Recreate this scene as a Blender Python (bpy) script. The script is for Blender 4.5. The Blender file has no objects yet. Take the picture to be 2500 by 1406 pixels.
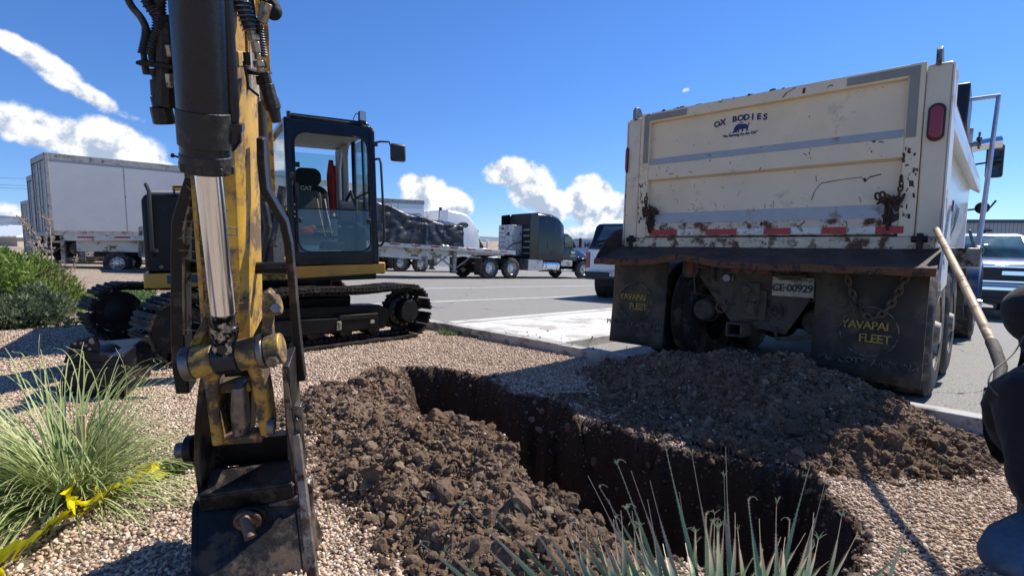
import bpy, bmesh, math, random
import numpy as np
from mathutils import Vector, Matrix, Euler
random.seed(7); RS = np.random.RandomState(11)
R = math.radians; pi = math.pi
scene = bpy.context.scene; col = scene.collection
# ------------------------------------------------------------------ camera
EYE = 1.0; FPX = 1265.0; PITCH = R(5.2)
cd = bpy.data.cameras.new("camera"); cam = bpy.data.objects.new("camera", cd); col.objects.link(cam)
cam.location = (0, 0, EYE); cam.rotation_euler = (R(90) - PITCH, 0, 0)
cd.sensor_width = 36; cd.lens = 36 * FPX / 2500; cd.clip_start = 0.05; cd.clip_end = 20000
scene.camera = cam
SUN_AZ, SUN_EL = R(55), R(50)
# ------------------------------------------------------------------ light
sd = bpy.data.lights.new("sun", 'SUN'); so = bpy.data.objects.new("sun", sd); col.objects.link(so)
sd.energy = 5.0; sd.angle = R(0.53); sd.color = (1.0, 0.955, 0.88)
sv = Vector((math.sin(SUN_AZ) * math.cos(SUN_EL), math.cos(SUN_AZ) * math.cos(SUN_EL), math.sin(SUN_EL)))
so.rotation_euler = sv.to_track_quat('Z', 'Y').to_euler(); so.location = (20, 20, 40)
scene.view_settings.view_transform = 'Standard'; scene.view_settings.look = 'None'
scene.view_settings.exposure = 0.42; scene.view_settings.gamma = 1.0
SKY = 0.088

class NT:
    def __init__(s, nt): s.nt = nt
    def n(s, t, **kw):
        nd = s.nt.nodes.new(t)
        for k, v in kw.items():
            if k.startswith('_'): setattr(nd, k[1:], v)
            else:
                key = int(k[1:]) if k[0] == 'i' and k[1:].isdigit() else k.replace('__', ' ')
                if hasattr(v, 'is_output') or isinstance(v, bpy.types.NodeSocket): s.nt.links.new(v, nd.inputs[key])
                else: nd.inputs[key].default_value = v
        return nd
    def m(s, op, a, b=0.0, c=0.0, clamp=False):
        nd = s.n('ShaderNodeMath', _operation=op, i0=a, i1=b, i2=c); nd.use_clamp = clamp; return nd.outputs[0]
    def mix(s, f, a, b, blend='MIX'):
        nd = s.nt.nodes.new('ShaderNodeMix'); nd.data_type = 'RGBA'; nd.blend_type = blend
        for i, v in ((0, f), (6, a), (7, b)):
            if isinstance(v, bpy.types.NodeSocket): s.nt.links.new(v, nd.inputs[i])
            else: nd.inputs[i].default_value = v if i == 0 else (*v[:3], 1)
        return nd.outputs[2]
    def sstep(s, v, a, b, lo=0.0, hi=1.0):
        nd = s.nt.nodes.new('ShaderNodeMapRange'); nd.interpolation_type = 'SMOOTHSTEP'
        s.nt.links.new(v, nd.inputs[0])
        for i, q in ((1, a), (2, b), (3, lo), (4, hi)): nd.inputs[i].default_value = q
        return nd.outputs[0]
    def noise(s, vec, scale, det=4, rough=0.55, dist=0.0):
        return s.n('ShaderNodeTexNoise', Vector=vec, Scale=scale, Detail=det, Roughness=rough, Distortion=dist).outputs[0]

# ------------------------------------------------------------------ sky with fair weather clouds
world = bpy.data.worlds.new("World"); scene.world = world; world.use_nodes = True
w = NT(world.node_tree); world.node_tree.nodes.clear()
sky = w.n('ShaderNodeTexSky', _sky_type='NISHITA'); sky.sun_disc = False
sky.sun_elevation = SUN_EL; sky.sun_rotation = SUN_AZ; sky.altitude = 1500; sky.air_density = 1.0; sky.dust_density = 0.0; sky.ozone_density = 3.0
tc = w.n('ShaderNodeTexCoord').outputs['Generated']
sx = w.n('ShaderNodeSeparateXYZ', Vector=tc)
az = w.m('ARCTAN2', sx.outputs[0], sx.outputs[1]); el = w.m('ARCSINE', sx.outputs[2])
cv = w.n('ShaderNodeCombineXYZ', X=az, Y=el, Z=0.0).outputs[0]
nz = w.noise(cv, 7.0, 7, 0.6); n2 = w.noise(cv, 22.0, 8, 0.58)
def blob(px, py, wpx, hpx, k=1.0, tilt=0.0):
    X = (px - 1250) / FPX; Y = -(py - 703) / FPX
    yy = math.cos(PITCH) + Y * math.sin(PITCH); zz = -math.sin(PITCH) + Y * math.cos(PITCH)
    a0 = math.atan2(X, yy); e0 = math.atan2(zz, math.hypot(X, yy))
    c = math.cos(a0); sa = wpx / FPX * c * c; se = hpx / FPX * c
    da = w.m('SUBTRACT', az, a0); de = w.m('SUBTRACT', el, e0)
    if tilt:
        ct, st = math.cos(tilt), math.sin(tilt)
        da, de = w.m('ADD', w.m('MULTIPLY', da, ct), w.m('MULTIPLY', de, st)), w.m('SUBTRACT', w.m('MULTIPLY', de, ct), w.m('MULTIPLY', da, st))
    u = w.m('DIVIDE', da, sa); v = w.m('DIVIDE', de, se)
    r2 = w.m('ADD', w.m('MULTIPLY', u, u), w.m('MULTIPLY', v, v))
    return w.m('MULTIPLY', w.m('SUBTRACT', 1.0, r2), k), v
B = [(40,110,70,22,.8,-.4),(130,170,95,30,.8,-.6),(225,235,85,22,.7,-.5),(320,285,40,12,.5,-.3),
     (20,290,90,52,1.1,0),(130,325,130,52,1.2,-.2),(280,365,135,68,1.2,-.25),(360,410,70,35,.9,-.2),
     (30,520,80,28,.8,0),(1040,480,62,50,1.25,0),(1095,500,66,42,1.1,0),(1010,450,40,26,.9,0),
     (1248,422,70,42,1.4,0),(1300,462,70,56,1.4,-.2),(1345,500,70,46,1.3,-.2),(1440,490,72,66,1.5,0),(1485,530,90,70,1.4,0),
     (1400,575,90,28,.9,0),(1675,221,11,6,.6,0),(1480,570,100,35,.9,0),(2600,900,10,10,.1,0),(-700,350,300,60,1.0,0),(3600,300,400,80,1.0,0)]
dens = None; vv = None
for b in B:
    d, v = blob(*b)
    if dens is None: dens, vv = d, w.m('MULTIPLY', v, w.m('MAXIMUM', d, 0.0))
    else:
        vv = w.m('ADD', vv, w.m('MULTIPLY', v, w.m('MAXIMUM', d, 0.0))); dens = w.m('MAXIMUM', dens, d)
dd = w.m('ADD', dens, w.m('ADD', w.m('MULTIPLY', w.m('SUBTRACT', nz, 0.5), 2.2), w.m('MULTIPLY', w.m('SUBTRACT', n2, 0.5), 1.9)))
cm = w.m('POWER', w.sstep(dd, -0.08, 0.62), 1.2)
# wispy thin edges get less cover; undersides are a bit greyer
n3 = w.noise(w.n('ShaderNodeVectorMath', _operation='ADD', i0=cv, i1=(.006, .012, 0)).outputs[0], 26.0, 6, 0.62)
rel = w.m('MULTIPLY', w.m('SUBTRACT', n2, n3), 4.0)
shade = w.sstep(w.m('ADD', w.m('ADD', w.m('MULTIPLY', vv, 0.8), rel), w.m('MULTIPLY', w.m('SUBTRACT', nz, .5), 1.0)), -0.65, 0.3)
ccol = w.mix(shade, (3.9, 4.7, 6.1), (8.9, 9.0, 9.0))
hz_ = w.sstep(el, .0, .40)
hsv = w.mix(1.0, sky.outputs[0], w.mix(hz_, (.62, .84, 1.20), (.62, .98, 1.46)), 'MULTIPLY')
fin = w.mix(w.m('MULTIPLY', cm, 0.97), hsv, ccol)
bg = w.n('ShaderNodeBackground', Color=fin, Strength=SKY)
wo = w.n('ShaderNodeOutputWorld'); world.node_tree.links.new(bg.outputs[0], wo.inputs[0])

# ------------------------------------------------------------------ world helpers
WD = Vector((.695, .72, 0)).normalized(); RD = Vector((WD.y, -WD.x, 0))      # down-slope axis and the axis to its right
SL = 0.047
def sv_(x, y): return x * WD.x + y * WD.y, x * RD.x + y * RD.y
def gz(x, y):
    """ground level (the lot falls gently away to the upper right)"""
    x = np.asarray(x, float); y = np.asarray(y, float)
    s = x * WD.x + y * WD.y
    t = np.clip((s + 6) / 6, 0, 1); s1 = np.where(s < 0, -6 + 6 * t, s); s1 = np.clip(s1, -3, None)
    z = -SL * np.minimum(s1, 45 + 0 * s)
    rise = np.clip((-x - 5) / 9, 0, 1); rise = rise * rise * (3 - 2 * rise)
    return z + 0.22 * rise
def gzf(x, y): return float(gz(x, y))
def ray(px, py):
    X = (px - 1250) / FPX; Y = -(py - 703) / FPX
    return Vector((X, math.cos(PITCH) + Y * math.sin(PITCH), -math.sin(PITCH) + Y * math.cos(PITCH)))
def P(px, py, d):
    r = ray(px, py); return Vector((0, 0, EYE)) + r * (d / r.y)
def G(px, py, h=0.0):
    r = ray(px, py); t = 1.0
    for _ in range(60):
        q = Vector((0, 0, EYE)) + r * t
        t += (q.z - gzf(q.x, q.y) - h) / max(-r.z, 1e-3) * 0.8
    return Vector((0, 0, EYE)) + r * t

def tag(o, label=None, cat=None, group=None, kind=None):
    if label: o['label'] = label
    if cat: o['category'] = cat
    if group: o['group'] = group
    if kind: o['kind'] = kind
    return o
def frame(x, y, az, z=None, tilt=True):
    """frame on the ground: +X points to azimuth az (degrees right of +Y), +Y left, +Z up along the slope's normal"""
    z = gzf(x, y) if z is None else z
    f = Vector((math.sin(R(az)), math.cos(R(az)), 0))
    if tilt:
        e = 0.8
        f.z = (gzf(x + f.x * e, y + f.y * e) - gzf(x - f.x * e, y - f.y * e)) / (2 * e)
        l = Vector((-f.y, f.x, 0)); l.z = (gzf(x + l.x * e, y + l.y * e) - gzf(x - l.x * e, y - l.y * e)) / (2 * e)
        f.normalize(); u = f.cross(l).normalized(); l = u.cross(f)
    else:
        l = Vector((-f.y, f.x, 0)); u = Vector((0, 0, 1))
    return Matrix(((f.x, l.x, u.x, x), (f.y, l.y, u.y, y), (f.z, l.z, u.z, z), (0, 0, 0, 1)))
def empty(name, M, label, cat, group=None):
    o = bpy.data.objects.new(name, None); col.objects.link(o); o.matrix_world = M; o.empty_display_size = .2
    return tag(o, label, cat, group)
MW = {}
def copy_tree(o, M=None, parent=None, **kw):
    c = o.copy(); col.objects.link(c)
    if parent is not None: c.parent = parent
    if M is not None: c.matrix_world = M
    for ch in list(o.children): copy_tree(ch, None, c)
    return tag(c, **kw) if kw else c

SPLIT = {'corner_tape', 'red_reflective_tape', 'white_reflective_tape', 'swing_hose', 'side_extender', 'headliner', 'marker_lamp', 'panel_bolt', 'inner_trim', 'side_lining', 'window', 'warning_decal',
         'roller', 'tail_lamp', 'side_window', 'lamp_cup', 'crossarm', 'coupler_plate', 'air_hose', 'air_lines', 'tarp_cover', 'joystick', 'beam_slope', 'mud_flap', 'tank_strap', 'lock_rod', 'drive_bolts', 'back_rungs', 'side_vent', 'side_link', 'glass_clip', 'wear_strip', 'upper_hinge', 'grab_rail', 'rear_post', 'red_tape', 'white_tape', 'mirror_arm', 'door_window_frame', 'bracket_hose', 'ear_hole', 'cab_step', 'grille_bars'}
class MB:
    """collects geometry in a local frame, links it as ONE mesh object"""
    def __init__(s, M=None): s.v = []; s.f = []; s.mi = []; s.M = M or Matrix(); s.cur = 0; s.T = Matrix()
    def add(s, vs, fs):
        o = len(s.v); T = s.T
        s.v += [T @ Vector(p) for p in vs]; s.f += [tuple(i + o for i in f) for f in fs]; s.mi += [s.cur] * len(fs); return s
    def box(s, c, d, rot=None, taper=None):
        hx, hy, hz = d[0] / 2, d[1] / 2, d[2] / 2; tx, ty = taper or (1, 1)
        vs = [Vector((x * hx * (tx if z > 0 else 1), y * hy * (ty if z > 0 else 1), z * hz)) for z in (-1, 1) for y in (-1, 1) for x in (-1, 1)]
        if rot is not None:
            Q = Euler(rot).to_matrix() if not isinstance(rot, Matrix) else rot
            vs = [Q @ q for q in vs]
        vs = [q + Vector(c) for q in vs]
        return s.add(vs, [(0, 2, 3, 1), (4, 5, 7, 6), (0, 1, 5, 4), (2, 6, 7, 3), (0, 4, 6, 2), (1, 3, 7, 5)])
    def bx(s, a, b):
        return s.box([(a[i] + b[i]) / 2 for i in range(3)], [abs(b[i] - a[i]) for i in range(3)])
    def bar(s, a, b, w_, h_, up=(0, 0, 1)):
        a, b = Vector(a), Vector(b); d = b - a; L = d.length; d.normalize(); y = Vector(up).cross(d)
        if y.length < 1e-4: y = Vector((0, 1, 0)).cross(d)
        y.normalize(); z = d.cross(y); Q = Matrix((d, y, z)).transposed()
        return s.box((a + b) / 2, (L, w_, h_), Q)
    def tube(s, a, b, r, r2=None, n=16, caps=True):
        return s.path([a, b], [r, r if r2 is None else r2], n, caps)
    def path(s, pts, r, n=10, caps=True, closed=False):
        pts = [Vector(p) for p in pts]; m = len(pts); rr = list(r) if hasattr(r, '__len__') else [r] * m
        vs = []; fs = []; prev = None
        for i, p in enumerate(pts):
            if closed: t = pts[(i + 1) % m] - pts[i - 1]
            else: t = pts[min(i + 1, m - 1)] - pts[max(i - 1, 0)]
            if t.length < 1e-9: t = Vector((0, 0, 1))
            t.normalize()
            if prev is None:
                a = Vector((0, 0, 1)) if abs(t.z) < .9 else Vector((1, 0, 0))
                prev = t.cross(a).normalized()
            u = (prev - t * prev.dot(t)); u = u.normalized() if u.length > 1e-6 else t.orthogonal().normalized(); prev = u; v = t.cross(u)
            for k in range(n):
                an = 2 * pi * k / n; vs.append(p + (u * math.cos(an) + v * math.sin(an)) * rr[i])
        for i in range(m if closed else m - 1):
            j = (i + 1) % m
            for k in range(n):
                k2 = (k + 1) % n; fs.append((i * n + k, i * n + k2, j * n + k2, j * n + k))
        if caps and not closed: fs += [tuple(range(n - 1, -1, -1)), tuple((m - 1) * n + k for k in range(n))]
        return s.add(vs, fs)
    def prism(s, poly, a, b, ax='y'):
        """polygon in the plane across axis ax (y: (x,z), x: (y,z), z: (x,y)) swept from a to b"""
        m = len(poly); mk = {'y': lambda p, t: (p[0], t, p[1]), 'x': lambda p, t: (t, p[0], p[1]), 'z': lambda p, t: (p[0], p[1], t)}[ax]
        vs = [mk(p, a) for p in poly] + [mk(p, b) for p in poly]
        fs = [tuple(range(m)), tuple(range(2 * m - 1, m - 1, -1))] + [(i, i + m, (i + 1) % m + m, (i + 1) % m) for i in range(m)]
        return s.add(vs, fs)
    def poly3(s, pts, off):
        pts = [Vector(p) for p in pts]; off = Vector(off); m = len(pts)
        vs = pts + [p + off for p in pts]
        return s.add(vs, [tuple(range(m)), tuple(range(2 * m - 1, m - 1, -1))] + [(i, i + m, (i + 1) % m + m, (i + 1) % m) for i in range(m)])
    def loft(s, secs, caps=True):
        m = len(secs[0]); vs = [p for q in secs for p in q]; fs = []
        for i in range(len(secs) - 1):
            for k in range(m): fs.append((i * m + k, i * m + (k + 1) % m, (i + 1) * m + (k + 1) % m, (i + 1) * m + k))
        if caps: fs += [tuple(range(m - 1, -1, -1)), tuple((len(secs) - 1) * m + k for k in range(m))]
        return s.add(vs, fs)
    def lathe(s, prof, c=(0, 0, 0), axis='y', n=28, caps=True):
        """prof: (radius, along axis)"""
        vs = []; m = len(prof)
        for r, t in prof:
            for k in range(n):
                a = 2 * pi * k / n; u, v = r * math.cos(a), r * math.sin(a)
                q = {'y': (u, t, v), 'x': (t, u, v), 'z': (u, v, t)}[axis]; vs.append(Vector(q) + Vector(c))
        fs = [(i * n + k, i * n + (k + 1) % n, (i + 1) * n + (k + 1) % n, (i + 1) * n + k) for i in range(m - 1) for k in range(n)]
        fs += [tuple(range(n - 1, -1, -1)), tuple((m - 1) * n + k for k in range(n))] if caps else []
        return s.add(vs, fs)
    def ring(s, R_, r, c, Q=None, n=18, k=8, sx=1.0):
        Q = Q or Matrix.Identity(3)
        return s.path([Vector(c) + Q @ Vector((sx * R_ * math.cos(2 * pi * i / n), R_ * math.sin(2 * pi * i / n), 0)) for i in range(n)], r, k, closed=True)
    def ball(s, c, r, sc=(1, 1, 1), seg=12, rg=8):
        vs = []; fs = []; c = Vector(c)
        for i in range(rg + 1):
            th = pi * i / rg
            for k in range(seg):
                a = 2 * pi * k / seg; vs.append(c + Vector((r * sc[0] * math.sin(th) * math.cos(a), r * sc[1] * math.sin(th) * math.sin(a), r * sc[2] * math.cos(th))))
        for i in range(rg):
            for k in range(seg): fs.append((i * seg + k, (i + 1) * seg + k, (i + 1) * seg + (k + 1) % seg, i * seg + (k + 1) % seg))
        return s.add(vs, fs)
    def islands(s):
        p = list(range(len(s.v)))
        def fd(a):
            while p[a] != a: p[a] = p[p[a]]; a = p[a]
            return a
        for f in s.f:
            for b in f[1:]: p[fd(b)] = fd(f[0])
        out = {}
        for i, f in enumerate(s.f): out.setdefault(fd(f[0]), []).append(i)
        return list(out.values())
    def build(s, name, mats, parent=None, **kw):
        if name in SPLIT and len(s.v):
            isl = s.islands()
            if 1 < len(isl) <= 60:
                for fi in isl:
                    q = MB(s.M); ids = sorted({i for f in fi for i in s.f[f]}); m_ = {a: k for k, a in enumerate(ids)}
                    q.v = [s.v[i] for i in ids]; q.f = [tuple(m_[i] for i in s.f[f]) for f in fi]; q.mi = [s.mi[f] for f in fi]; o = q.build1(name, mats, parent, **kw)
                return o
        return s.build1(name, mats, parent, **kw)
    def build1(s, name, mats, parent=None, bev=0.0, smooth=35, label=None, origin=None, sub=0, solid=0):
        if not isinstance(mats, (list, tuple)): mats = [mats]
        me = bpy.data.meshes.new(name)
        W = s.M
        if parent is not None: T = parent_world(parent).inverted() @ W
        elif origin is not None: T = Matrix.Translation(-Vector(origin)) @ W
        else:
            ws = [W @ p for p in s.v]; lo = min(p.z for p in ws)
            origin = Vector((sum(p.x for p in ws) / len(ws), sum(p.y for p in ws) / len(ws), lo)); T = Matrix.Translation(-origin) @ W
        me.from_pydata([T @ p for p in s.v], [], s.f)
        for m_ in mats: me.materials.append(m_)
        if len(mats) > 1: me.polygons.foreach_set('material_index', s.mi)
        bm = bmesh.new(); bm.from_mesh(me); bmesh.ops.recalc_face_normals(bm, faces=bm.faces); bm.to_mesh(me); bm.free()
        if smooth:
            me.polygons.foreach_set('use_smooth', [True] * len(me.polygons)); me.set_sharp_from_angle(angle=R(smooth))
        o = bpy.data.objects.new(name, me); col.objects.link(o)
        if parent is not None: o.parent = parent
        else: o.location = origin
        MW[o.name] = parent_world(parent) if parent is not None else Matrix.Translation(origin)
        if solid:
            q = o.modifiers.new('s', 'SOLIDIFY'); q.thickness = solid; q.offset = 0
        if sub:
            q = o.modifiers.new('u', 'SUBSURF'); q.levels = sub; q.render_levels = sub
        if bev:
            q = o.modifiers.new('b', 'BEVEL'); q.width = bev; q.segments = 2; q.limit_method = 'ANGLE'; q.angle_limit = R(40); q.harden_normals = False
        if label: o['label'] = label
        return o
def parent_world(p):
    if p.name in MW: return MW[p.name]
    M = p.matrix_basis.copy()
    if p.parent is not None: M = parent_world(p.parent) @ M
    return M

def npmesh(name, V, F, mat, attrs=None, smooth=True, origin=(0, 0, 0), parent=None, mi=None):
    me = bpy.data.meshes.new(name); V = np.asarray(V, np.float32) - np.asarray(origin, np.float32); F = np.asarray(F, np.int32)
    k = F.shape[1]; me.vertices.add(len(V)); me.vertices.foreach_set('co', V.ravel())
    me.loops.add(F.size); me.loops.foreach_set('vertex_index', F.ravel())
    me.polygons.add(len(F)); me.polygons.foreach_set('loop_start', np.arange(0, F.size, k, dtype=np.int32))
    me.polygons.foreach_set('use_smooth', np.full(len(F), smooth))
    for m_ in (mat if isinstance(mat, (list, tuple)) else [mat]): me.materials.append(m_)
    if mi is not None: me.polygons.foreach_set('material_index', np.asarray(mi, np.int32))
    for an, av in (attrs or {}).items():
        a = me.attributes.new(an, 'FLOAT', 'POINT'); a.data.foreach_set('value', np.asarray(av, np.float32))
    me.update(calc_edges=True); me.validate()
    o = bpy.data.objects.new(name, me); col.objects.link(o); o.location = origin
    if parent is not None:
        o.parent = parent; o.matrix_basis = parent_world(parent).inverted() @ Matrix.Translation(origin)
    return o

_fonts = {}
def text(s, size, depth=0.002, shear=0.0, bold=0.0, sp=1.0):
    """text as mesh data (verts, faces) centred on the origin in the XY plane"""
    c = bpy.data.curves.new('t', 'FONT'); c.body = s; c.size = size; c.extrude = depth; c.align_x = 'CENTER'; c.align_y = 'CENTER'
    c.shear = shear; c.offset = bold; c.space_character = sp; c.resolution_u = 3
    o = bpy.data.objects.new('t', c); col.objects.link(o); dg = bpy.context.evaluated_depsgraph_get(); dg.update()
    me = bpy.data.meshes.new_from_object(o.evaluated_get(dg)); vs = [v.co.copy() for v in me.vertices]; fs = [tuple(p.vertices) for p in me.polygons]
    bpy.data.objects.remove(o); bpy.data.meshes.remove(me); bpy.data.curves.remove(c)
    return vs, fs
def put_text(mb, s, c, right, up, size, **kw):
    vs, fs = text(s, size, **kw); r = Vector(right).normalized(); u = Vector(up).normalized(); n = r.cross(u)
    mb.add([Vector(c) + r * v.x + u * v.y + n * v.z for v in vs], fs)

# ------------------------------------------------------------------ materials
MATS = {}
def mat(name, c, rough=.5, metal=0., var=.12, vs=6., bump=0., bs=60., dirt=None, dirt_amt=.3, dirt_scale=5., chips=None, chip_amt=.4, chip_scale=30., coat=0., spec=.5, zdirt=None, emit=None, alpha=None, trans=0., sheen=0.):
    m = bpy.data.materials.new(name); m.use_nodes = True; t = NT(m.node_tree); m.node_tree.nodes.clear()
    tcn = t.n('ShaderNodeTexCoord'); ob = tcn.outputs['Object']
    base = (*c, 1)
    n1 = t.noise(ob, vs, 5, .6)
    cc = t.mix(t.sstep(n1, .3, .7), tuple(q * (1 - var) for q in c), tuple(min(q * (1 + var), 1) for q in c))
    rg = t.m('MULTIPLY_ADD', n1, .16, rough - .08)
    if dirt:
        nd = t.noise(ob, dirt_scale, 7, .68); a = 1 - dirt_amt
        mk = t.sstep(nd, .25 + a * .42, .38 + a * .42)
        if zdirt:
            sp = t.n('ShaderNodeSeparateXYZ', Vector=ob).outputs[2]
            zz = t.sstep(sp, zdirt[1], zdirt[0]); mk = t.m('MAXIMUM', mk, t.m('MULTIPLY', zz, t.sstep(nd, .3, .6)))
        cc = t.mix(mk, cc, dirt); rg = t.m('MAXIMUM', rg, t.m('MULTIPLY', mk, .85))
    if chips:
        nc = t.noise(ob, chip_scale, 4, .6, .6); nb = t.noise(ob, chip_scale * .13, 3, .5)
        s_ = t.m('ADD', nc, t.m('MULTIPLY', nb, .55)); th = 1.10 - chip_amt * .3
        mk = t.sstep(s_, th, th + .03); cc = t.mix(mk, cc, chips); rg = t.m('MAXIMUM', rg, t.m('MULTIPLY', mk, .9))
    p = t.n('ShaderNodeBsdfPrincipled', Base__Color=cc, Roughness=rg, Metallic=metal)
    p.inputs['Coat Weight'].default_value = coat; p.inputs['Specular IOR Level'].default_value = spec; p.inputs['Coat Roughness'].default_value = .08
    if sheen: p.inputs['Sheen Weight'].default_value = sheen
    if trans: p.inputs['Transmission Weight'].default_value = trans
    if emit: p.inputs['Emission Color'].default_value = (*emit[:3], 1); p.inputs['Emission Strength'].default_value = emit[3]
    if bump:
        nb_ = t.noise(ob, bs, 6, .65)
        bn = t.n('ShaderNodeBump', Height=nb_, Strength=min(bump, 1.), Distance=.01 * max(bump, 1)); m.node_tree.links.new(bn.outputs[0], p.inputs['Normal'])
    o = t.n('ShaderNodeOutputMaterial'); m.node_tree.links.new(p.outputs[0], o.inputs[0])
    MATS[name] = m; return m
def glass(name, tint=(.8, .9, .88), mixf=.25, rough=.02):
    """thin pane: mostly clear with a mirror-like sheen that grows at grazing angles"""
    m = bpy.data.materials.new(name); m.use_nodes = True; t = NT(m.node_tree); m.node_tree.nodes.clear()
    fr = t.n('ShaderNodeFresnel', IOR=1.5).outputs[0]
    tr = t.n('ShaderNodeBsdfTransparent', Color=(*tint, 1)); gl = t.n('ShaderNodeBsdfGlossy', Color=(1, 1, 1, 1), Roughness=rough)
    f = t.m('ADD', t.m('MULTIPLY', fr, .8), mixf * .05, clamp=True)
    mx = t.n('ShaderNodeMixShader', i0=f, i1=tr.outputs[0], i2=gl.outputs[0])
    df = t.n('ShaderNodeBsdfDiffuse', Color=(.5, .5, .47, 1)); nz_ = t.noise(t.n('ShaderNodeTexCoord').outputs['Object'], 9, 5, .7)
    m2 = t.n('ShaderNodeMixShader', i0=t.m('MULTIPLY', nz_, .035), i1=mx.outputs[0], i2=df.outputs[0])
    o = t.n('ShaderNodeOutputMaterial'); m.node_tree.links.new(m2.outputs[0], o.inputs[0]); return m
MUD = (.105, .07, .045); DUST = (.30, .25, .19); RUST = (.10, .045, .022)
m_yellow = mat('machine yellow paint', (.58, .33, .045), .46, var=.16, dirt=(.16, .105, .06), dirt_amt=.50, dirt_scale=9, chips=(.05, .04, .035), chip_amt=.42, chip_scale=42, bump=.25, bs=35)
m_yellowd = mat('greasy yellow linkage paint', (.46, .28, .055), .42, metal=.15, var=.25, vs=14, dirt=(.10, .07, .045), dirt_amt=.60, dirt_scale=13, chips=(.20, .18, .16), chip_amt=.5, chip_scale=50, bump=.4, bs=45)
m_yellowc = mat('clean machine yellow paint', (.60, .32, .035), .38, var=.06, dirt=(.25, .19, .12), dirt_amt=.22, dirt_scale=4, coat=.2)
m_black = mat('machine black paint', (.006, .0065, .008), .36, spec=.3, var=.25, dirt=(.035, .03, .025), dirt_amt=.25, dirt_scale=6, bump=.08)
m_cabblk = mat('cab frame gloss black', (.004, .005, .010), .20, spec=.35, var=.2, dirt=(.06, .055, .05), dirt_amt=.14, dirt_scale=5)
m_cylblk = mat('scratched black cylinder paint', (.003, .006, .014), .28, spec=.5, var=.3, vs=20, dirt=(.022, .026, .032), dirt_amt=.14, dirt_scale=14, bump=.1)
m_chrome = mat('chromed rod', (.92, .92, .93), .19, metal=1., var=.0)
m_dullchrome = mat('greasy chrome', (.42, .41, .40), .28, metal=1., var=.2, dirt=(.02, .018, .015), dirt_amt=.55, dirt_scale=45)
m_steel = mat('worn steel', (.20, .19, .18), .42, metal=.85, var=.25, vs=18, dirt=(.07, .05, .04), dirt_amt=.42, dirt_scale=12, bump=.2)
m_darksteel = mat('dark oily steel', (.014, .013, .013), .42, metal=.2, spec=.35, var=.35, vs=12, dirt=(.10, .07, .05), dirt_amt=.33, dirt_scale=9, bump=.25)
m_bucket = mat('bucket paint worn dark', (.010, .009, .009), .46, spec=.35, var=.4, vs=9, dirt=(.085, .062, .045), dirt_amt=.52, dirt_scale=7, chips=(.16, .13, .11), chip_amt=.34, chip_scale=50, bump=.3)
m_worn = mat('bare worn steel edge', (.24, .20, .17), .50, metal=.5, var=.3, vs=30, dirt=(.09, .055, .035), dirt_amt=.5, dirt_scale=20, bump=.5, bs=80)
m_rubber = mat('black rubber', (.014, .014, .015), .72, spec=.3, var=.2, dirt=(.12, .10, .08), dirt_amt=.25, dirt_scale=7, bump=.15)
m_tire = mat('dusty tire rubber', (.035, .033, .031), .85, var=.2, dirt=(.16, .13, .10), dirt_amt=.40, dirt_scale=6, bump=.2)
m_track = mat('steel track caked with soil', (.016, .014, .013), .62, metal=.1, spec=.3, var=.3, dirt=(.075, .052, .036), dirt_amt=.42, dirt_scale=9, bump=.6, bs=40)
m_hose = mat('hydraulic hose', (.018, .018, .020), .55, var=.2, dirt=(.10, .08, .06), dirt_amt=.3, dirt_scale=15)
m_spring = mat('hose guard spring steel', (.32, .31, .29), .35, metal=.9, var=.2, dirt=(.10, .07, .05), dirt_amt=.35, dirt_scale=25)
m_brass = mat('plated fitting', (.42, .37, .27), .36, metal=.8, var=.2, dirt=(.10, .075, .05), dirt_amt=.4, dirt_scale=30)
m_fitdk = mat('dirty dark fitting', (.022, .021, .020), .5, metal=.3, var=.3, dirt=(.07, .055, .04), dirt_amt=.4, dirt_scale=25, bump=.3)
m_glass = glass('clear cab glass'); m_glass2 = glass('greenish auto glass', (.35, .45, .42), .6)
m_seat = mat('seat cloth black', (.014, .014, .015), .9, bump=.3, bs=200)
m_seatgrey = mat('seat panel grey', (.055, .065, .065), .6)
m_lightgrey = mat('interior light grey plastic', (.33, .34, .34), .6)
m_midgrey = mat('interior mid grey plastic', (.12, .125, .13), .6)
m_redcloth = mat('faded red cloth', (.30, .02, .02), .85, var=.3, bump=.5, bs=40)
m_orange = mat('orange safety cloth', (.75, .14, .04), .8, var=.3, bump=.5, bs=50)
m_cream = mat('cream truck paint', (.76, .65, .45), .38, var=.05, vs=3, dirt=(.52, .42, .27), dirt_amt=.22, dirt_scale=3.2, chips=(.05, .03, .02), chip_amt=.27, chip_scale=34, coat=.15, bump=.06)
m_creambt = mat('cream truck paint chipped to rust', (.66, .56, .39), .5, var=.1, vs=5, dirt=(.13, .06, .028), dirt_amt=.48, dirt_scale=8, chips=(.035, .02, .014), chip_amt=.62, chip_scale=34, bump=.2)
m_white = mat('white fleet paint', (.80, .80, .78), .30, var=.03, dirt=(.42, .36, .28), dirt_amt=.2, dirt_scale=3, coat=.3)
m_whitedirty = mat('grimy white panel', (.72, .72, .69), .45, var=.06, dirt=(.33, .27, .20), dirt_amt=.36, dirt_scale=4, chips=(.06, .04, .03), chip_amt=.30, chip_scale=24)
m_rust = mat('rusty dirt covered plate', (.040, .027, .022), .75, var=.4, vs=7, dirt=(.085, .05, .035), dirt_amt=.5, dirt_scale=5, bump=.8, bs=35)
m_rustedge = mat('orange rust edge', (.17, .075, .03), .8, var=.4, vs=14, dirt=(.05, .03, .02), dirt_amt=.5, dirt_scale=14, bump=.6, bs=60)
m_tapegrey = mat('grey tape', (.26, .25, .22), .6, var=.1)
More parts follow.
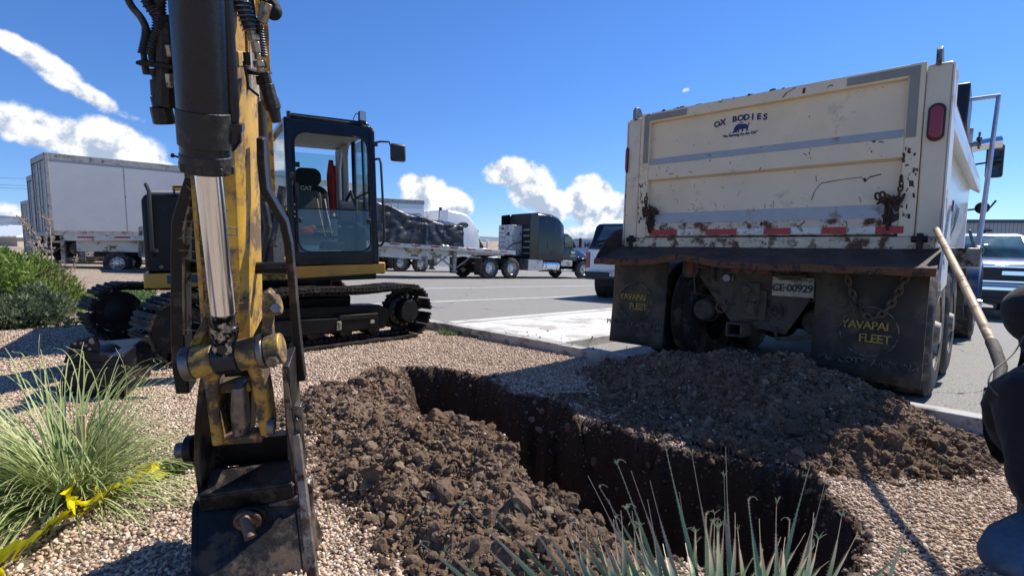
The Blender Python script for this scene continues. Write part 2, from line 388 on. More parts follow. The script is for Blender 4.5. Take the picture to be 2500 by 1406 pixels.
m_tapered = mat('red reflective tape', (.42, .02, .025), .35, var=.15, dirt=(.25, .12, .08), dirt_amt=.3, dirt_scale=20)
m_tapewht = mat('white reflective tape', (.70, .70, .66), .4, var=.1, dirt=(.3, .24, .17), dirt_amt=.4, dirt_scale=20)
m_redlens = mat('red lamp lens', (.28, .008, .012), .15, var=.1, coat=.5)
m_redlensd = mat('dusty red lens', (.20, .035, .03), .5, var=.2)
m_flap = mat('dusty mud flap rubber', (.040, .038, .034), .82, var=.3, vs=3, dirt=(.10, .082, .058), dirt_amt=.5, dirt_scale=2.5, bump=.15, zdirt=(1.2, .7))
m_flapyel = mat('yellow flap lettering', (.36, .28, .06), .7, var=.3, vs=30, dirt=(.09, .08, .05), dirt_amt=.30, dirt_scale=26)
m_flapdk = mat('worn flap lettering', (.17, .155, .12), .8, var=.3, vs=30, dirt=(.042, .038, .034), dirt_amt=.55, dirt_scale=18)
m_under = mat('dusty chassis steel', (.105, .088, .066), .78, var=.3, vs=5, dirt=(.05, .042, .036), dirt_amt=.4, dirt_scale=5, bump=.3)
m_underdk = mat('dark chassis', (.018, .017, .017), .7, var=.3)
m_rim = mat('aluminium rim', (.62, .62, .62), .28, metal=.9, var=.08, dirt=(.25, .22, .18), dirt_amt=.25, dirt_scale=8)
m_rimdusty = mat('dusty wheel', (.34, .30, .25), .7, metal=.2, var=.15, dirt=(.12, .09, .07), dirt_amt=.35, dirt_scale=5)
m_navy = mat('navy blue cab paint', (.02, .055, .13), .25, coat=.6, var=.06, dirt=(.2, .18, .14), dirt_amt=.18, dirt_scale=4)
m_inkblue = mat('dark blue decal', (.012, .018, .11), .45, var=.15)
m_wood = mat('ash wood handle', (.50, .36, .21), .62, var=.18, vs=14, dirt=(.22, .15, .09), dirt_amt=.35, dirt_scale=12)
m_weatherwood = mat('weathered side board', (.17, .13, .10), .85, var=.35, vs=14, bump=.6)
m_vangrey = mat('trailer side panel grey white', (.37, .38, .41), .42, var=.04, vs=1.4, dirt=(.40, .40, .40), dirt_amt=.35, dirt_scale=.6)
m_vantrim = mat('trailer aluminium trim', (.30, .29, .27), .5, metal=.4, var=.15, dirt=(.12, .10, .08), dirt_amt=.35, dirt_scale=5)
m_alu = mat('brushed aluminium', (.52, .51, .49), .38, metal=.7, var=.10, dirt=(.2, .17, .13), dirt_amt=.3, dirt_scale=3)
m_tarp = mat('black vinyl tarpaulin', (.022, .023, .026), .36, var=.3, bump=.1, bs=20)
m_semiblk = mat('gloss black truck paint', (.006, .006, .008), .14, var=.15, coat=.3, spec=.4, dirt=(.08, .07, .06), dirt_amt=.15, dirt_scale=3)
m_semiwht = mat('gloss white truck paint', (.80, .80, .79), .18, var=.03, coat=.5)
m_chrbump = mat('bright chrome', (.82, .83, .85), .08, metal=1., var=.03)
m_carwin = mat('dark vehicle glass', (.015, .022, .024), .04, var=.1, coat=.4)
m_winteal = mat('windscreen glass', (.05, .09, .085), .04, var=.5, vs=3, coat=.5)
m_lamp = mat('headlamp glass', (.55, .56, .56), .12, var=.2, vs=20, coat=.5, metal=.3)
m_amber = mat('amber lens', (.6, .18, .03), .25)
m_plastic = mat('black plastic trim', (.02, .02, .022), .5, var=.15)
m_plate = mat('number plate', (.50, .46, .36), .5, var=.06, dirt=(.22, .18, .12), dirt_amt=.4, dirt_scale=14)
m_plategrn = mat('plate green band', (.10, .16, .10), .5)
m_ink = mat('black ink', (.02, .02, .02), .5)
m_bldg = mat('grey metal cladding', (.42, .42, .41), .5, var=.04, vs=.5)
m_bldgblue = mat('blue roof trim', (.03, .07, .12), .5)
m_wroof = mat('white metal roof', (.62, .68, .72), .4, var=.05)
m_tan = mat('tan block wall', (.42, .36, .27), .8, var=.08)
m_conc = mat('pale concrete', (.56, .55, .52), .85, var=.08, vs=2.5, dirt=(.36, .33, .29), dirt_amt=.42, dirt_scale=2, chips=(.16, .12, .09), chip_amt=.34, chip_scale=30, bump=.35, bs=90)
m_kerb = mat('kerb concrete', (.40, .385, .355), .85, var=.12, vs=4, dirt=(.17, .145, .12), dirt_amt=.40, dirt_scale=7, bump=.5, bs=60)
m_paint = mat('white line paint', (.62, .62, .60), .7, var=.08, vs=3, dirt=(.16, .16, .155), dirt_amt=.35, dirt_scale=14)
m_jacket = mat('black cotton jacket', (.006, .007, .010), .95, var=.3, vs=8, bump=.5, bs=30, sheen=.1)
m_jeans = mat('blue denim', (.05, .10, .165), .88, var=.3, vs=9, dirt=(.12, .17, .22), dirt_amt=.4, dirt_scale=7, bump=.6, bs=90)
m_skin = mat('skin', (.42, .24, .16), .5)
m_tapey = mat('caution tape yellow', (.92, .80, .01), .38, var=.06, trans=.0, bump=.15, bs=20)
m_tapetxt = mat('caution tape lettering', (.10, .09, .03), .5)
# ------------------------------------------------------------------ noise for shaping
def _hash(ix, iy, iz=0, seed=0):
    n = (ix.astype(np.int64) * 374761393 + iy.astype(np.int64) * 668265263 + np.int64(iz) * 2147483647 + seed * 1274126177) & 0xffffffff
    n = ((n ^ (n >> 13)) * 1274126177) & 0xffffffff; n = n ^ (n >> 16); return (n & 0xffffff) / float(0xffffff)
def vnoise(x, y, f, seed=0):
    x = x * f; y = y * f; ix = np.floor(x); iy = np.floor(y); fx = x - ix; fy = y - iy
    fx = fx * fx * (3 - 2 * fx); fy = fy * fy * (3 - 2 * fy)
    a = _hash(ix, iy, 0, seed); b = _hash(ix + 1, iy, 0, seed); c = _hash(ix, iy + 1, 0, seed); d = _hash(ix + 1, iy + 1, 0, seed)
    return (a * (1 - fx) + b * fx) * (1 - fy) + (c * (1 - fx) + d * fx) * fy - .5
def fbm(x, y, f, o=4, seed=0, g=.5):
    s = 0; a = 1
    for i in range(o): s = s + a * vnoise(x + 17 * i, y - 9 * i, f, seed + i); f *= 2; a *= g
    return s
def polydist(x, y, poly):
    """signed distance, positive inside"""
    x = np.asarray(x); y = np.asarray(y); d = np.full(x.shape, 1e9); ins = np.zeros(x.shape, bool); n = len(poly)
    for i in range(n):
        x0, y0 = poly[i]; x1, y1 = poly[(i + 1) % n]; ex, ey = x1 - x0, y1 - y0; L = ex * ex + ey * ey
        t = np.clip(((x - x0) * ex + (y - y0) * ey) / L, 0, 1); d = np.minimum(d, np.hypot(x - x0 - t * ex, y - y0 - t * ey))
        c = ((y0 > y) != (y1 > y)); 
        with np.errstate(divide='ignore', invalid='ignore'): xi = (x1 - x0) * (y - y0) / (y1 - y0 if y1 != y0 else 1e-9) + x0
        ins ^= c & (x < xi)
    return np.where(ins, d, -d)
TR = [(975,930),(1000,893),(1085,898),(1165,915),(1260,955),(1360,990),(1460,1025),(1600,1072),(1760,1118),(1955,1166),(2045,1215),(2155,1288),(2140,1345),(2075,1440),
      (1850,1445),(1690,1400),(1520,1350),(1395,1262),(1290,1170),(1210,1085),(1120,1035),(985,1010)]
TRP = [tuple(G(a, b)[:2]) for a, b in TR]
def trench(x, y):
    d = polydist(x, y, TRP) + .10 * fbm(x, y, 5, 5, 3, .62) + .13 * fbm(x, y, 2.1, 2, 31)
    t = np.clip(d / .16 + .25 * fbm(x, y, 9, 3, 12), 0, 1) * (d > 0); dep = t * t * (3 - 2 * t) * (.75 + .1 * fbm(x, y, 3, 3, 5)) + .06 * fbm(x, y, 14, 4, 8, .6) * np.clip(d / .04, 0, 1)
    return dep, d
def crest(px, py, d, r, k=1.0):
    q = P(px, py, d); return (q.x, q.y, r, q.z - gzf(q.x, q.y))
HR = [(*G(a, b)[:2], r, h) for a, b, r, h in ((1440, 975, .34, .07), (1530, 1010, .30, .08), (1640, 1045, .30, .09), (1760, 1085, .28, .09), (1870, 1115, .24, .07), (1360, 945, .3, .04))] + [(a, b, c * 1.22, d * 1.08) for a, b, c, d in (crest(*q) for q in ((1420,918,4.7,.42),(1560,878,4.35,.5),(1680,866,4.1,.55),(1795,850,3.85,.6),(1890,872,3.65,.6),(1990,912,3.4,.55),(2090,975,3.18,.5),
      (2200,1050,2.95,.42),(2262,1100,2.78,.34),(1850,985,3.3,.5),(2000,1055,2.85,.44),(2110,1078,2.78,.42),(1700,965,3.65,.48),(1520,955,4.1,.42),(1620,1010,3.4,.36),(1780,1060,3.05,.36),(1930,1100,2.75,.32),(1400,965,4.2,.30)))]
HL = [(a, b, c, d) for a, b, c, d in (crest(*q) for q in ((940,885,3.75,.30),(1050,897,3.9,.18),(850,925,3.35,.42),(780,985,3.05,.36),(900,1000,2.85,.40),(1000,1035,2.65,.34),(1090,1030,2.55,.26),(1178,1012,2.42,.26),(1225,1085,2.22,.24),(1090,1085,2.3,.38),(960,1090,2.25,.32),(820,1080,2.5,.30),
      (1330,1175,1.98,.24),(1180,1150,2.0,.36),(1075,1175,1.95,.30),(1250,1225,1.82,.32),(1130,1265,1.72,.26),(1400,1265,1.72,.22),(1180,1345,1.56,.24),(1300,1325,1.58,.26),(1440,1330,1.56,.20),(1340,1400,1.48,.22)))]
def heap(x, y, H):
    h = np.zeros(np.shape(x))
    for cx, cy, r, hh in H:
        d = np.hypot(x - cx, y - cy) / (r * 1.25); c = np.clip(1 - d, 0, 1); c = 1 - np.sqrt(1 - c * c * .98) * .35 - .65 * (1 - c)
        c = np.clip(1 - d, 0, 1); b = hh * (c ** 1.05); h = h + np.exp(b * 14) - 1
    return np.log(h + 1) / 14
def Hfull(x, y):
    dep, d = trench(x, y); return gz(x, y) - dep + (.012 * fbm(x, y, 1.3, 3, 9)) * (dep < .01), dep, d

KS = 4.36; KV0, KV1 = -11.5, 8.0
def sv2(s, v): return (s * WD.x + v * RD.x, s * WD.y + v * RD.y)
def steps(segs):
    out = []
    for a, b, d in segs: out += list(np.arange(a, b - 1e-6, d))
    return np.array(out + [segs[-1][1]])
# gravel ground, one sheet to the horizon, finer where the trench is
xs = steps([(-6000,-1200,800),(-1200,-300,150),(-300,-60,30),(-60,-16,4),(-16,-6,.6),(-6,-1.6,.12),(-1.6,2.6,.022),(2.6,8,.2),(8,30,2),(30,100,10),(100,400,50),(400,1200,200),(1200,6000,800)])
ys = steps([(-30,-2,4),(-2,.7,.15),(.7,4.6,.022),(4.6,9,.1),(9,30,.7),(30,100,7),(100,400,50),(400,1200,200),(1200,9000,1300)])
X, Y = np.meshgrid(xs, ys); Z, DEP, TD = Hfull(X, Y)
S_, V_ = sv_(X, Y)
under = (S_ > KS + .06)
Z = Z - np.where(under, .04 + .0 * Z, 0)
nx, ny = len(xs), len(ys); idx = np.arange(nx * ny).reshape(ny, nx)
F = np.stack([idx[:-1, :-1], idx[:-1, 1:], idx[1:, 1:], idx[1:, :-1]], -1).reshape(-1, 4)
def smst(x, a, b):
    t = np.clip((x - a) / (b - a), 0, 1); return t * t * (3 - 2 * t)
hh = heap(X, Y, HR) + heap(X, Y, HL)
DIRT = np.maximum(smst(TD, -.03, .0), np.clip(smst(hh + .10 * fbm(X, Y, 6, 4, 21), .0, .05), 0, 1) * .8)
VEG = np.zeros(X.shape)

def gravel_mat():
    m = bpy.data.materials.new('river gravel ground'); m.use_nodes = True; t = NT(m.node_tree); m.node_tree.nodes.clear()
    ob = t.n('ShaderNodeTexCoord').outputs['Object']; at = t.n('ShaderNodeAttribute', _attribute_name='dirt').outputs['Fac']
    wn = t.n('ShaderNodeVectorMath', _operation='MULTIPLY_ADD', i0=t.n('ShaderNodeTexNoise', Vector=ob, Scale=30, Detail=3).outputs[1], i1=(.012, .012, .012), i2=ob).outputs[0]
    v1 = t.n('ShaderNodeTexVoronoi', Vector=wn, Scale=62.0); v1.feature = 'F1'
    ve = t.n('ShaderNodeTexVoronoi', Vector=wn, Scale=62.0); ve.feature = 'DISTANCE_TO_EDGE'
    sep = t.n('ShaderNodeSeparateXYZ', Vector=v1.outputs['Color']); r1, r2 = sep.outputs[0], sep.outputs[1]
    c = t.mix(r1, (.30, .20, .135), (.60, .48, .36)); c = t.mix(t.sstep(r2, .62, .9), c, (.70, .62, .52)); c = t.mix(t.sstep(r2, .18, .05), c, (.17, .12, .09))
    c = t.mix(t.sstep(ve.outputs[0], .14, .02), c, (.20, .145, .10))
    big = t.noise(ob, .5, 5, .6); c = t.mix(t.sstep(big, .48, .72, 0, .35), c, (.33, .23, .16))
    nd = t.noise(ob, 16, 8, .7); dc = t.mix(nd, (.042, .026, .017), (.13, .082, .053)); 
    col_ = t.mix(at, c, dc)
    h = t.m('MINIMUM', ve.outputs[0], .28); hd = t.noise(ob, 38, 8, .75)
    hh_ = t.m('ADD', t.m('MULTIPLY', h, t.m('SUBTRACT', 1.0, at)), t.m('MULTIPLY', hd, t.m('MULTIPLY_ADD', at, 1.3, .1)))
    bn = t.n('ShaderNodeBump', Height=hh_, Strength=1.0, Distance=.022)
    p = t.n('ShaderNodeBsdfPrincipled', Base__Color=col_, Roughness=.85, Normal=bn.outputs[0]); p.inputs['Specular IOR Level'].default_value = .25
    o = t.n('ShaderNodeOutputMaterial'); m.node_tree.links.new(p.outputs[0], o.inputs[0]); return m
m_gravel = gravel_mat()
g = npmesh('gravel_ground', np.stack([X.ravel(), Y.ravel(), Z.ravel()], -1), F, m_gravel, {'dirt': DIRT.ravel()})
tag(g, 'tan gravel ground with an open trench dug through it', 'ground', kind='structure')

# asphalt lot
def asphalt_mat():
    m = bpy.data.materials.new('worn asphalt'); m.use_nodes = True; t = NT(m.node_tree); m.node_tree.nodes.clear()
    ob = t.n('ShaderNodeTexCoord').outputs['Object']
    n1 = t.noise(ob, 90, 3, .8); n2_ = t.noise(ob, .35, 5, .6); n3_ = t.noise(ob, 7, 4, .6)
    c = t.mix(t.sstep(n1, .35, .68), (.11, .105, .098), (.40, .38, .345)); c = t.mix(t.sstep(n2_, .35, .7, 0, .5), c, (.26, .245, .22)); c = t.mix(t.sstep(n3_, .55, .75, 0, .2), c, (.09, .088, .085))
    v = t.n('ShaderNodeTexVoronoi', Vector=t.n('ShaderNodeVectorMath', _operation='MULTIPLY_ADD', i0=t.n('ShaderNodeTexNoise', Vector=ob, Scale=1.2, Detail=5).outputs[1], i1=(1.2, 1.2, 0), i2=ob).outputs[0], Scale=.16); v.feature = 'DISTANCE_TO_EDGE'
    c = t.mix(t.sstep(v.outputs[0], .0016, .0004), c, (.03, .029, .028))
    bn = t.n('ShaderNodeBump', Height=n1, Strength=.8, Distance=.006)
    p = t.n('ShaderNodeBsdfPrincipled', Base__Color=c, Roughness=.82, Normal=bn.outputs[0]); p.inputs['Specular IOR Level'].default_value = .3
    o = t.n('ShaderNodeOutputMaterial'); m.node_tree.links.new(p.outputs[0], o.inputs[0]); return m
m_asph = asphalt_mat()
ss = steps([(KS + .05, 60, 2.0), (60, 160, 10)]); vs_ = steps([(-60, -14, 4), (-14, 8, 1.0), (8, 60, 4), (60, 120, 20)])
SG, VG = np.meshgrid(ss, vs_); AX = SG * WD.x + VG * RD.x; AY = SG * WD.y + VG * RD.y
kt = np.clip((SG - KS - .05) / 3, 0, 1)
AZ = gz(AX, AY) + .006 + .015 * (VG < -14) * 0
n1_, n2_ = SG.shape; ix = np.arange(n1_ * n2_).reshape(n1_, n2_)
F = np.stack([ix[:-1, :-1], ix[:-1, 1:], ix[1:, 1:], ix[1:, :-1]], -1).reshape(-1, 4)
a = npmesh('asphalt_lot', np.stack([AX.ravel(), AY.ravel(), AZ.ravel()], -1), F, m_asph)
tag(a, 'sunlit grey asphalt of the truck parking lot', 'lot', kind='structure')

def slab(mb, poly, top, thick, sub=0.5):
    """slab following the ground: poly in (s,v) given as s0,s1,v0,v1"""
    s0, s1, v0, v1 = poly; n = max(1, int(abs(v1 - v0) / sub)); secs = []
    for i in range(n + 1):
        v = v0 + (v1 - v0) * i / n; q = []
        for s_, dz in ((s0, 0), (s0, thick), (s1, thick), (s1, 0)):
            x, y = sv2(s_, v); q.append((x, y, gzf(x, y) + top - thick + dz))
        secs.append(q)
    mb.loft(secs)
def kerb(v0, v1, s0=KS - .11, s1=KS + .05):
    mb = MB(); slab(mb, (s0, s1, v0, v1), .10, .22); return mb
k = None
joints = [KV0, -8.6, -5.5, -3.42, -2.2, -.9, .35, 1.6, 2.9, 4.4, 6.2, KV1]
kmb = MB()
for i in range(len(joints) - 1): slab(kmb, (KS - .11, KS + .05, joints[i] + .006, joints[i + 1] - .006), .10 + .004 * (i % 3), .22)
tag(kmb.build('kerb', m_kerb, bev=.012), 'low concrete kerb between gravel and asphalt', 'kerb', kind='structure')
pm_ = MB(); slab(pm_, (KS + .056, KS + 9.0, -5.5, -5.34), .112, .2); slab(pm_, (KS + .056, KS + 9.0, -5.334, -3.5), .10, .2)
tag(pm_.build('concrete_pavement', m_conc, bev=.01), 'pale concrete slab behind the kerb beside the dump truck', 'pavement', kind='structure')
# painted bay lines and dark seam
def groundline(pts, wd, h=.011):
    mb = MB(); secs = []
    for i in range(len(pts)):
        q = Vector(pts[i]); t_ = Vector(pts[min(i + 1, len(pts) - 1)]) - Vector(pts[max(i - 1, 0)]); n_ = Vector((-t_.y, t_.x, 0)).normalized() * wd / 2
        a_, b_ = q + n_, q - n_; secs.append([(a_.x, a_.y, gzf(a_.x, a_.y) + h), (b_.x, b_.y, gzf(b_.x, b_.y) + h)])
    vs = [p for s_ in secs for p in s_]; mb.add(vs, [(2 * i, 2 * i + 1, 2 * i + 3, 2 * i + 2) for i in range(len(secs) - 1)]); return mb
def gl(pa, pb, wd, n=24, ext0=0., ext1=0.):
    A, Bq = G(*pa), G(*pb); D = Bq - A; return [A + D * (-ext0 + (1 + ext0 + ext1) * i / n) for i in range(n + 1)]
mbs = [groundline(gl((1075, 737), (1460, 722), .12, ext0=.6, ext1=1.5), .13), groundline(gl((1060, 704.5), (1440, 698), .14, ext0=.8, ext1=1.0), .15)]
big = MB()
for q in mbs: big.add(q.v, q.f)
tag(big.build('parking_lines', m_paint, origin=(0, 0, 0)), 'white painted parking bay lines on the asphalt', 'line markings', kind='structure')

# ------------------------------------------------------------------ heaps of dug soil
def ico(sub):
    bm = bmesh.new(); bmesh.ops.create_icosphere(bm, subdivisions=sub, radius=1.0)
    V = np.array([v.co[:] for v in bm.verts]); F_ = np.array([[v.index for v in f.verts] for f in bm.faces]); bm.free(); return V, F_
def rot_rand(n, rs):
    q = rs.normal(size=(n, 4)); q /= np.linalg.norm(q, axis=1)[:, None]; w_, x, y, z = q.T
    return np.stack([np.stack([1 - 2 * (y * y + z * z), 2 * (x * y - z * w_), 2 * (x * z + y * w_)], -1), np.stack([2 * (x * y + z * w_), 1 - 2 * (x * x + z * z), 2 * (y * z - x * w_)], -1), np.stack([2 * (x * z - y * w_), 2 * (y * z + x * w_), 1 - 2 * (x * x + y * y)], -1)], 1)
def rocks(C, S, sub, rs, rough=.25, asp=(1, .8, .62), nvar=24):
    """C centres, S sizes -> V,F,rnd"""
    V0, F0 = ico(sub); n = len(C); base = []
    for k_ in range(nvar):
        a_ = rs.normal(size=(5, 3)); a_ /= np.linalg.norm(a_, axis=1)[:, None]; d = 1 + rough * sum(np.sin(V0 @ (a_[j] * (1.6 + 1.3 * j)) + j * 2.1 + k_) / (1 + j * .6) for j in range(5)) / 1.4
        pl = rs.normal(size=(5, 3)); pl /= np.linalg.norm(pl, axis=1)[:, None]
        W = V0 * d[:, None]
        for p_ in pl:
            e = W @ p_; W = W - np.clip(e - .72, 0, 9)[:, None] * p_ * .8
        base.append(W)
    base = np.array(base)[rs.randint(0, nvar, n)]; Q = rot_rand(n, rs)
    sc = np.stack([np.ones(n) * asp[0], asp[1] * rs.uniform(.8, 1.2, n), asp[2] * rs.uniform(.75, 1.25, n)], -1)
    W = base * sc[:, None, :]; W = np.einsum('nij,nvj->nvi', Q, W) * S[:, None, None] + C[:, None, :]
    nv = len(V0); FF = (F0[None] + (np.arange(n) * nv)[:, None, None]).reshape(-1, 3)
    return W.reshape(-1, 3), FF, np.repeat(rs.uniform(0, 1, n), nv)
def soil_mat():
    m = bpy.data.materials.new('freshly dug brown soil'); m.use_nodes = True; t = NT(m.node_tree); m.node_tree.nodes.clear()
    ob = t.n('ShaderNodeTexCoord').outputs['Object']; at = t.n('ShaderNodeAttribute', _attribute_name='rnd').outputs['Fac']
    n_ = t.noise(ob, 22, 8, .72); nb = t.noise(ob, 1.6, 4, .6)
    c = t.mix(n_, (.135, .086, .056), (.36, .250, .168)); c = t.mix(t.sstep(at, .55, 1.), c, (.40, .29, .20)); c = t.mix(t.sstep(at, .35, .0, 0, .6), c, (.09, .054, .036)); c = t.mix(t.sstep(nb, .45, .7, 0, .5), c, (.20, .12, .07))
    h = t.noise(ob, 55, 8, .78); bn = t.n('ShaderNodeBump', Height=h, Strength=1., Distance=.02)
    p = t.n('ShaderNodeBsdfPrincipled', Base__Color=c, Roughness=.95, Normal=bn.outputs[0]); p.inputs['Specular IOR Level'].default_value = .15
    o = t.n('ShaderNodeOutputMaterial'); m.node_tree.links.new(p.outputs[0], o.inputs[0]); return m
m_soil = soil_mat()
def make_heap(name, H, seed, label, n_cl, rng, keep=None):
    rs = np.random.RandomState(seed)
    x0, x1, y0, y1 = rng; d = .014; xx = np.arange(x0, x1, d); yy = np.arange(y0, y1, d); X, Y = np.meshgrid(xx, yy)
    h = heap(X, Y, H); rg = fbm(X, Y, 4.5, 5, seed, .6)
    lump = np.clip(1 - 2.2 * np.abs(vnoise(X, Y, 13, seed + 3)), 0, 1)
    h2 = h + (rg * .085 + .03 * (lump - .6)) * smst(h, 0, .1) - .035 + .012 * fbm(X, Y, 40, 2, seed + 9)
    dep, td = trench(X, Y)
    h2 = h2 * (1 - smst(td, -.06, .06)) - .3 * smst(td, -.06, .02)
    Z = gz(X, Y) + h2
    ok = h2 > -.03; idx = np.arange(X.size).reshape(X.shape)
    q = ok[:-1, :-1] & ok[:-1, 1:] & ok[1:, 1:] & ok[1:, :-1]
    Fq = np.stack([idx[:-1, :-1], idx[:-1, 1:], idx[1:, 1:], idx[1:, :-1]], -1)[q]
    used = np.unique(Fq); rm = np.full(X.size, -1); rm[used] = np.arange(len(used)); Fq = rm[Fq]
    V = np.stack([X.ravel(), Y.ravel(), Z.ravel()], -1)[used]; Ft = np.concatenate([Fq[:, [0, 1, 2]], Fq[:, [0, 2, 3]]])
    Vs, Fs, As = [V], [Ft], [np.full(len(V), .45) + .3 * fbm(V[:, 0], V[:, 1], 18, 3, 5)]; off = len(V)
    for sub, n, lo, hi in ((3, n_cl // 230, .028, .064), (2, n_cl // 5, .010, .030), (1, n_cl * 3 // 2, .004, .014)):
        cx = rs.uniform(x0, x1, n * 3); cy = rs.uniform(y0, y1, n * 3); hc = heap(cx, cy, H); _, tdc = trench(cx, cy)
        p = (smst(hc, -.0, .06) + .10 * (hc > .0) ) * (tdc < -.035); sel = rs.uniform(0, 1, n * 3) < p; sel = np.where(sel)[0][:n]
        cx, cy, hc = cx[sel], cy[sel], hc[sel]; u_ = rs.uniform(0, 1, len(cx)); S = lo + (hi - lo) * u_ ** 2.2
        hz = np.maximum(hc + fbm(cx, cy, 4.5, 5, seed, .6) * .085 * smst(hc, 0, .1) - .035, 0) 
        C = np.stack([cx, cy, gz(cx, cy) + hz + S * .28], -1); W, FF, A = rocks(C, S, sub, rs, .34)
        # crumbly surface
        if sub > 1: W = W + (.12 * S.mean()) * rs.normal(size=W.shape) * (.6 if sub == 3 else 1)
        Vs.append(W); Fs.append(FF + off); As.append(A); off += len(W)
    o = npmesh(name, np.concatenate(Vs), np.concatenate(Fs), m_soil, {'rnd': np.concatenate(As)}, smooth=False, origin=tuple(P(H[0][0] * 0 + 1250, 900, 3)) if 0 else (H[3][0], H[3][1], gzf(H[3][0], H[3][1])))
    return tag(o, label, 'dirt pile')
make_heap('dirt_pile', HL, 5, 'low sprawling heap of crumbly brown soil on the near, sunlit side of the trench', 22000, (-2.2, .75, 1.2, 4.6))
make_heap('dirt_pile', HR, 6, 'tall mound of dark soil between the trench and the dump truck, mostly in shade', 20000, (.1, 3.2, 2.3, 5.2))

# crumbled soil along the lip, walls and floor of the trench
rs = np.random.RandomState(9); Vs, Fs, As = [], [], []; off = 0
for sub, n, lo, hi in ((2, 3200, .008, .030), (1, 26000, .004, .013)):
    cx = rs.uniform(-1.6, 2.6, n * 4); cy = rs.uniform(.8, 4.6, n * 4); _, td = trench(cx, cy); p = .5 * np.exp(-((td - .02) / .045) ** 2) + .3 * (td > .0); sel = np.where(rs.uniform(0, 1, n * 4) < p)[0][:n]; cx, cy = cx[sel], cy[sel]
    S = lo + (hi - lo) * rs.uniform(0, 1, len(cx)) ** 2.4; Zc, _, _ = Hfull(cx, cy); C = np.stack([cx, cy, Zc + S * .2 + np.maximum(heap(cx, cy, HL), heap(cx, cy, HR)) * .0], -1); W, FF, A = rocks(C, S, sub, rs, .34)
    Vs.append(W); Fs.append(FF + off); As.append(A); off += len(W)
tag(npmesh('crumbled_soil', np.concatenate(Vs), np.concatenate(Fs), m_soil, {'rnd': np.concatenate(As)}, smooth=False), 'loose crumbs of soil along the lip and floor of the trench', 'soil', kind='stuff')

# ------------------------------------------------------------------ pebbles on the gravel, near the camera
def pebble_mat():
    m = bpy.data.materials.new('rounded tan pebbles'); m.use_nodes = True; t = NT(m.node_tree); m.node_tree.nodes.clear()
    at = t.n('ShaderNodeAttribute', _attribute_name='rnd').outputs['Fac']; cr = t.n('ShaderNodeValToRGB', Fac=at)
    e = cr.color_ramp; stops = [(0, (.20, .14, .10)), (.12, (.38, .26, .18)), (.38, (.52, .37, .25)), (.66, (.66, .49, .35)), (.9, (.74, .59, .45)), (1, (.84, .76, .66))]
    while len(e.elements) < len(stops): e.elements.new(.5)
    for q, (p_, c_) in zip(e.elements, stops): q.position = p_; q.color = (*c_, 1)
    n_ = t.noise(t.n('ShaderNodeTexCoord').outputs['Object'], 160, 4, .6); c = t.mix(t.sstep(n_, .3, .75, 0, .35), cr.outputs[0], (.2, .14, .10))
    p = t.n('ShaderNodeBsdfPrincipled', Base__Color=c, Roughness=.75); p.inputs['Specular IOR Level'].default_value = .3
    o = t.n('ShaderNodeOutputMaterial'); m.node_tree.links.new(p.outputs[0], o.inputs[0]); return m
m_peb = pebble_mat()
rs = np.random.RandomState(3); Vs, Fs, As = [], [], []; off = 0
for sub, n, d0, d1, lo, hi in ((2, 20000, 1.2, 2.1, .0045, .0105), (1, 90000, 2.1, 3.9, .005, .0115), (1, 85000, 3.9, 6.6, .006, .0135)):
    yy = np.sqrt(rs.uniform(d0 * d0, d1 * d1, n)); xx = rs.uniform(-1.04, 1.04, n) * (yy + .1)
    s_, v_ = sv_(xx, yy); _, td = trench(xx, yy); hp = np.maximum(heap(xx, yy, HR), heap(xx, yy, HL)); 
    keep = (s_ < KS - .12) & (td < -.02) & ((hp + .05 * fbm(xx, yy, 7, 3, 2) < .035) | (rs.uniform(0, 1, n) < .012)); xx, yy, hp = xx[keep], yy[keep], hp[keep]
    S = lo + (hi - lo) * rs.uniform(0, 1, len(xx)) ** 1.4; Zg, _, _ = Hfull(xx, yy); C = np.stack([xx, yy, Zg + np.maximum(hp - .03, 0) + S * rs.uniform(.1, .55, len(xx))], -1)
    W, FF, A = rocks(C, S, sub, rs, .12, (1, .82, .66)); Vs.append(W); Fs.append(FF + off); As.append(A); off += len(W)
o = npmesh('gravel_pebbles', np.concatenate(Vs), np.concatenate(Fs), m_peb, {'rnd': np.concatenate(As)}, smooth=True)
tag(o, 'loose rounded tan pebbles covering the ground', 'gravel', kind='stuff')

# soil crumbs dropped on the concrete slab and along the kerb
rs = np.random.RandomState(19); n = 170; ss_ = KS - .05 + rs.exponential(.35, n); vv_ = rs.uniform(-4.6, -1.6, n) ; S = .004 + .012 * rs.uniform(0, 1, n) ** 4
xx = ss_ * WD.x + vv_ * RD.x; yy = ss_ * WD.y + vv_ * RD.y; zz = gz(xx, yy) + np.where((vv_ < -3.5) | (ss_ < KS + .05), .102, .008) + S * .3
W, FF, A = rocks(np.stack([xx, yy, zz], -1), S, 2, rs, .3); tag(npmesh('soil_crumbs', W, FF, m_soil, {'rnd': A}, smooth=False), 'crumbs of dark soil scattered on the concrete slab and kerb', 'soil', kind='stuff')
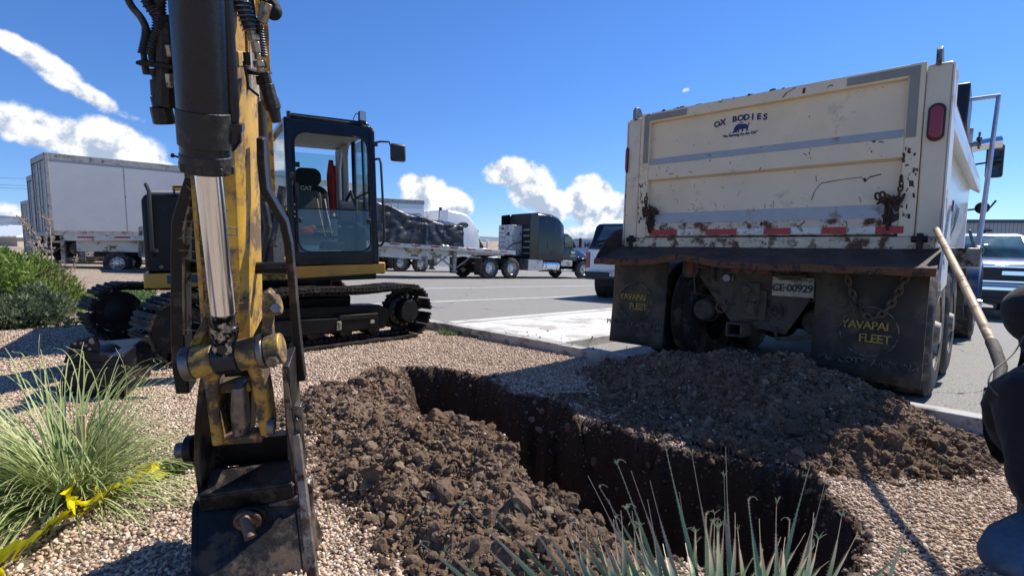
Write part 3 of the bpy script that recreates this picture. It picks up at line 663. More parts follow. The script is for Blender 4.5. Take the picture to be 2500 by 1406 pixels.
# ------------------------------------------------------------------ dump truck
def wheel(root, F_, c, r, w_, side, tyre=m_tire, rim=m_rim, dual=False, rimr=.55, hubout=.02, n=36, blocks=0, lugs=8, name='wheel'):
    """wheel part with tyre (mesh itself), rim and hub as sub-parts; axle along local y, side=+1/-1 is the outer side"""
    t = MB(F_); x, y, z = c; R0 = r; rr = r * rimr
    prof = [(rr, -.5), (rr * 1.05, -.5), (R0 * .86, -.52), (R0 * .95, -.47), (R0, -.36), (R0, -.02), (R0 * .985, 0), (R0, .02), (R0, .36), (R0 * .95, .47), (R0 * .86, .52), (rr * 1.05, .5), (rr, .5), (rr, -.5)]
    t.lathe([(a, b * w_) for a, b in prof], (x, y, z), 'y', n, caps=False)
    if dual: t.lathe([(a, b * w_ - side * w_ * 1.2) for a, b in prof], (x, y, z), 'y', n, caps=False)
    if blocks:
        for k in range(blocks):
            a_ = 2 * pi * k / blocks
            for q in (-1, 1):
                t.box((x + (R0 + .006) * math.cos(a_ + q * .04), y + q * w_ * .27, z + (R0 + .006) * math.sin(a_ + q * .04)), (.03, w_ * .4, R0 * 3.6 / blocks), Euler((0, -a_, 0)).to_matrix())
    wh = t.build(name, tyre, root)
    m = MB(F_); o = side * w_ * .5
    pr = [(rr * 1.04, o + side * .002), (rr * 1.0, o - side * .01), (rr * .93, o - side * .05), (rr * .86, o - side * w_ * .35), (rr * .62, o - side * w_ * .30), (rr * .45, o - side * w_ * .24), (.01, o - side * w_ * .24)]
    m.lathe([(rr * 1.0, o - side * w_ * .6), (rr * 1.04, o - side * w_ * .3)] + pr, (x, y, z), 'y', n)
    m.build('rim', rim, wh)
    h = MB(F_); h.lathe([(rr * .34, o - side * w_ * .26), (rr * .34, o - side * .02), (rr * .28, o + side * hubout), (.01, o + side * hubout)], (x, y, z), 'y', 20)
    for k in range(lugs):
        a_ = 2 * pi * k / lugs; h.lathe([(.018, o - side * w_ * .26), (.018, o - side * w_ * .14), (.005, o - side * w_ * .14)], (x + rr * .52 * math.cos(a_), y, z + rr * .52 * math.sin(a_)), 'y', 6)
    for k in range(8):
        a_ = 2 * pi * (k + .5) / 8; h.cur = 1; h.lathe([(rr * .085, o - side * w_ * .285), (rr * .085, o - side * w_ * .255), (.005, o - side * w_ * .25)], (x + rr * .73 * math.cos(a_), y, z + rr * .73 * math.sin(a_)), 'y', 8)
    h.cur = 0
    h.build('hub', [rim, m_underdk], wh); return wh
def chain(mb, pts, r, L):
    pts = [Vector(p) for p in pts]; seg = [0]
    for i in range(1, len(pts)): seg.append(seg[-1] + (pts[i] - pts[i - 1]).length)
    n = int(seg[-1] / (L * .74))
    for k in range(n):
        s_ = (k + .5) / n * seg[-1]; i = max(j for j in range(len(seg) - 1) if seg[j] <= s_); f_ = (s_ - seg[i]) / (seg[i + 1] - seg[i])
        c = pts[i].lerp(pts[i + 1], f_); t_ = (pts[i + 1] - pts[i]).normalized(); a_ = t_.orthogonal().normalized()
        if abs(t_.z) < .99:
            a_ = t_.cross(Vector((1, 0, 0))).normalized()
        b_ = t_.cross(a_)
        if k % 2: a_ = b_
        else: a_ = (a_ + b_ * .3).normalized()
        m = [c + t_ * (math.cos(q) * L * .5) + a_ * (math.sin(q) * L * .30) for q in [2 * pi * j / 12 for j in range(12)]]
        mb.path(m, r, 6, closed=True)
def cat_(a, b, sag, n=14):
    a, b = Vector(a), Vector(b); return [a.lerp(b, i / n) - Vector((0, 0, sag * (1 - (2 * i / n - 1) ** 2))) for i in range(n + 1)]

TC = Vector((1.95, 4.295, 0)); FT = frame(TC.x, TC.y, 43.99)
truck = empty('dump_truck', FT, 'cream and white tandem dump truck backed up to the soil mound, navy cab', 'dump truck')
def M_(): return MB(FT)
W2 = 1.22
# body box: floor, front wall, rounded sides
b = M_()
b.bx((.10, -1.02, 1.20), (4.45, 1.02, 1.28)); b.bx((4.36, -1.12, 1.25), (4.46, 1.12, 2.85))
b.build('dump_body', m_white, truck, bev=.01)
for sg in (1, -1):
    q = M_(); prof = []
    for k in range(11):
        a_ = k / 10; z = 2.12 - .92 * math.sin(a_ * pi / 2 * 1.0); y = (1.13 - .22 * (1 - math.cos(a_ * pi / 2)) * 1.0)
        prof.append((y * sg, z))
    prof2 = [(y - .03 * sg, z) for y, z in prof][::-1]
    q.loft([[(x, y, z) for y, z in prof + prof2] for x in (.12, 1.5, 3.0, 4.36)])
    s_ = q.build('side_panel', m_white if sg < 0 else m_whitedirty, truck)
    r_ = M_(); r_.prism([(sg * 1.10, 2.10), (sg * 1.22, 2.02), (sg * 1.235, 2.06), (sg * 1.22, 2.20), (sg * 1.10, 2.22)], .12, 4.44, 'x'); r_.build('top_rail', m_white, truck, bev=.008)
    r_ = M_(); r_.bx((.35, sg * 1.10, 2.222), (4.3, sg * 1.145, 2.47)); r_.build('side_board', m_weatherwood, truck, bev=.004)
    r_ = M_(); r_.bx((.1, sg * .90, 1.165), (4.4, sg * 1.0, 1.27)); r_.build('bottom_rail', m_whitedirty, truck, bev=.006)
    for xx in (.95,):
        pass
    # corner post, its outer white face, side lamp
    p = M_(); p.prism([(.0, 1.22), (.0, 2.36), (.02, 2.40), (.20, 2.40), (.24, 2.36), (.24, 1.22)], sg * 1.085, sg * W2, 'y'); cp = p.build('corner_post', m_cream, truck, bev=.012)
    e = M_(); e.bx((-.002, sg * (W2 + .002), 1.2), (.26, sg * (W2 + .012), 2.38)); e.build('post_side_plate', m_whitedirty, cp)
    e = M_(); lw_ = 1 if sg < 0 else .28; lc_ = sg * (1.155 if sg < 0 else 1.213); e.prism([(lc_ + .048 * lw_ * math.cos(a_), 2.0 + (.075 if math.sin(a_) > 0 else -.075) + .05 * math.sin(a_)) for a_ in [2 * pi * j / 24 for j in range(24)]], -.022, -.002, 'x'); gk = e.build('lamp_gasket', m_plastic, cp, bev=.004)
    e = M_(); e.prism([(lc_ + .036 * lw_ * math.cos(a_), 2.0 + (.072 if math.sin(a_) > 0 else -.072) + .038 * math.sin(a_)) for a_ in [2 * pi * j / 24 for j in range(24)]], -.034, -.02, 'x'); e.build('tail_lamp', m_redlens, cp, bev=.008)
    # hinge hook on top and latch at the bottom
    e = M_(); e.prism([(-.03, 2.38), (-.03, 2.47), (.0, 2.50), (.06, 2.50), (.12, 2.44), (.22, 2.42), (.22, 2.37)], sg * 1.13, sg * 1.16, 'y'); e.build('upper_hinge', m_steel, truck, bev=.004)
    e = M_(); e.bx((-.05, sg * 1.10, 1.06), (-.01, sg * 1.135, 1.26)); e.tube((-.03, sg * 1.07, 1.22), (-.03, sg * 1.16, 1.22), .022); e.bx((-.03, sg * 1.09, 1.0), (.02, sg * 1.15, 1.10)); e.build('latch_hook', m_darksteel, truck, bev=.004)
# ribs hint and picture decal on the belly of the right side
dc = M_(); pr = []
for k in range(7):
    a_ = .28 + .42 * k / 6; pr.append((-(1.13 - .22 * (1 - math.cos(a_ * pi / 2))) - .004, 2.12 - .92 * math.sin(a_ * pi / 2)))
dc.add([(x, y, z) for x in (2.4, 3.3) for y, z in pr], [(i, i + 1, i + 8, i + 7) for i in range(6)])
m_decal = mat('blue and grey picture decal', (.22, .30, .42), .4, var=.5, vs=8, dirt=(.06, .07, .09), dirt_amt=.5, dirt_scale=5)
dc.build('side_decal', m_decal, truck, smooth=0)
# tailgate
t = M_()
RX = .055
t.bx((RX, -1.0, 1.34), (RX + .02, 1.0, 2.335))                                             # recessed skin
t.bx((0, -1.08, 1.24), (.075, -.985, 2.42)); t.bx((0, .985, 1.24), (.075, 1.08, 2.42))      # stiles
t.bx((.002, -.985, 2.33), (.073, .985, 2.42))                                               # top rail
t.prism([(RX + .001, 1.995), (0, 1.925), (0, 1.79), (RX + .001, 1.775)], -.985, .985, 'y')   # middle beam
tg = t.build('tailgate', m_cream, truck, bev=.006)
t = M_(); t.prism([(RX + .0, 1.475), (-.001, 1.37), (-.001, 1.255), (.073, 1.245), (.073, 1.475)], -.984, .984, 'y'); t.build('bottom_beam', m_creambt, tg, bev=.006)
g_ = mat('dusty slope with painted sky light', (.50, .49, .45), .42, var=.05, dirt=(.3, .25, .18), dirt_amt=.25, dirt_scale=6)  # grey imitates sky light on the upward slopes, painted into the colour
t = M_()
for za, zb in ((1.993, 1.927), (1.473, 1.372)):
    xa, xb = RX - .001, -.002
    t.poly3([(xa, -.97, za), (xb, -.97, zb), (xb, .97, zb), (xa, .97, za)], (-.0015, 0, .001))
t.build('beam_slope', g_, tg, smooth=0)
t = M_()
for sg, (a0, a1, z0) in ((1, (.62, 1.045, 1.95)), (-1, (.62, 1.05, 1.92))):
    t.bx((-.003, sg * a0, 2.345), (-.0005, sg * a1, 2.402)); t.bx((-.003, sg * .992, z0), (-.0005, sg * a1, 2.3445))
t.build('corner_tape', m_tapegrey, tg, smooth=0)
t = M_(); n_ = 0
for i, (a0, a1) in enumerate(((.97, .66), (.43, .12), (-.06, -.30), (-.48, -.68), (-.82, -1.02))):
    t.bx((-.004, a0 - .04, 1.262), (-.0015, a1, 1.312))
t.build('red_reflective_tape', m_tapered, tg, smooth=0)
t = M_()
for i, (a0, a1) in enumerate(((.655, .50), (.115, -.095), (-.305, -.51), (-.685, -.855))): t.bx((-.004, a0, 1.262), (-.0015, a1, 1.312))
t.build('white_reflective_tape', m_tapewht, tg, smooth=0)
# lettering and the bull emblem (about .3 m wide)
t = M_(); rt, up = (0, -1, 0), (0, 0, 1); X0 = RX - .004; cy_, cz_ = .16, 2.20
for i, ch in enumerate("OX BODIES"):
    if ch == ' ': continue
    u = (i - 4) * .050; put_text(t, ch, (X0, cy_ - u, cz_ + .05 - .55 * u * u), rt, (0, 0, 1), .068, bold=.0022)
put_text(t, "INC", (X0, cy_ - .01, cz_ + .012), rt, up, .015)
put_text(t, '"As Strong As An Ox"', (X0, cy_, cz_ - .085), rt, up, .032, bold=.0008)
ox = [(-.085,-.035),(-.07,-.02),(-.075,0),(-.06,.012),(-.05,.03),(-.02,.042),(.02,.036),(.05,.034),(.075,.026),(.085,.01),(.10,.03),(.088,.042),(.094,.046),(.108,.03),(.094,-.002),(.088,-.02),(.092,-.045),(.078,-.045),(.07,-.022),(.04,-.016),(.035,-.045),(.02,-.045),(.022,-.018),(-.01,-.02),(-.012,-.048),(-.026,-.048),(-.028,-.02),(-.04,-.05),(-.056,-.046),(-.05,-.03),(-.06,-.04),(-.075,-.05),(-.095,-.052),(-.082,-.044)]
t.add([(X0, cy_ - a_ * .72, cz_ - .028 + b_ * .8) for a_, b_ in ox] + [(X0 + .003, cy_ - a_ * .72, cz_ - .028 + b_ * .8) for a_, b_ in ox], [tuple(range(len(ox)))] + [(i, (i + 1) % len(ox), (i + 1) % len(ox) + len(ox), i + len(ox)) for i in range(len(ox))])
t.build('maker_lettering', m_inkblue, tg, smooth=0)
# long scratches and scrapes in the paint
t = M_(); rnd = random.Random(4)
def scr(pts, wd=.005, x=None):
    for p_, q_ in zip(pts[:-1], pts[1:]):
        xx = RX - .0015 if x is None else x; a_, b_ = Vector((xx, p_[0], p_[1])), Vector((xx, q_[0], q_[1])); d = (b_ - a_).normalized(); n2v = Vector((0, -d.z, d.y)) * wd * rnd.uniform(.3, .7)
        t.poly3([a_ - n2v, b_ - n2v, b_ + n2v, a_ + n2v], (-.001, 0, 0))
scr([(-.42,1.53),(-.44,1.60),(-.48,1.655),(-.60,1.67),(-.74,1.68),(-.765,1.645),(-.79,1.675),(-.86,1.69)], .006)
scr([(-.765,1.645),(-.76,1.67)], .012)
for _ in range(38):
    y, z = rnd.uniform(-.95, .95), 1.48 + .28 * rnd.random() ** 2.; L = rnd.uniform(.01, .05); a_ = rnd.uniform(-2, 2); scr([(y, z), (y + L * math.cos(a_), z + L * math.sin(a_))], .0026)
for _ in range(40):
    y, z = rnd.uniform(-1.04, 1.04), rnd.choice((rnd.uniform(2.34, 2.41), rnd.uniform(1.80, 1.92), rnd.uniform(1.315, 1.37), rnd.uniform(1.315, 1.37))); L = rnd.uniform(.01, .045); a_ = rnd.uniform(-1.9, 1.9); scr([(y, z), (y + L * math.cos(a_), z + L * math.sin(a_) * .5)], .005, -.0015)
scr([(-.18,2.345),(-.21,2.38),(-.25,2.395),(-.27,2.41)], .007, -.0015); scr([(-.33,2.35),(-.335,2.39)], .012, -.0015); scr([(-.49,2.36),(-.51,2.375),(-.53,2.37)], .006, -.0015)
scr([(-.68,2.36),(-.74,2.352)], .012, -.0015)
for _ in range(34):
    y = rnd.uniform(-1.075, -.99); z = rnd.uniform(1.36, 1.85) ; L = rnd.uniform(.01, .04); a_ = rnd.uniform(1.0, 2.1); scr([(y, z), (y + L * math.cos(a_) * .6, z + L * math.sin(a_))], .016 * rnd.random(), -.0015)
for _ in range(26):
    y = rnd.uniform(1.0, 1.075); z = rnd.uniform(1.36, 1.75); L = rnd.uniform(.01, .04); a_ = rnd.uniform(1.0, 2.1); scr([(y, z), (y + L * math.cos(a_) * .5, z + L * math.sin(a_))], .012 * rnd.random(), -.0015)
t.build('paint_scratches', mat('scratch rust', (.06, .035, .025), .8, var=.3), tg, smooth=0)
# rust run below each chain
def stain(mb, cy, cz, w0, h0, x=-.0025, seed=0):
    rn = random.Random(seed); pts = []; n = 34
    for k in range(n):
        a_ = 2 * pi * k / n; r_ = 1 + .35 * rn.uniform(-1, 1) ; pts.append((cy + w0 * r_ * math.cos(a_) * (1 if math.sin(a_) > 0 else .55), cz + h0 * r_ * math.sin(a_)))
    mb.prism(pts, x, x + .0015, 'x')
for sg, cyy in ((1, .93), (-1, -.93)):
    t = M_(); stain(t, cyy, 1.36, .05, .09, -.0035, 5 + sg); stain(t, cyy, 1.47, .05, .05, RX - .01, 15 + sg); t.build('rust_stain', m_rust, tg, smooth=0)
    c_ = M_(); rn = random.Random(9 + sg)
    for k in range(5 if sg < 0 else 4):
        a0 = (-.012 - .018 * rn.random(), cyy + .075 - .03 * k, 1.53 + rn.uniform(-.02, .02)); a1 = (-.01 - .03 * rn.random(), cyy + .04 - .03 * k, 1.49 + rn.uniform(-.02, .04)); chain(c_, cat_(a0, a1, .04 + .03 * rn.random(), 8), .0075, .052)
    chain(c_, [(-.02, cyy, 1.47), (-.022, cyy + .01, 1.36), (-.02, cyy, 1.29)], .007, .05)
    chain(c_, [(-.004, cyy + sg * .055, 1.66), (-.006, cyy + sg * .06, 1.60), (-.012, cyy + sg * .05, 1.52)], .006, .045)
    c_.build('tailgate_chain', mat('rusty chain %d' % sg, (.07, .042, .03), .75, metal=.4, var=.4, vs=30, dirt=(.14, .065, .03), dirt_amt=.4, dirt_scale=30), tg)
# rear cross beam and the rusty spreader apron with its bent lip and wings
t = M_(); t.bx((-.02, -1.2, 1.14), (.1, 1.2, 1.238)); t.build('rear_beam', m_creambt, truck, bev=.008)
ys_ = np.linspace(-1.25, 1.27, 30); secs = []; edge = []
rn = random.Random(3)
for y in ys_:
    dent = .055 * math.exp(-((y - .42) / .22) ** 2); xe = -.42 + .5 * dent + rn.uniform(-.004, .004); ze = 1.0 + dent + rn.uniform(-.003, .003)
    secs.append([(.0, y, 1.16), (xe, y, ze + .018), (xe, y, ze - .006), (.0, y, 1.13)]); edge.append((xe, ze))
q = M_(); q.loft(secs); ap = q.build('apron', m_rust, truck)
q = M_(); q.loft([[(e[0] - .006, y, e[1] + .022), (e[0] + .004, y, e[1] + .026), (e[0] + .004, y, e[1] - .03), (e[0] - .006, y, e[1] - .026)] for y, e in zip(ys_, edge)]); q.build('apron_lip', m_rustedge, ap)
q = M_()
for k in range(26): 
    y = rn.uniform(-1.2, 1.2); x = -rn.uniform(.03, .36); q.ball((x, y, 1.16 + x * .38 + .006), rn.uniform(.005, .016), (1, 1.3, .6), 6, 4)
q.build('soil_crumbs', m_soil, ap)
q = M_(); wl = [(.03, 1.15), (.03, 1.33), (-.10, 1.30), (-.25, 1.20), (-.38, 1.06), (-.43, .985), (-.2, 1.05)]; q.prism(wl, 1.255, 1.27, 'y'); q.build('apron_wing', m_rust, truck)
q = M_(); q.prism([(.05, .92), (.0, 1.38), (-.06, 1.44), (-.13, 1.36), (-.36, 1.01), (-.37, .94), (-.3, .88)], -1.27, -1.255, 'y'); wg = q.build('apron_wing', m_whitedirty, truck, label='white splash wing with a red marker, right end of the apron')
q = M_(); q.bx((-.05, -1.283, 1.40), (-.02, -1.272, 1.47)); q.build('marker_lamp', m_redlens, wg)
q = M_(); q.bx((-.30, -1.275, 1.05), (-.14, -1.272, 1.09)); q.build('tape_strip', m_tapewht, wg)
# mud flaps with lettering
for y0, y1, ttl in ((1.27, .70, 'l'), (-.52, -1.19, 'r')):
    q = M_(); nx_, nz_ = 8, 10; vs = []
    for i in range(nx_ + 1):
        for j in range(nz_ + 1):
            y = y0 + (y1 - y0) * i / nx_; z = 1.10 - (1.10 - .21) * j / nz_; vs.append((-.06 - .03 * (j / nz_) ** 2 + .008 * math.sin(i * .9 + j * .4), y, z))
    q.add(vs, [(i * (nz_ + 1) + j, i * (nz_ + 1) + j + 1, (i + 1) * (nz_ + 1) + j + 1, (i + 1) * (nz_ + 1) + j) for i in range(nx_) for j in range(nz_)])
    fl = q.build('mud_flap', m_flap, truck, solid=.014)
    q = M_(); cy = (y0 + y1) / 2 + (.02 if ttl == 'l' else -.02); cz = .63 if ttl == 'l' else .57; xf = -.098
    put_text(q, "YAVAPAI", (xf, cy + .025, cz + .035), rt, up, .078, sp=.9, bold=.001); put_text(q, "FLEET", (xf - .003, cy - .04, cz - .055), rt, up, .082, sp=.9, bold=.001)
    q.build('flap_lettering', m_flapyel, fl, smooth=0)
    q = M_(); q.ring(.175, .005, (xf, cy, cz - .005), Euler((0, pi / 2, 0)).to_matrix(), 40, 6); put_text(q, "PRESCOTT, ARIZONA", (xf - .006, cy, cz - .225), rt, up, .062, bold=.001)
    q.build('flap_emblem_ring', m_flapdk, fl, smooth=0)
    q = M_(); q.bx((-.075, y0, 1.06), (-.045, y1, 1.12)); q.build('flap_hanger', m_underdk, truck)
q = M_(); chain(q, cat_((-.10, -.70, 1.03), (-.10, -1.08, 1.02), .36, 22), .010, .062); q.build('drop_chain', m_under, truck)
# hitch plate assembly
hp = M_(); hp.prism([(.52, 1.10), (.50, .93), (.16, .50), (-.28, .45), (-.44, .74), (-.46, 1.10)], .10, .125, 'x'); hitch = hp.build('hitch_plate', m_under, truck, bev=.004)
q = M_(); q.bx((.07, -.16, .93), (.098, .22, 1.03)); q.bx((.06, -.13, .55), (.098, .06, .80)); q.bx((.04, -.08, .70), (.06, .02, .86))
q.tube((.0, .02, .80), (.05, .02, .80), .035); q.ring(.05, .012, (.03, -.03, .72), Euler((0, pi / 2, 0)).to_matrix()); q.bx((.0, -.06, .60), (.06, .0, .70))
q.bx((-.12, -.01, .41), (.5, .12, .425)); q.bx((-.12, -.01, .51), (.5, .12, .525)); q.bx((-.12, -.01, .425), (.5, .004, .51)); q.bx((-.12, .106, .425), (.5, .12, .51))
q.tube((.09, .36, .96), (-.04, .43, .99), .016); q.tube((.09, .33, .86), (.06, .33, .99), .018)
q.tube((.08, -.27, .92), (-.03, -.33, 1.04), .016); q.tube((.04, -.20, .925), (.04, -.42, .93), .014); q.bx((.05, -.38, .90), (.08, -.24, .94)); 
for yy in (-.20, .24): q.ring(.045, .009, (.07, yy, .63), Euler((0, pi / 2, 0)).to_matrix()); q.bx((.07, yy - .03, .66), (.098, yy + .03, .70))
q.build('pintle_hitch', m_under, hitch, bev=.003)
q = M_(); 
for yy in (.13, .02, -.10): q.lathe([(.045, .052), (.045, .07), (.001, .072)], (0, yy, .98), 'x', 20)
q.build('marker_lamp', m_redlensd, hitch)
q = M_(); q.tube((.04, .20, .89), (.098, .20, .89), .032); q.bx((.07, .15, .87), (.097, .24, .91)); q.build('socket', m_steel, hitch)
for yy, x0_ in ((.53, .12), (-.54, .12)):
    q = M_(); q.prism([(yy - .075, .93), (yy - .045, .88), (yy + .045, .88), (yy + .075, .93), (yy + .075, 1.08), (yy + .045, 1.12), (yy - .045, 1.12), (yy - .075, 1.08)], .04, .09, 'x'); bx_ = q.build('tail_lamp', m_under, truck, bev=.004)
    q = M_(); q.prism([(yy + .032 * math.cos(a_), 1.0 + (.065 if math.sin(a_) > 0 else -.065) + .034 * math.sin(a_)) for a_ in [2 * pi * j / 20 for j in range(20)]], .028, .042, 'x'); q.build('lens', m_redlensd, bx_, bev=.005)
q = M_(); q.bx((.06, -.475, .765), (.066, -.17, .92)); pl = q.build('number_plate', m_plate, truck, bev=.003)
q = M_(); put_text(q, "CE\u00b700929", (.056, -.322, .832), rt, up, .082, bold=.002, sp=.92); q.build('plate_number', m_ink, pl, smooth=0)
q = M_(); q.bx((.0565, -.43, .893), (.0585, -.215, .912)); q.build('plate_band', m_plategrn, pl)
# brake chambers, axles, suspension and frame
for yy, zz in ((.46, .58), (-.46, .56)):
    q = M_(); q.lathe([(.001, .2), (.085, .2), (.10, .22), (.10, .30), (.115, .31), (.115, .335), (.10, .345), (.10, .42), (.05, .44)], (0, yy, zz), 'x', 24); q.build('brake_chamber', m_under, truck)
q = M_(); q.bx((.1, .36, .80), (6.3, .44, 1.06)); q.bx((.1, -.44, .80), (6.3, -.36, 1.06)); q.tube((.83, -.9, .52), (.83, .9, .52), .09); q.tube((2.1, -.9, .52), (2.1, .9, .52), .09); q.ball((.83, 0, .52), .2); q.ball((2.1, 0, .52), .2)
for sg in (1, -1): q.bx((.5, sg * .5, .62), (2.5, sg * .62, .72)); q.bx((1.3, sg * .46, .60), (1.65, sg * .66, .95))
q.bx((.15, -.95, 1.08), (4.6, .95, 1.16)); q.bx((.12, -.36, .88), (.2, .36, 1.08)); q.build('chassis_frame', m_underdk, truck, bev=.01)
q = M_(); q.path([(.3, .3, 1.0), (.05, .25, .98), (.02, .1, 1.07), (.3, 0, 1.1)], .01, 6); q.path([(.1, -.2, .5), (.02, -.24, .42), (.1, -.4, .44), (.3, -.6, .5), (.5, -.8, .5)], .018, 6); q.path([(.1, .52, .9), (.1, .5, .74), (.3, .4, .7)], .008, 6); q.path([(.12, -.5, .88), (.08, -.47, .74), (.2, -.4, .72)], .007, 6); q.build('air_hose', m_under, truck)
for x in (.83, 2.11):
    for sg in (1, -1): wheel(truck, FT, (x, sg * 1.05, .515), .515, .27, sg, rim=m_rimdusty, dual=True, n=40, rimr=.56)
# rear fenders / navy cab
for sg in (1, -1): wheel(truck, FT, (6.15, sg * 1.06, .52), .52, .29, sg, rim=m_rim, n=40, rimr=.56, hubout=.08)
q = M_(); arc = [(6.15 + .66 * math.cos(a_), .56 + .66 * math.sin(a_)) for a_ in np.linspace(0.05, pi - .05, 18)]
for sg in (1, -1):
    s0 = [[(x, sg * y, z) for y in (.80,)] + [(x, sg * 1.24, z)] + [(x, sg * 1.26, z - .06)] + [(x, sg * .80, z - .06)] for x, z in arc]; q.loft(s0)
q.loft([[(x, -y_, z0), (x, y_, z0), (x, y_, z1), (x, y_ * .82, z1 + .06), (x, -y_ * .82, z1 + .06), (x, -y_, z1)] for x, y_, z0, z1 in ((5.6, .90, .8, 1.75), (6.4, .85, .8, 1.70), (7.1, .75, .8, 1.5), (7.2, .7, .8, 1.35))])
q.loft([[(x, -1.02, 1.0), (x, 1.02, 1.0), (x, 1.02, z1 - .1), (x, .92, z1), (x, -.92, z1), (x, -1.02, z1 - .1)] for x, z1 in ((4.75, 2.72), (4.8, 2.78), (5.35, 2.78), (5.7, 1.9))])
cab_ = q.build('cab', m_navy, truck, bev=.01)
q = M_(); q.bx((4.74, -.72, 1.95), (4.748, .72, 2.5)); 
for sg in (1, -1): q.prism([(4.95, 1.85), (4.95, 2.55), (5.3, 2.55), (5.6, 1.95), (5.6, 1.85)], sg * 1.022, sg * 1.027, 'y')
q.build('window', m_carwin, cab_)
q = M_(); q.bx((4.7, -.36, .75), (7.25, .36, .95)); q.tube((3.4, -.86, .7), (4.9, -.86, .7), .30, n=28); q.bx((4.95, -1.12, .42), (5.4, -.85, .50)); q.bx((4.95, -1.12, .70), (5.4, -.85, .74)); q.bx((3.2, .6, .45), (4.8, 1.1, .95)); q.build('fuel_tank', m_underdk, truck, bev=.01)
q = M_(); q.bx((2.75, -1.24, .50), (2.77, -.70, 1.02)); q.bx((2.72, -1.24, 1.0), (2.79, -.6, 1.05)); q.build('mud_flap', m_flap, truck, label='small mud flap ahead of the rear wheels')
# exhaust, perforated heat shield, mirror
q = M_(); q.tube((4.62, -.98, 1.2), (4.62, -.98, 2.42), .065, n=20); pts = [(4.62, -.98, 2.42), (4.62, -.99, 2.52), (4.64, -1.03, 2.61), (4.68, -1.10, 2.66), (4.72, -1.22, 2.69), (4.76, -1.38, 2.71)]; q.path(pts, [.065, .065, .067, .069, .072, .076], 20); ex = q.build('exhaust_stack', m_chrbump, truck)
q = M_(); hs = []
m_perf = mat('perforated stainless shield', (.30, .31, .33), .35, metal=.6, var=.1)
n_ = 12
for i in range(n_ + 1):
    a_ = pi * .5 + pi * i / n_ + .3; hs.append((4.62 - .12 * math.cos(a_ - pi) * 1.0, -.98 + .12 * math.sin(a_ - pi) * 1.0))
q.loft([[(x, y, z) for x, y in hs] + [(x * .998 + .009, y * .995, z) for x, y in hs[::-1]] for z in (1.15, 2.20)])
sh = q.build('heat_shield', m_perf, ex)
q = M_()
for i in range(n_):
    for j in range(30):
        a_ = pi * .5 + pi * (i + (.5 if j % 2 else 0)) / n_ + .3; x, y = 4.62 - .1225 * math.cos(a_ - pi), -.98 + .1225 * math.sin(a_ - pi); q.ball((x, y, 1.18 + j * .034), .0105, (1, 1, 1), 6, 4)
q.build('shield_holes', m_underdk, sh)
q = M_(); q.box((5.55, -1.31, 2.59), (.09, .19, .46)); mr = q.build('door_mirror', m_plastic, truck, bev=.03)
q = M_(); q.path([(5.62, -1.02, 2.57), (5.57, -1.3, 2.59), (5.56, -1.36, 2.52)], .014, 8); q.path([(5.62, -1.02, 1.92), (5.57, -1.3, 1.94), (5.56, -1.36, 2.04)], .014, 8); q.ball((5.55, -1.22, 1.94), .085, (.5, 1, 1)); q.build('mirror_arm', m_plastic, mr)
q = M_(); q.box((5.50, -1.31, 2.59), (.004, .165, .42)); q.build('mirror_glass', m_carwin, mr)
# tarp system: aluminium arm, cross tube, rolled mesh cover
q = M_(); q.path([(2.22, -1.33, 1.22), (2.5, -1.34, 1.62), (3.70, -1.345, 2.98), (3.74, -1.345, 3.05)], .022, 12); q.path([(3.74, -1.36, 3.05), (3.74, -1.1, 3.055)], .022, 12); q.build('tarp_arm', mat('mill finish aluminium', (.50, .50, .54), .35, metal=.6, var=.08), truck)
q = M_(); q.path([(3.74, -1.12, 3.055), (3.74, .9, 3.06)], .032, 12); q.box((3.4, -.85, 2.82), (.5, .55, .5), (0, .25, 0)); q.bx((2.5, -1.05, 2.46), (3.6, -1.0, 2.62)); q.build('tarp_cover', m_tarp, truck, bev=.02)
q = M_(); q.bx((2.1, -1.36, 1.06), (2.36, -1.02, 1.24)); q.ball((2.22, -1.33, 1.22), .05); q.tube((2.2, -1.33, 1.16), (2.2, -1.26, 1.42), .012); q.build('arm_pivot', m_steel, truck, bev=.01)
q = M_(); q.bx((3.9, -1.22, 2.55), (4.05, -1.0, 2.57)); q.ball((3.95, -1.2, 2.62), .03); q.tube((3.95, -1.2, 2.5), (3.95, -1.2, 2.7), .012); q.build('tarp_bracket', m_steel, truck)
# soil heaped up above the tailgate's top edge
q = M_(); rn = random.Random(8)
for k in range(60):
    y = rn.uniform(-.2, 1.0); q.ball((rn.uniform(.0, .06), y, 2.42 + rn.uniform(-.004, .004)), rn.uniform(.003, .012 if rn.random() < .8 else .024), (1, 1.4, .8), 6, 4)
q.build('soil_crumbs', m_soil, truck)
q = M_(); q.loft([[(x, -.95, 1.3), (x, .95, 1.3), (x, .9, h_), (x, -.9, h_)] for x, h_ in ((.2, 1.9), (1.5, 2.15), (3., 2.2), (4.3, 2.0))]); q.build('soil_load', m_soil, truck)
# ------------------------------------------------------------------ excavator
EX, EY = -2.95, 6.35
FE = frame(EX - .1, EY, math.degrees(math.atan2(.53, -.85)), tilt=False)
F0 = frame(EX, EY, math.degrees(math.atan2(.41, -.91)), tilt=False)
FB = frame(-2.41, 5.77, 45.5)          # upper works: +X where the boom points, +Y the operator's left
FU = frame(-2.80, 5.88, 39.0)                                                     # undercarriage: +X towards the drive sprockets
exc = empty('excavator', FE, 'yellow and black tracked excavator with its bucket lowered beside the trench', 'excavator')
def E(): return MB(FE)
def U(): return MB(FU)
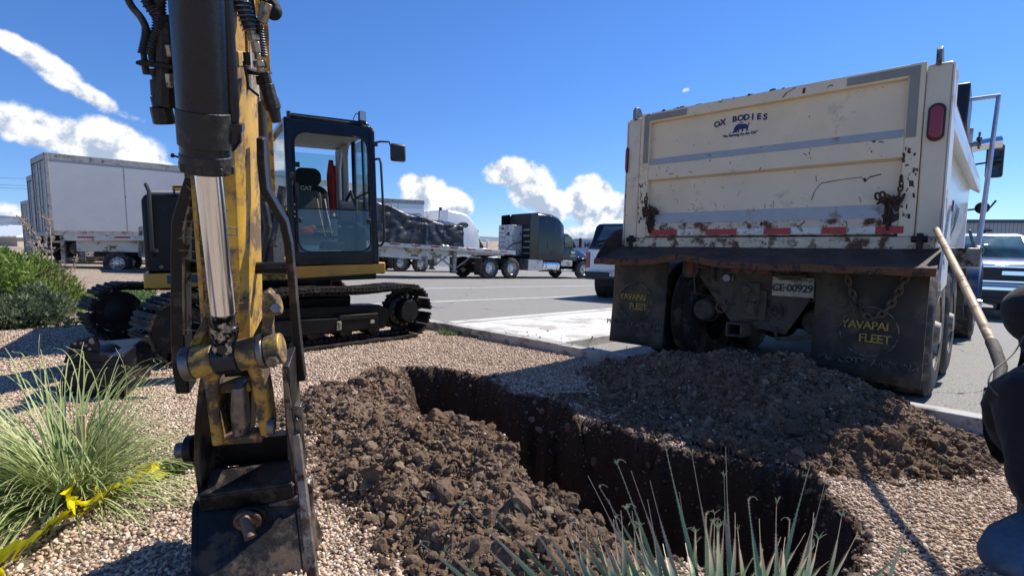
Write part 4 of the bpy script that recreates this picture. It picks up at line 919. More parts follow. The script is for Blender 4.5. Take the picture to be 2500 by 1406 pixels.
# ---- undercarriage
for sg in (-1, 1):
    yc = sg * .87; hw = .225; xi, xsp, zi, zsp, ri, rs_ = -1.20, 1.18, .30, .33, .235, .255
    # centre line of the chain
    pts = []; top_sag = .02
    for k in range(15): a_ = pi / 2 + pi * k / 14; pts.append((xi + ri * math.cos(a_), zi + ri * math.sin(a_)))
    for k in range(1, 20): f_ = k / 20; pts.append((xi + (xsp - xi) * f_, zi - ri + (zsp - rs_ - zi + ri) * f_ - .0))
    for k in range(15): a_ = -pi / 2 + pi * k / 14; pts.append((xsp + rs_ * math.cos(a_), zsp + rs_ * math.sin(a_)))
    for k in range(1, 20): f_ = k / 20; pts.append((xsp + (xi - xsp) * f_, zsp + rs_ + (zi + ri - zsp - rs_) * f_ - top_sag * math.sin(pi * f_ * 2) ** 2))
    L_ = [0]
    for i in range(len(pts)): a_, b_ = pts[i], pts[(i + 1) % len(pts)]; L_.append(L_[-1] + math.hypot(b_[0] - a_[0], b_[1] - a_[1]))
    ns = 44; t = U(); lk = U(); rn = random.Random(sg + 3)
    for k in range(ns):
        s_ = L_[-1] * k / ns; i = max(j for j in range(len(pts)) if L_[j] <= s_); f_ = (s_ - L_[i]) / max(L_[i + 1] - L_[i], 1e-6); a_, b_ = pts[i], pts[(i + 1) % len(pts)]
        x, z = a_[0] + (b_[0] - a_[0]) * f_, a_[1] + (b_[1] - a_[1]) * f_; an = math.atan2(b_[1] - a_[1], b_[0] - a_[0]); nx_, nz_ = math.sin(an), -math.cos(an)   # outward
        Q = Matrix(((math.cos(an), 0, nx_), (0, 1, 0), (math.sin(an), 0, nz_)))
        pt = L_[-1] / ns; o_ = .045
        t.box((x + nx_ * o_, yc, z + nz_ * o_), (pt * .97, hw * 2, .020), Q)
        for dx in (-.30, .02, .34):
            t.box((x + nx_ * (o_ + .018) + math.cos(an) * dx * pt, yc + rn.uniform(-.004, .004), z + nz_ * (o_ + .018) + math.sin(an) * dx * pt), (.022, hw * 1.98, .016 if dx < .1 else .012), Q)
        if rn.random() < .55:
            for _ in range(3): t.ball((x + nx_ * (o_ + .015), yc + rn.uniform(-.2, .2), z + nz_ * (o_ + .015)), rn.uniform(.012, .03), (1, 1.4, .7), 6, 4)
        for yy in (-.06, .06): lk.box((x + nx_ * .012, yc + yy, z + nz_ * .012), (pt * .86, .028, .05), Q)
        lk.tube((x, yc - .085, z), (x, yc + .085, z), .014, n=8)
    tb = t.build('track', m_track, exc, label=None); lk.build('track_chain', m_darksteel, tb)
    q = U(); q.lathe([(.17, -.05), (.215, -.05), (.215, .05), (.17, .05)], (xi, yc, zi), 'y', 32); q.lathe([(.08, -.07), (.19, -.03), (.19, .03), (.08, .07)], (xi, yc, zi), 'y', 24); q.build('idler_wheel', m_darksteel, exc)
    q = U(); q.lathe([(.20, -.03), (.235, -.03), (.235, .03), (.20, .03)], (xsp, yc, zsp), 'y', 32)
    for k in range(16): a_ = 2 * pi * k / 16; q.box((xsp + .243 * math.cos(a_), yc, zsp + .243 * math.sin(a_)), (.035, .05, .03), Euler((0, -a_, 0)).to_matrix())
    spk = q.build('sprocket', m_darksteel, exc)
    q = U(); q.lathe([(.205, 0), (.205, sg * .06), (.19, sg * .075), (.145, sg * .085), (.135, sg * .19), (.125, sg * .205), (.001, sg * .205)], (xsp, yc, zsp), 'y', 36); q.build('final_drive', m_black, spk)
    q = U()
    for k in range(14): a_ = 2 * pi * k / 14; q.lathe([(.014, sg * .07), (.014, sg * .098), (.001, sg * .098)], (xsp + .168 * math.cos(a_), yc, zsp + .168 * math.sin(a_)), 'y', 6)
    q.build('drive_bolts', m_steel, spk)
    q = U(); q.prism([(-.98, .14), (.88, .14), (.95, .22), (.95, .36), (.8, .42), (-.3, .44), (-.85, .40), (-1.0, .30)], yc - .11, yc + .11, 'y'); q.prism([(-1.1, .22), (-.3, .16), (.75, .17), (.75, .30), (-.3, .33), (-1.1, .34)], yc + sg * .11, yc + sg * .165, 'y')
    tf = q.build('track_frame', m_black, exc, bev=.012)
    q = U(); q.bx((.25, yc + sg * .165, .285), (.74, yc + sg * .175, .335)); q.build('frame_cover', m_darksteel, tf, bev=.004)
    if sg < 0:
        q = U(); q.bx((.22, yc - .178, .185), (.27, yc - .166, .275)); q.bx((.64, yc - .178, .225), (.69, yc - .166, .262)); q.build('warning_decal', mat('pale sticker', (.42, .42, .30), .5, dirt=(.1, .09, .08), dirt_amt=.45, dirt_scale=30), tf)
        q = U(); q.ring(.012, .003, (.245, yc - .179, .25), Euler((pi / 2, 0, 0)).to_matrix(), 12, 4); q.ring(.012, .003, (.245, yc - .179, .222), Euler((pi / 2, 0, 0)).to_matrix(), 12, 4); q.path([(.245, yc - .18, .205), (.245, yc - .18, .19)], .003, 4); q.build('decal_symbol', m_ink, tf)
    q = U()
    for x in (-.75, -.38, 0, .38, .74): q.lathe([(.05, -.12), (.085, -.10), (.085, -.06), (.06, -.05), (.06, .05), (.085, .06), (.085, .10), (.05, .12)], (x, yc, .165), 'y', 18)
    for x in (-.2,): q.lathe([(.05, -.1), (.05, .1)], (x, yc, .47), 'y', 16); q.bx((x - .02, yc + sg * .1, .42), (x + .02, yc + sg * .12, .5))
    q.build('roller', m_darksteel, exc)
q = U(); q.bx((-.55, -.8, .30), (.55, .8, .52)); q.lathe([(.42, .50), (.42, .60), (.38, .60), (.38, .68)], (0, 0, 0), 'z', 36); q.build('car_body', m_black, exc, bev=.02)
# spare bucket lying beside the tracks
ob_ = P(215, 1005, 3.42); spare = MB(); D3 = 3.30
def pz(pts, d): return [P(a, b, d) for a, b in pts]
back = Vector((-.25, .62, .02))
spare.poly3(pz([(134, 1010), (138, 960), (150, 905), (166, 884), (292, 872), (304, 900), (300, 1012)], D3), back)
sp = spare.build('spare_bucket', m_black, None, bev=.02); tag(sp, 'spare black excavator bucket lying on the gravel beside the tracks', 'bucket')
q = MB(); q.poly3(pz([(152, 888), (168, 846), (236, 858), (262, 872), (300, 868), (300, 884)], D3 - .01), back * .45); q.build('bucket_top', m_black, sp, bev=.01)
for dd_ in (0, .30):
    q = MB(); q.poly3(pz([(164, 852), (173, 838), (216, 822), (228, 819), (237, 828), (242, 843), (240, 858), (262, 866), (262, 874), (166, 868)], D3 + dd_), (-.008, .02, 0)); er = q.build('ear', m_black, sp, bev=.003)
    q = MB(); q.path(pz([(225, 829), (225, 830)], D3 + dd_ - .003) if 0 else [P(226, 832, D3 + dd_ - .004), P(226, 832, D3 + dd_ + .03)], .020, 14)
    for a_, b_ in ((184, 839), (198, 837), (210, 843), (219, 852)): q.path([P(a_, b_, D3 + dd_ - .004), P(a_, b_, D3 + dd_ + .03)], .009, 10)
    q.build('ear_hole', mat('gravel toned hole %d' % int(dd_ * 10), (.34, .26, .19), .8), er)
q = MB(); q.poly3(pz([(138, 958), (300, 945), (301, 955), (138, 968)], D3 - .012), (0, .012, 0)); q.poly3(pz([(148, 905), (304, 893), (305, 901), (147, 914)], D3 - .014), (0, .014, 0)); q.poly3(pz([(130, 1006), (300, 1008), (300, 1018), (130, 1016)], D3 - .016), (0, .03, 0)); q.build('wear_strip', m_darksteel, sp, bev=.003)
# ---- upper works
q = E(); q.bx((-1.0, -1.10, .66), (.92, 1.12, .74)); q.prism([(-.2, .58), (.9, .60), (.92, .67), (-.9, .67)], -.6, .6, 'y'); up_ = q.build('deck', m_black, exc, bev=.015)
q = E(); q.prism([(.16, .70), (1.215, .73), (1.215, .86), (.16, .84)], .925, .965, 'x'); q.bx((-.6, 1.17, .72), (.93, 1.215, .86)); q.build('cab_sill', m_yellowc, exc, bev=.01)
q = E(); q.prism([(-.14, .655), (-1.10, .655), (-1.14, .72), (-1.14, .80), (-.14, .80)], .90, .95, 'x'); q.bx((-1.0, -1.15, .655), (.91, -1.105, .80)); q.build('front_skirt', m_yellowc, exc, bev=.01)
q = E(); q.prism([(-1.10, .80), (-1.13, .86), (-1.13, 1.50), (-1.10, 1.56), (-.2, 1.60), (-.14, 1.60), (-.14, .80)], .60, .90, 'x'); q.bx((-1.0, -1.12, .8), (.6, -.1, 1.55)); hb = q.build('side_panel', m_black, exc, bev=.025)
q = E(); q.loft([[(x, -1.10, 1.555), (x, -.14, 1.60), (x, -.14, 1.60 + h_), (x, -1.04, 1.56 + h_)] for x, h_ in ((-1.1, .03), (.2, .06), (.86, .035))]); q.build('hood', mat('dusty pale hood', (.42, .41, .38), .4, dirt=(.5, .3, .08), dirt_amt=.3, dirt_scale=3), exc, bev=.015)
q = E(); q.bx((.55, -.88, 1.62), (.80, -.66, 1.665)); q.build('filler_cap', m_yellowc, exc, bev=.01)
q = E(); q.path([(.93, -1.05, .98), (.99, -1.06, 1.02), (.985, -1.06, 1.58), (.96, -1.08, 1.64), (.8, -1.09, 1.66)], .017, 8); q.path([(.90, -.86, 1.57), (.90, -.86, 1.64), (.9, -.62, 1.65), (.9, -.62, 1.58)], .012, 8); q.build('grab_rail', m_plastic, exc)
q = E(); q.bx((.952, -.96, .70), (.956, -.7, .78)); q.build('deck_decal', mat('dark blue decal plate', (.03, .05, .10), .4), exc)
q = E()
for yy, zz in ((-1.03, 1.02), (-1.0, .86)): q.tube((.9, yy, zz), (.915, yy, zz), .018, n=10)
q.build('panel_bolt', m_steel, hb)
q = E(); q.loft([[(x, -1.05, .72), (x, 1.08, .72), (x, 1.02, z1), (x, -1.02, z1)] for x, z1 in ((-1.22, 1.35), (-1.15, 1.5), (-.6, 1.55))]); q.build('counterweight', m_yellowc, exc, bev=.03)
# cab: frame members
cx0, cx1, cy0, cy1, cz0, cz1 = -.55, .95, .16, 1.14, .84, 2.46
q = E()
def member(a, b, w_=.075, h_=.075): q.bar(a, b, w_, h_, (1, 0, 0) if abs(a[2] - b[2]) > .5 else (0, 0, 1))
fy0, fy1 = .20, 1.10; 
member((.86, fy0, cz1 - .05), (.93, fy0, cz0), .085, .10); member((.86, fy1, cz1 - .05), (.93, fy1, cz0), .085, .10)
member((cx0, fy0, cz1 - .05), (cx0, fy0, cz0)); member((cx0, fy1, cz1 - .05), (cx0, fy1, cz0))
for yy in (fy0, fy1): member((cx0, yy, cz1 - .05), (.87, yy, cz1 - .05)); member((cx0, yy, cz0 + .05), (.93, yy, cz0 + .05), .08, .14)
member((.86, fy0, cz1 - .06), (.86, fy1, cz1 - .06), .08, .10); member((.925, fy0, cz0 + .07), (.925, fy1, cz0 + .07), .09, .16); member((cx0, fy0, cz1 - .05), (cx0, fy1, cz1 - .05)); member((cx0, fy0, 1.42), (cx0, fy1, 1.42))
member((.12, fy1, cz1 - .05), (.12, fy1, cz0), .05, .06)
cab = q.build('cab', m_cabblk, exc, bev=.022)
q = E(); q.loft([[(x, .19, z), (x, 1.11, z), (x, 1.06, z + .055), (x, .24, z + .055)] for x, z in ((-.6, 2.44), (.6, 2.45), (.88, 2.435))]); q.build('roof', m_cabblk, cab, bev=.015)
q = E(); q.bx((-.5, .22, 2.37), (.82, 1.08, 2.40)); q.bx((-.50, .24, .9), (.88, 1.06, .93)); q.build('headliner', m_lightgrey, cab)
q = E(); q.bx((cx0 + .01, .24, .92), (cx0 + .05, 1.06, 1.42)); q.prism([(-.55, 2.36), (-.55, 1.42), (-.42, 1.42), (-.40, 2.1), (-.28, 2.30), (-.2, 2.36)], 1.03, 1.07, 'y'); q.prism([(-.20, 2.36), (-.14, 2.2), (-.14, 1.4), (-.0, 1.4), (-.0, 2.2), (.06, 2.36)], 1.03, 1.07, 'y'); q.build('inner_trim', m_lightgrey, cab, bev=.01)
q = E(); q.prism([(.46, .9), (.46, 1.45), (-.40, 1.45), (-.40, .9)], .235, .25, 'y'); q.prism([(.70, .9), (.70, 1.25), (.3, 1.35), (-.4, 1.4), (-.4, .9)], 1.06, 1.075, 'y'); q.build('side_lining', m_midgrey, cab)
# rounded screen surround with gasket
def rrect(y0, y1, z0, z1, r, n=7):
    out = []
    for cy, cz, a0 in ((y1 - r, z1 - r, 0), (y0 + r, z1 - r, 90), (y0 + r, z0 + r, 180), (y1 - r, z0 + r, 270)):
        for k in range(n): a_ = R(a0 + 90 * k / (n - 1)); out.append((cy + r * math.cos(a_), cz + r * math.sin(a_)))
    return out
q = E(); a_ = rrect(.245, 1.055, .985, 2.30, .13); o_ = rrect(.20, 1.10, .94, 2.40, .02)
def fx(z): return .93 - (z - cz0) / 1.56 * .07 + .045
m_ = len(a_); vs = [(fx(z), y, z) for y, z in a_] + [(fx(z), y, z) for y, z in o_] + [(fx(z) - .04, y, z) for y, z in a_] + [(fx(z) - .04, y, z) for y, z in o_]
q.add(vs, [(i, (i + 1) % m_, (i + 1) % m_ + m_, i + m_) for i in range(m_)] + [(i + 2 * m_, i + 3 * m_, (i + 1) % m_ + 3 * m_, (i + 1) % m_ + 2 * m_) for i in range(m_)] + [(i, i + 2 * m_, (i + 1) % m_ + 2 * m_, (i + 1) % m_) for i in range(m_)] + [(i + m_, (i + 1) % m_ + m_, (i + 1) % m_ + 3 * m_, i + 3 * m_) for i in range(m_)])
q.build('screen_surround', m_cabblk, cab)
q = E(); q.path([(fx(z) + .003, y, z) for y, z in rrect(.25, 1.05, .99, 2.295, .13)], .008, 6, closed=True); q.build('screen_gasket', m_rubber, cab)
q = E(); q.add([(fx(1.46) + .002, .25, 1.46), (fx(1.46) + .002, 1.05, 1.46), (fx(.99) + .002, 1.05, .99), (fx(.99) + .002, .25, .99)], [(0, 1, 2, 3)]); lw = q.build('lower_windscreen', m_glass, cab, solid=.005, smooth=0)
q = E(); q.tube((fx(1.46) + .002, .25, 1.465), (fx(1.46) + .002, 1.05, 1.465), .007, n=8); q.build('glass_edge', m_rubber, cab)
q = E(); q.add([(.80, .202, 2.30), (.87, .202, 1.48), (-.46, .202, 1.48), (-.46, .202, 2.34), (.7, .202, 2.36)], [(0, 1, 2, 3, 4)]); q.build('side_window', m_glass, cab, solid=.005, smooth=0, label='side window facing the boom')
q = E(); q.add([(.82, 1.10, 2.33), (.87, 1.10, 1.25), (.16, 1.10, 1.25), (.16, 1.10, 2.35)], [(0, 1, 2, 3)]); q.build('door_window', m_glass, cab, solid=.005, smooth=0)
q = E(); q.path([(.80, 1.09, 2.32), (.86, 1.09, 1.70), (.18, 1.09, 1.66)], .014, 6); q.path([(.55, 1.09, 2.34), (.6, 1.09, 1.3)], .012, 6); q.build('door_window_frame', m_cabblk, cab)
q = E(); q.add([(cx0, .26, 2.30), (cx0, 1.05, 2.30), (cx0, 1.05, 1.46), (cx0, .26, 1.46)], [(0, 1, 2, 3)]); q.build('rear_window', m_glass, cab, solid=.005, smooth=0)
q = E(); q.bx((cx0 + .01, .42, 2.10), (cx0 + .014, .56, 2.17)); q.build('window_decal', mat('green window sticker', (.03, .08, .03), .5), cab)
# outer glass wing on the boom side and its lamp cluster
q = E(); 
for yy in (1.0,): q.box((.90, yy, 2.535), (.07, .085, .12)); q.bx((.84, yy - .02, 2.42), (.90, yy + .02, 2.5))
wl_ = q.build('work_lamp', m_plastic, cab, bev=.018)
q = E(); q.box((.938, 1.0, 2.535), (.006, .07, .10)); q.build('lamp_glass', m_lamp, wl_)
q = E(); q.path([(.88, .93, 2.44), (.90, .90, 2.5), (.9, .93, 2.56), (.9, .97, 2.57)], .005, 6); q.build('lamp_cable', m_plastic, wl_)
q = E(); q.tube((.88, .215, 2.42), (.88, .215, 2.50), .022, n=12); q.path([(.9, .23, 2.46), (.91, .4, 2.455), (.91, .9, 2.45)], .009, 6); q.build('roof_post', m_plastic, cab)
q = E(); q.path([(.90, 1.12, 2.25), (.93, 1.2, 2.27), (.94, 1.30, 2.275), (.94, 1.33, 2.2)], .012, 8); q.tube((.90, 1.12, 2.2), (.90, 1.12, 2.3), .02); q.bx((.91, 1.12, 2.21), (.95, 1.16, 2.25)); ma = q.build('mirror_arm', m_plastic, cab)
q = E(); q.box((.93, 1.41, 2.16), (.06, .19, .21)); q.build('mirror', m_plastic, cab, bev=.028)
q = E(); q.path([(.93, 1.13, 2.06), (1.0, 1.16, 2.06), (1.02, 1.17, 2.0), (1.05, 1.18, 1.35), (1.05, 1.18, 1.12), (1.0, 1.16, 1.06), (.95, 1.13, 1.06)], .014, 8); q.build('grab_handle', m_plastic, cab)
q = E(); q.tube((.945, .215, 1.85), (.955, .21, 1.40), .010, n=8); q.bx((.93, .185, 1.78), (.97, .235, 1.84)); 
for z in (1.42, 1.50, 1.37): q.ball((.965, .22, z), .016, (1, 1, 1), 8, 6)
q.bx((.95, .24, 1.60), (.965, .28, 1.74)); q.build('screen_strut', m_plastic, cab, bev=.003)
for yy, zz in ((.27, 1.34), (1.03, 1.34)):
    q = E(); q.box((fx(1.34) + .01, yy, zz), (.02, .05, .055)); q.build('glass_clip', m_plastic, cab, bev=.008)
# seat, levers, console and the things lying in the cab
q = E(); q.loft([[(.05, .40, 1.18), (.05, .86, 1.18), (.03, .86, 1.26), (.03, .40, 1.26)], [(-.32, .38, 1.16), (-.32, .88, 1.16), (-.34, .88, 1.28), (-.34, .38, 1.28)]]); st = q.build('seat', m_seat, cab, bev=.04)
q = E(); bk = rrect(.37, .89, 1.25, 1.86, .14); q.loft([[(-.30 - (z - 1.25) * .18, y, z) for y, z in bk], [(-.42 - (z - 1.25) * .18, y, z) for y, z in bk]]); q.build('backrest', m_seat, st, bev=.02)
q = E(); bk = rrect(.47, .79, 1.30, 1.78, .06); q.loft([[(-.285 - (z - 1.25) * .18, y, z) for y, z in bk], [(-.31 - (z - 1.25) * .18, y, z) for y, z in bk]]); q.build('seat_panel', m_seatgrey, st, bev=.008)
q = E(); hd = rrect(.46, .80, 1.84, 2.08, .10); q.loft([[(-.36, y, z) for y, z in hd], [(-.47, y, z) for y, z in hd]]); q.build('headrest', m_seat, st, bev=.03)
q = E(); put_text(q, "CAT", (-.378, .60, 1.81), (0, 1, 0), (-.18, 0, 1), .075, bold=.003); q.build('seat_lettering', mat('grey lettering', (.5, .5, .5), .6), st, smooth=0)
q = E(); q.bx((-.1, .27, 1.0), (.45, .38, 1.34)); q.bx((-.1, .92, 1.0), (.35, 1.03, 1.30)); q.prism([(.38, 1.3), (.55, 1.34), (.62, 1.52), (.5, 1.6), (.42, 1.4)], .80, .98, 'y'); q.build('control_console', m_midgrey, cab, bev=.02)
for dy in (0, .085):
    q = E(); q.path([(.72, .60 + dy, 1.03), (.70, .60 + dy, 1.15), (.58, .565 + dy, 1.45), (.55, .55 + dy, 1.62)], .0075, 8); lv = q.build('travel_lever', m_chrbump, cab)
    q = E(); q.ball((.55, .55 + dy, 1.63), .018, (1, 1, 1.4)); q.build('lever_knob', m_plastic, lv)
q = E(); q.box((.72, .66, 1.045), (.12, .26, .07)); q.box((.72, .66, 1.09), (.10, .24, .03)); q.build('pedal', m_plastic, cab, bev=.015)
q = E(); q.path([(.2, .93, 1.30), (.22, .93, 1.42), (.26, .90, 1.62)], [.022, .018, .026], 8); q.path([(.2, .33, 1.34), (.22, .34, 1.45), (.26, .36, 1.58)], [.022, .018, .026], 8); q.path([(.3, .95, 1.62), (.45, .97, 1.72), (.5, .98, 1.62)], .02, 8); q.build('joystick', m_plastic, cab)
q = E(); q.ball((.62, .40, 1.22), .07, (1, 1.5, .9)); q.ball((.62, .47, 1.25), .05, (1, 1, 1)); q.ball((.60, .33, 1.20), .06, (1, 1, .8)); oj = q.build('safety_vest', m_orange, None, sub=1)
tag(oj, 'crumpled orange safety vest lying on the excavator cab floor', 'safety vest')
q = E(); q.bx((.55, .28, 1.14), (.75, .72, 1.17)); q.tube((.64, .33, 1.17), (.64, .33, 1.16), .05); q.build('cab_shelf', m_seatgrey, cab)
q = E(); q.bx((.74, .33, .94), (.79, .50, 1.06)); tag(q.build('paper_card', m_whitedirty, None), 'pale card standing on the excavator cab floor', 'card')
q = E(); q.path([(-.50, .96, 2.22), (-.5, .955, 2.0), (-.49, .95, 1.5)], [.03, .06, .045], 8); q.path([(-.50, 1.0, 2.15), (-.49, .99, 1.5)], [.02, .03], 8); tag(q.build('red_jacket', m_redcloth, None), 'faded red cloth hanging at the back of the excavator cab', 'jacket')
# ---- swing bracket, boom and boom cylinder
q = MB(F0); q.bx((.85, -.20, .72), (1.2, .16, .84)); q.prism([(.9, .74), (1.35, .78), (1.40, .95), (1.30, 1.28), (1.18, 1.35), (1.06, 1.28), (.95, 1.0)], .09, .135, 'y'); q.prism([(.9, .74), (1.35, .78), (1.40, .95), (1.30, 1.28), (1.18, 1.35), (1.06, 1.28), (.95, 1.0)], -.20, -.155, 'y')
q.tube((1.22, -.24, 1.22), (1.22, .17, 1.22), .05); q.tube((1.3, -.24, .90), (1.3, .19, .90), .06); q.build('swing_bracket', m_yellow, exc, bev=.01)
q = MB(F0); q.prism([(1.12, 1.08), (1.34, 1.16), (1.75, 1.55), (2.5, 2.35), (3.1, 3.15), (3.6, 3.42), (4.5, 3.0), (5.72, 2.33), (5.84, 2.5), (4.7, 3.36), (3.6, 3.82), (2.9, 3.65), (2.3, 2.95), (1.5, 1.95), (1.1, 1.35)], -.16, .08, 'y'); boom = q.build('boom', m_yellow, exc, bev=.012)
q = MB(); q.tube(P(652, 560, 4.4), P(624, 236, 3.5), .062, .058, n=20); q.build('boom_cylinder', m_tarp, exc)
q = MB(); q.tube(P(624, 236, 3.5), P(598, -20, 3.05), .026, n=16); q.build('boom_cylinder_rod', m_chrome, exc)
q = MB(); 
for pts, d0 in (([(690, 500), (682, 560), (676, 640)], 4.7), ([(668, 520), (660, 600), (650, 670)], 4.2), ([(640, 480), (655, 560), (640, 640)], 4.1)): q.path([P(a_, b_, d0) for a_, b_ in pts], .035, 8)
q.box(P(660, 610, 4.2), (.14, .2, .3)); q.build('swing_hose', m_hose, exc)
q = MB(); q.path([P(690, 455, 3.9), P(680, 520, 3.9), P(668, 600, 3.8)], .03, 8); q.build('bracket_hose', m_hose, exc)

# ---- stick, bucket cylinder, linkage and bucket: one frame (u right, v towards the viewer, z up the stick)
O = P(570, 872, 1.50); TT = P(527, 0, 1.24)
zax = (TT - O).normalized(); hF = Vector((.25, -.97, 0)).normalized(); yax = (hF - zax * hF.dot(zax)).normalized(); xax = -yax.cross(zax).normalized()
FS = Matrix(((xax.x, yax.x, zax.x, O.x), (xax.y, yax.y, zax.y, O.y), (xax.z, yax.z, zax.z, O.z), (0, 0, 0, 1)))
FSi = FS.inverted(); EL = FSi @ Vector((0, 0, EYE))
def L(px, py, v=0.0):
    r = FSi.to_3x3() @ ray(px, py); return EL + r * ((v - EL.y) / r.y)
def rp(px, p):
    """radius in metres of something px pixels wide at local point p"""
    w_ = FS @ Vector(p); zc = w_.y * math.cos(PITCH) - (w_.z - EYE) * math.sin(PITCH); return px * .5 * zc / FPX
def S(): return MB(FS)
def uz(pts, v): return [tuple(L(a, b, v)) for a, b in pts]
a0, a1 = L(476, 600, 0), L(594, 600, 0); ul, ur = a0.x, a1.x - .004
q = S(); q.prism([(ul, 0), (ur - .034, 0), (ur - .012, -.010), (ur, -.036), (ur, -.235), (ul, -.235)], .02, 1.95, 'z'); q.path([((ul + ur) / 2 - .15, -.12, 1.80), ((ul + ur) / 2 + .15, -.12, 1.80)], .06, 20); sk = q.build('stick', m_yellow, exc, bev=.003)
q = S(); q.add([(ul + .012, .0012, .03), (ur - .036, .0012, .03), (ur - .036, .0012, .50), (ur - .06, .0012, .56), (ul + .012, .0012, .52)], [(0, 1, 2, 3, 4)])
m_smear = mat('mud and dry grass smeared on paint', (.20, .115, .05), .85, var=.5, vs=14, dirt=(.055, .036, .024), dirt_amt=.62, dirt_scale=16, bump=1, bs=30); q.build('mud_smear', m_smear, sk, solid=.002, smooth=0)
q = S(); rn = random.Random(2)
for k in range(150):
    c = Vector((rn.uniform(ul + .01, ur - .04), .004, rn.uniform(.03, .52))); a_ = rn.uniform(0, pi); L2 = rn.uniform(.008, .028); d_ = Vector((math.cos(a_), rn.uniform(-.1, .15), math.sin(a_))); n_ = Vector((-d_.z, 0, d_.x)) * rn.uniform(-.3, .3)
    q.path([c, c + (d_ + n_) * L2, c + (d_ * 2 - n_ * .2) * L2], .0009, 4)
q.build('dry_grass', mat('dry straw', (.33, .24, .11), .8, var=.3), sk)
q = S(); p0, p1 = L(543, 553, .006), L(580, 572, .006); q.path([L(556, 556, .006), L(578, 556, .006), L(578, 572, .006), L(556, 573, .006)], .0022, 6); q.build('label_frame', m_spring, sk)
vc = .085
ct, cb = L(481, -30, vc), L(504, 388, vc); cr_ = rp(112, cb)
q = S(); dct = (cb - ct).normalized(); q.path([ct - dct * .45, ct, cb], [cr_, cr_, cr_], 40); cyl = q.build('bucket_cylinder', m_cylblk, exc)
q = S(); e = cb + dct * .032; q.path([cb - dct * .11, cb - dct * .108, cb - dct * .03, cb - dct * .028], [cr_ + .0015, cr_ + .003, cr_ + .003, cr_ + .0015], 40); q.path([cb - dct * .012, cb - dct * .01, e - dct * .004, e], [cr_ * .97, cr_ * 1.03, cr_ * 1.03, cr_ * .97], 36)
for k in range(8): a_ = 2 * pi * k / 8; w_ = Vector((math.cos(a_), math.sin(a_), 0)); w_ = (w_ - dct * w_.dot(dct)).normalized(); q.box(e + w_ * cr_ * .98 - dct * .012, (.012, .012, .018))
q.build('gland', m_fitdk, cyl, bev=.002)
r0, r1 = e, L(546, 775, vc); rr_ = rp(60, e)
q = S(); q.path([r0 - dct * .05, r1], rr_, 36); rod = q.build('cylinder_rod', m_chrome, exc)
q = S(); r2 = L(549, 812, vc); q.path([r1.lerp(r0, .04), r1, r2], [rr_ * 1.012] * 3, 30); q.path([r1 + (r2 - r1) * .5, r2, L(550, 835, vc)], [rr_ * 1.16, rr_ * 1.2, rr_ * .9], 26); q.build('rod_collar', m_dullchrome, rod)
q = S(); b_ = L(551, 838, vc); q.path([b_ + Vector((0, .012, .0)), b_ + Vector((0, .034, 0))], .024, 18); q.build('grease_boss', m_dullchrome, rod); q = S(); q.path([b_ + Vector((0, .034, 0)), b_ + Vector((0, .036, 0))], .013, 12); q.build('grease_hole', m_ink, rod)
# port elbow and steel line beside the cylinder
q = S(); pe = L(568, 332, .07); q.path([L(545, 345, .06), L(562, 348, .07), L(571, 340, .07), L(570, 318, .07)], [.026, .022, .018, .018], 12); q.path([L(569, 318, .07), L(569, 300, .07)], .026, 6); q.path([L(569, 300, .07), L(568, 282, .07), L(560, 150, .07), L(548, -40, .07)], [.013, .0155, .0155, .0155], 12); q.build('cylinder_line', m_cylblk, exc)
# cross pin with collars
ya, yb = L(451, 889, .06), L(690, 849, .06); dr = (yb - ya); q = S(); rb = rp(78, ya.lerp(yb, .5))
def seg(f0, f1, k=1.0, m_=None, name='pin_collar', par=None, bv=.003):
    q = S(); q.path([ya + dr * f0, ya + dr * f1], rb * k, 36); return q.build(name, m_, par or exc, bev=bv)
pinb = seg(.015, .985, .62, m_steel, 'linkage_pin')
seg(0, .095, 1.04, m_steel, par=pinb); seg(.10, .315, 1.0, m_yellowd, 'link_boss'); seg(.32, .55, 1.03, m_cylblk, 'rod_eye'); seg(.555, .76, 1.0, m_yellowd, 'link_boss'); seg(.765, .83, 1.1, m_steel, par=pinb); seg(.835, 1.0, .98, m_yellowd, par=pinb)
q = S(); bb = ya + dr * .93 + Vector((0, rb * .93, -.01)); q.path([bb, bb + Vector((0, .018, 0))], .0165, 6); q.build('pin_bolt', m_steel, pinb)
# side link on the right with upper boss, tab on the left
q = S(); q.poly3(uz([(638, 722), (655, 712), (668, 725), (664, 800), (668, 838), (660, 862), (640, 866), (632, 842), (640, 790)], .05), (0, -.035, 0)); lk_ = q.build('side_link', m_yellowd, exc, bev=.004)
q = S(); q.path([L(650, 748, .03), L(684, 742, .03)], rp(50, L(660, 745, .03)), 28); q.build('link_boss', m_yellowd, lk_, bev=.003)
q = S(); q.path([L(672, 752, .06), L(673, 752, .085)], .014, 6); q.build('boss_nut', m_steel, lk_)
q = S(); q.poly3(uz([(462, 845), (496, 776), (503, 786), (503, 812), (488, 845)], .02), (0, -.05, 0)); q.build('side_link', m_yellowd, exc, bev=.004)
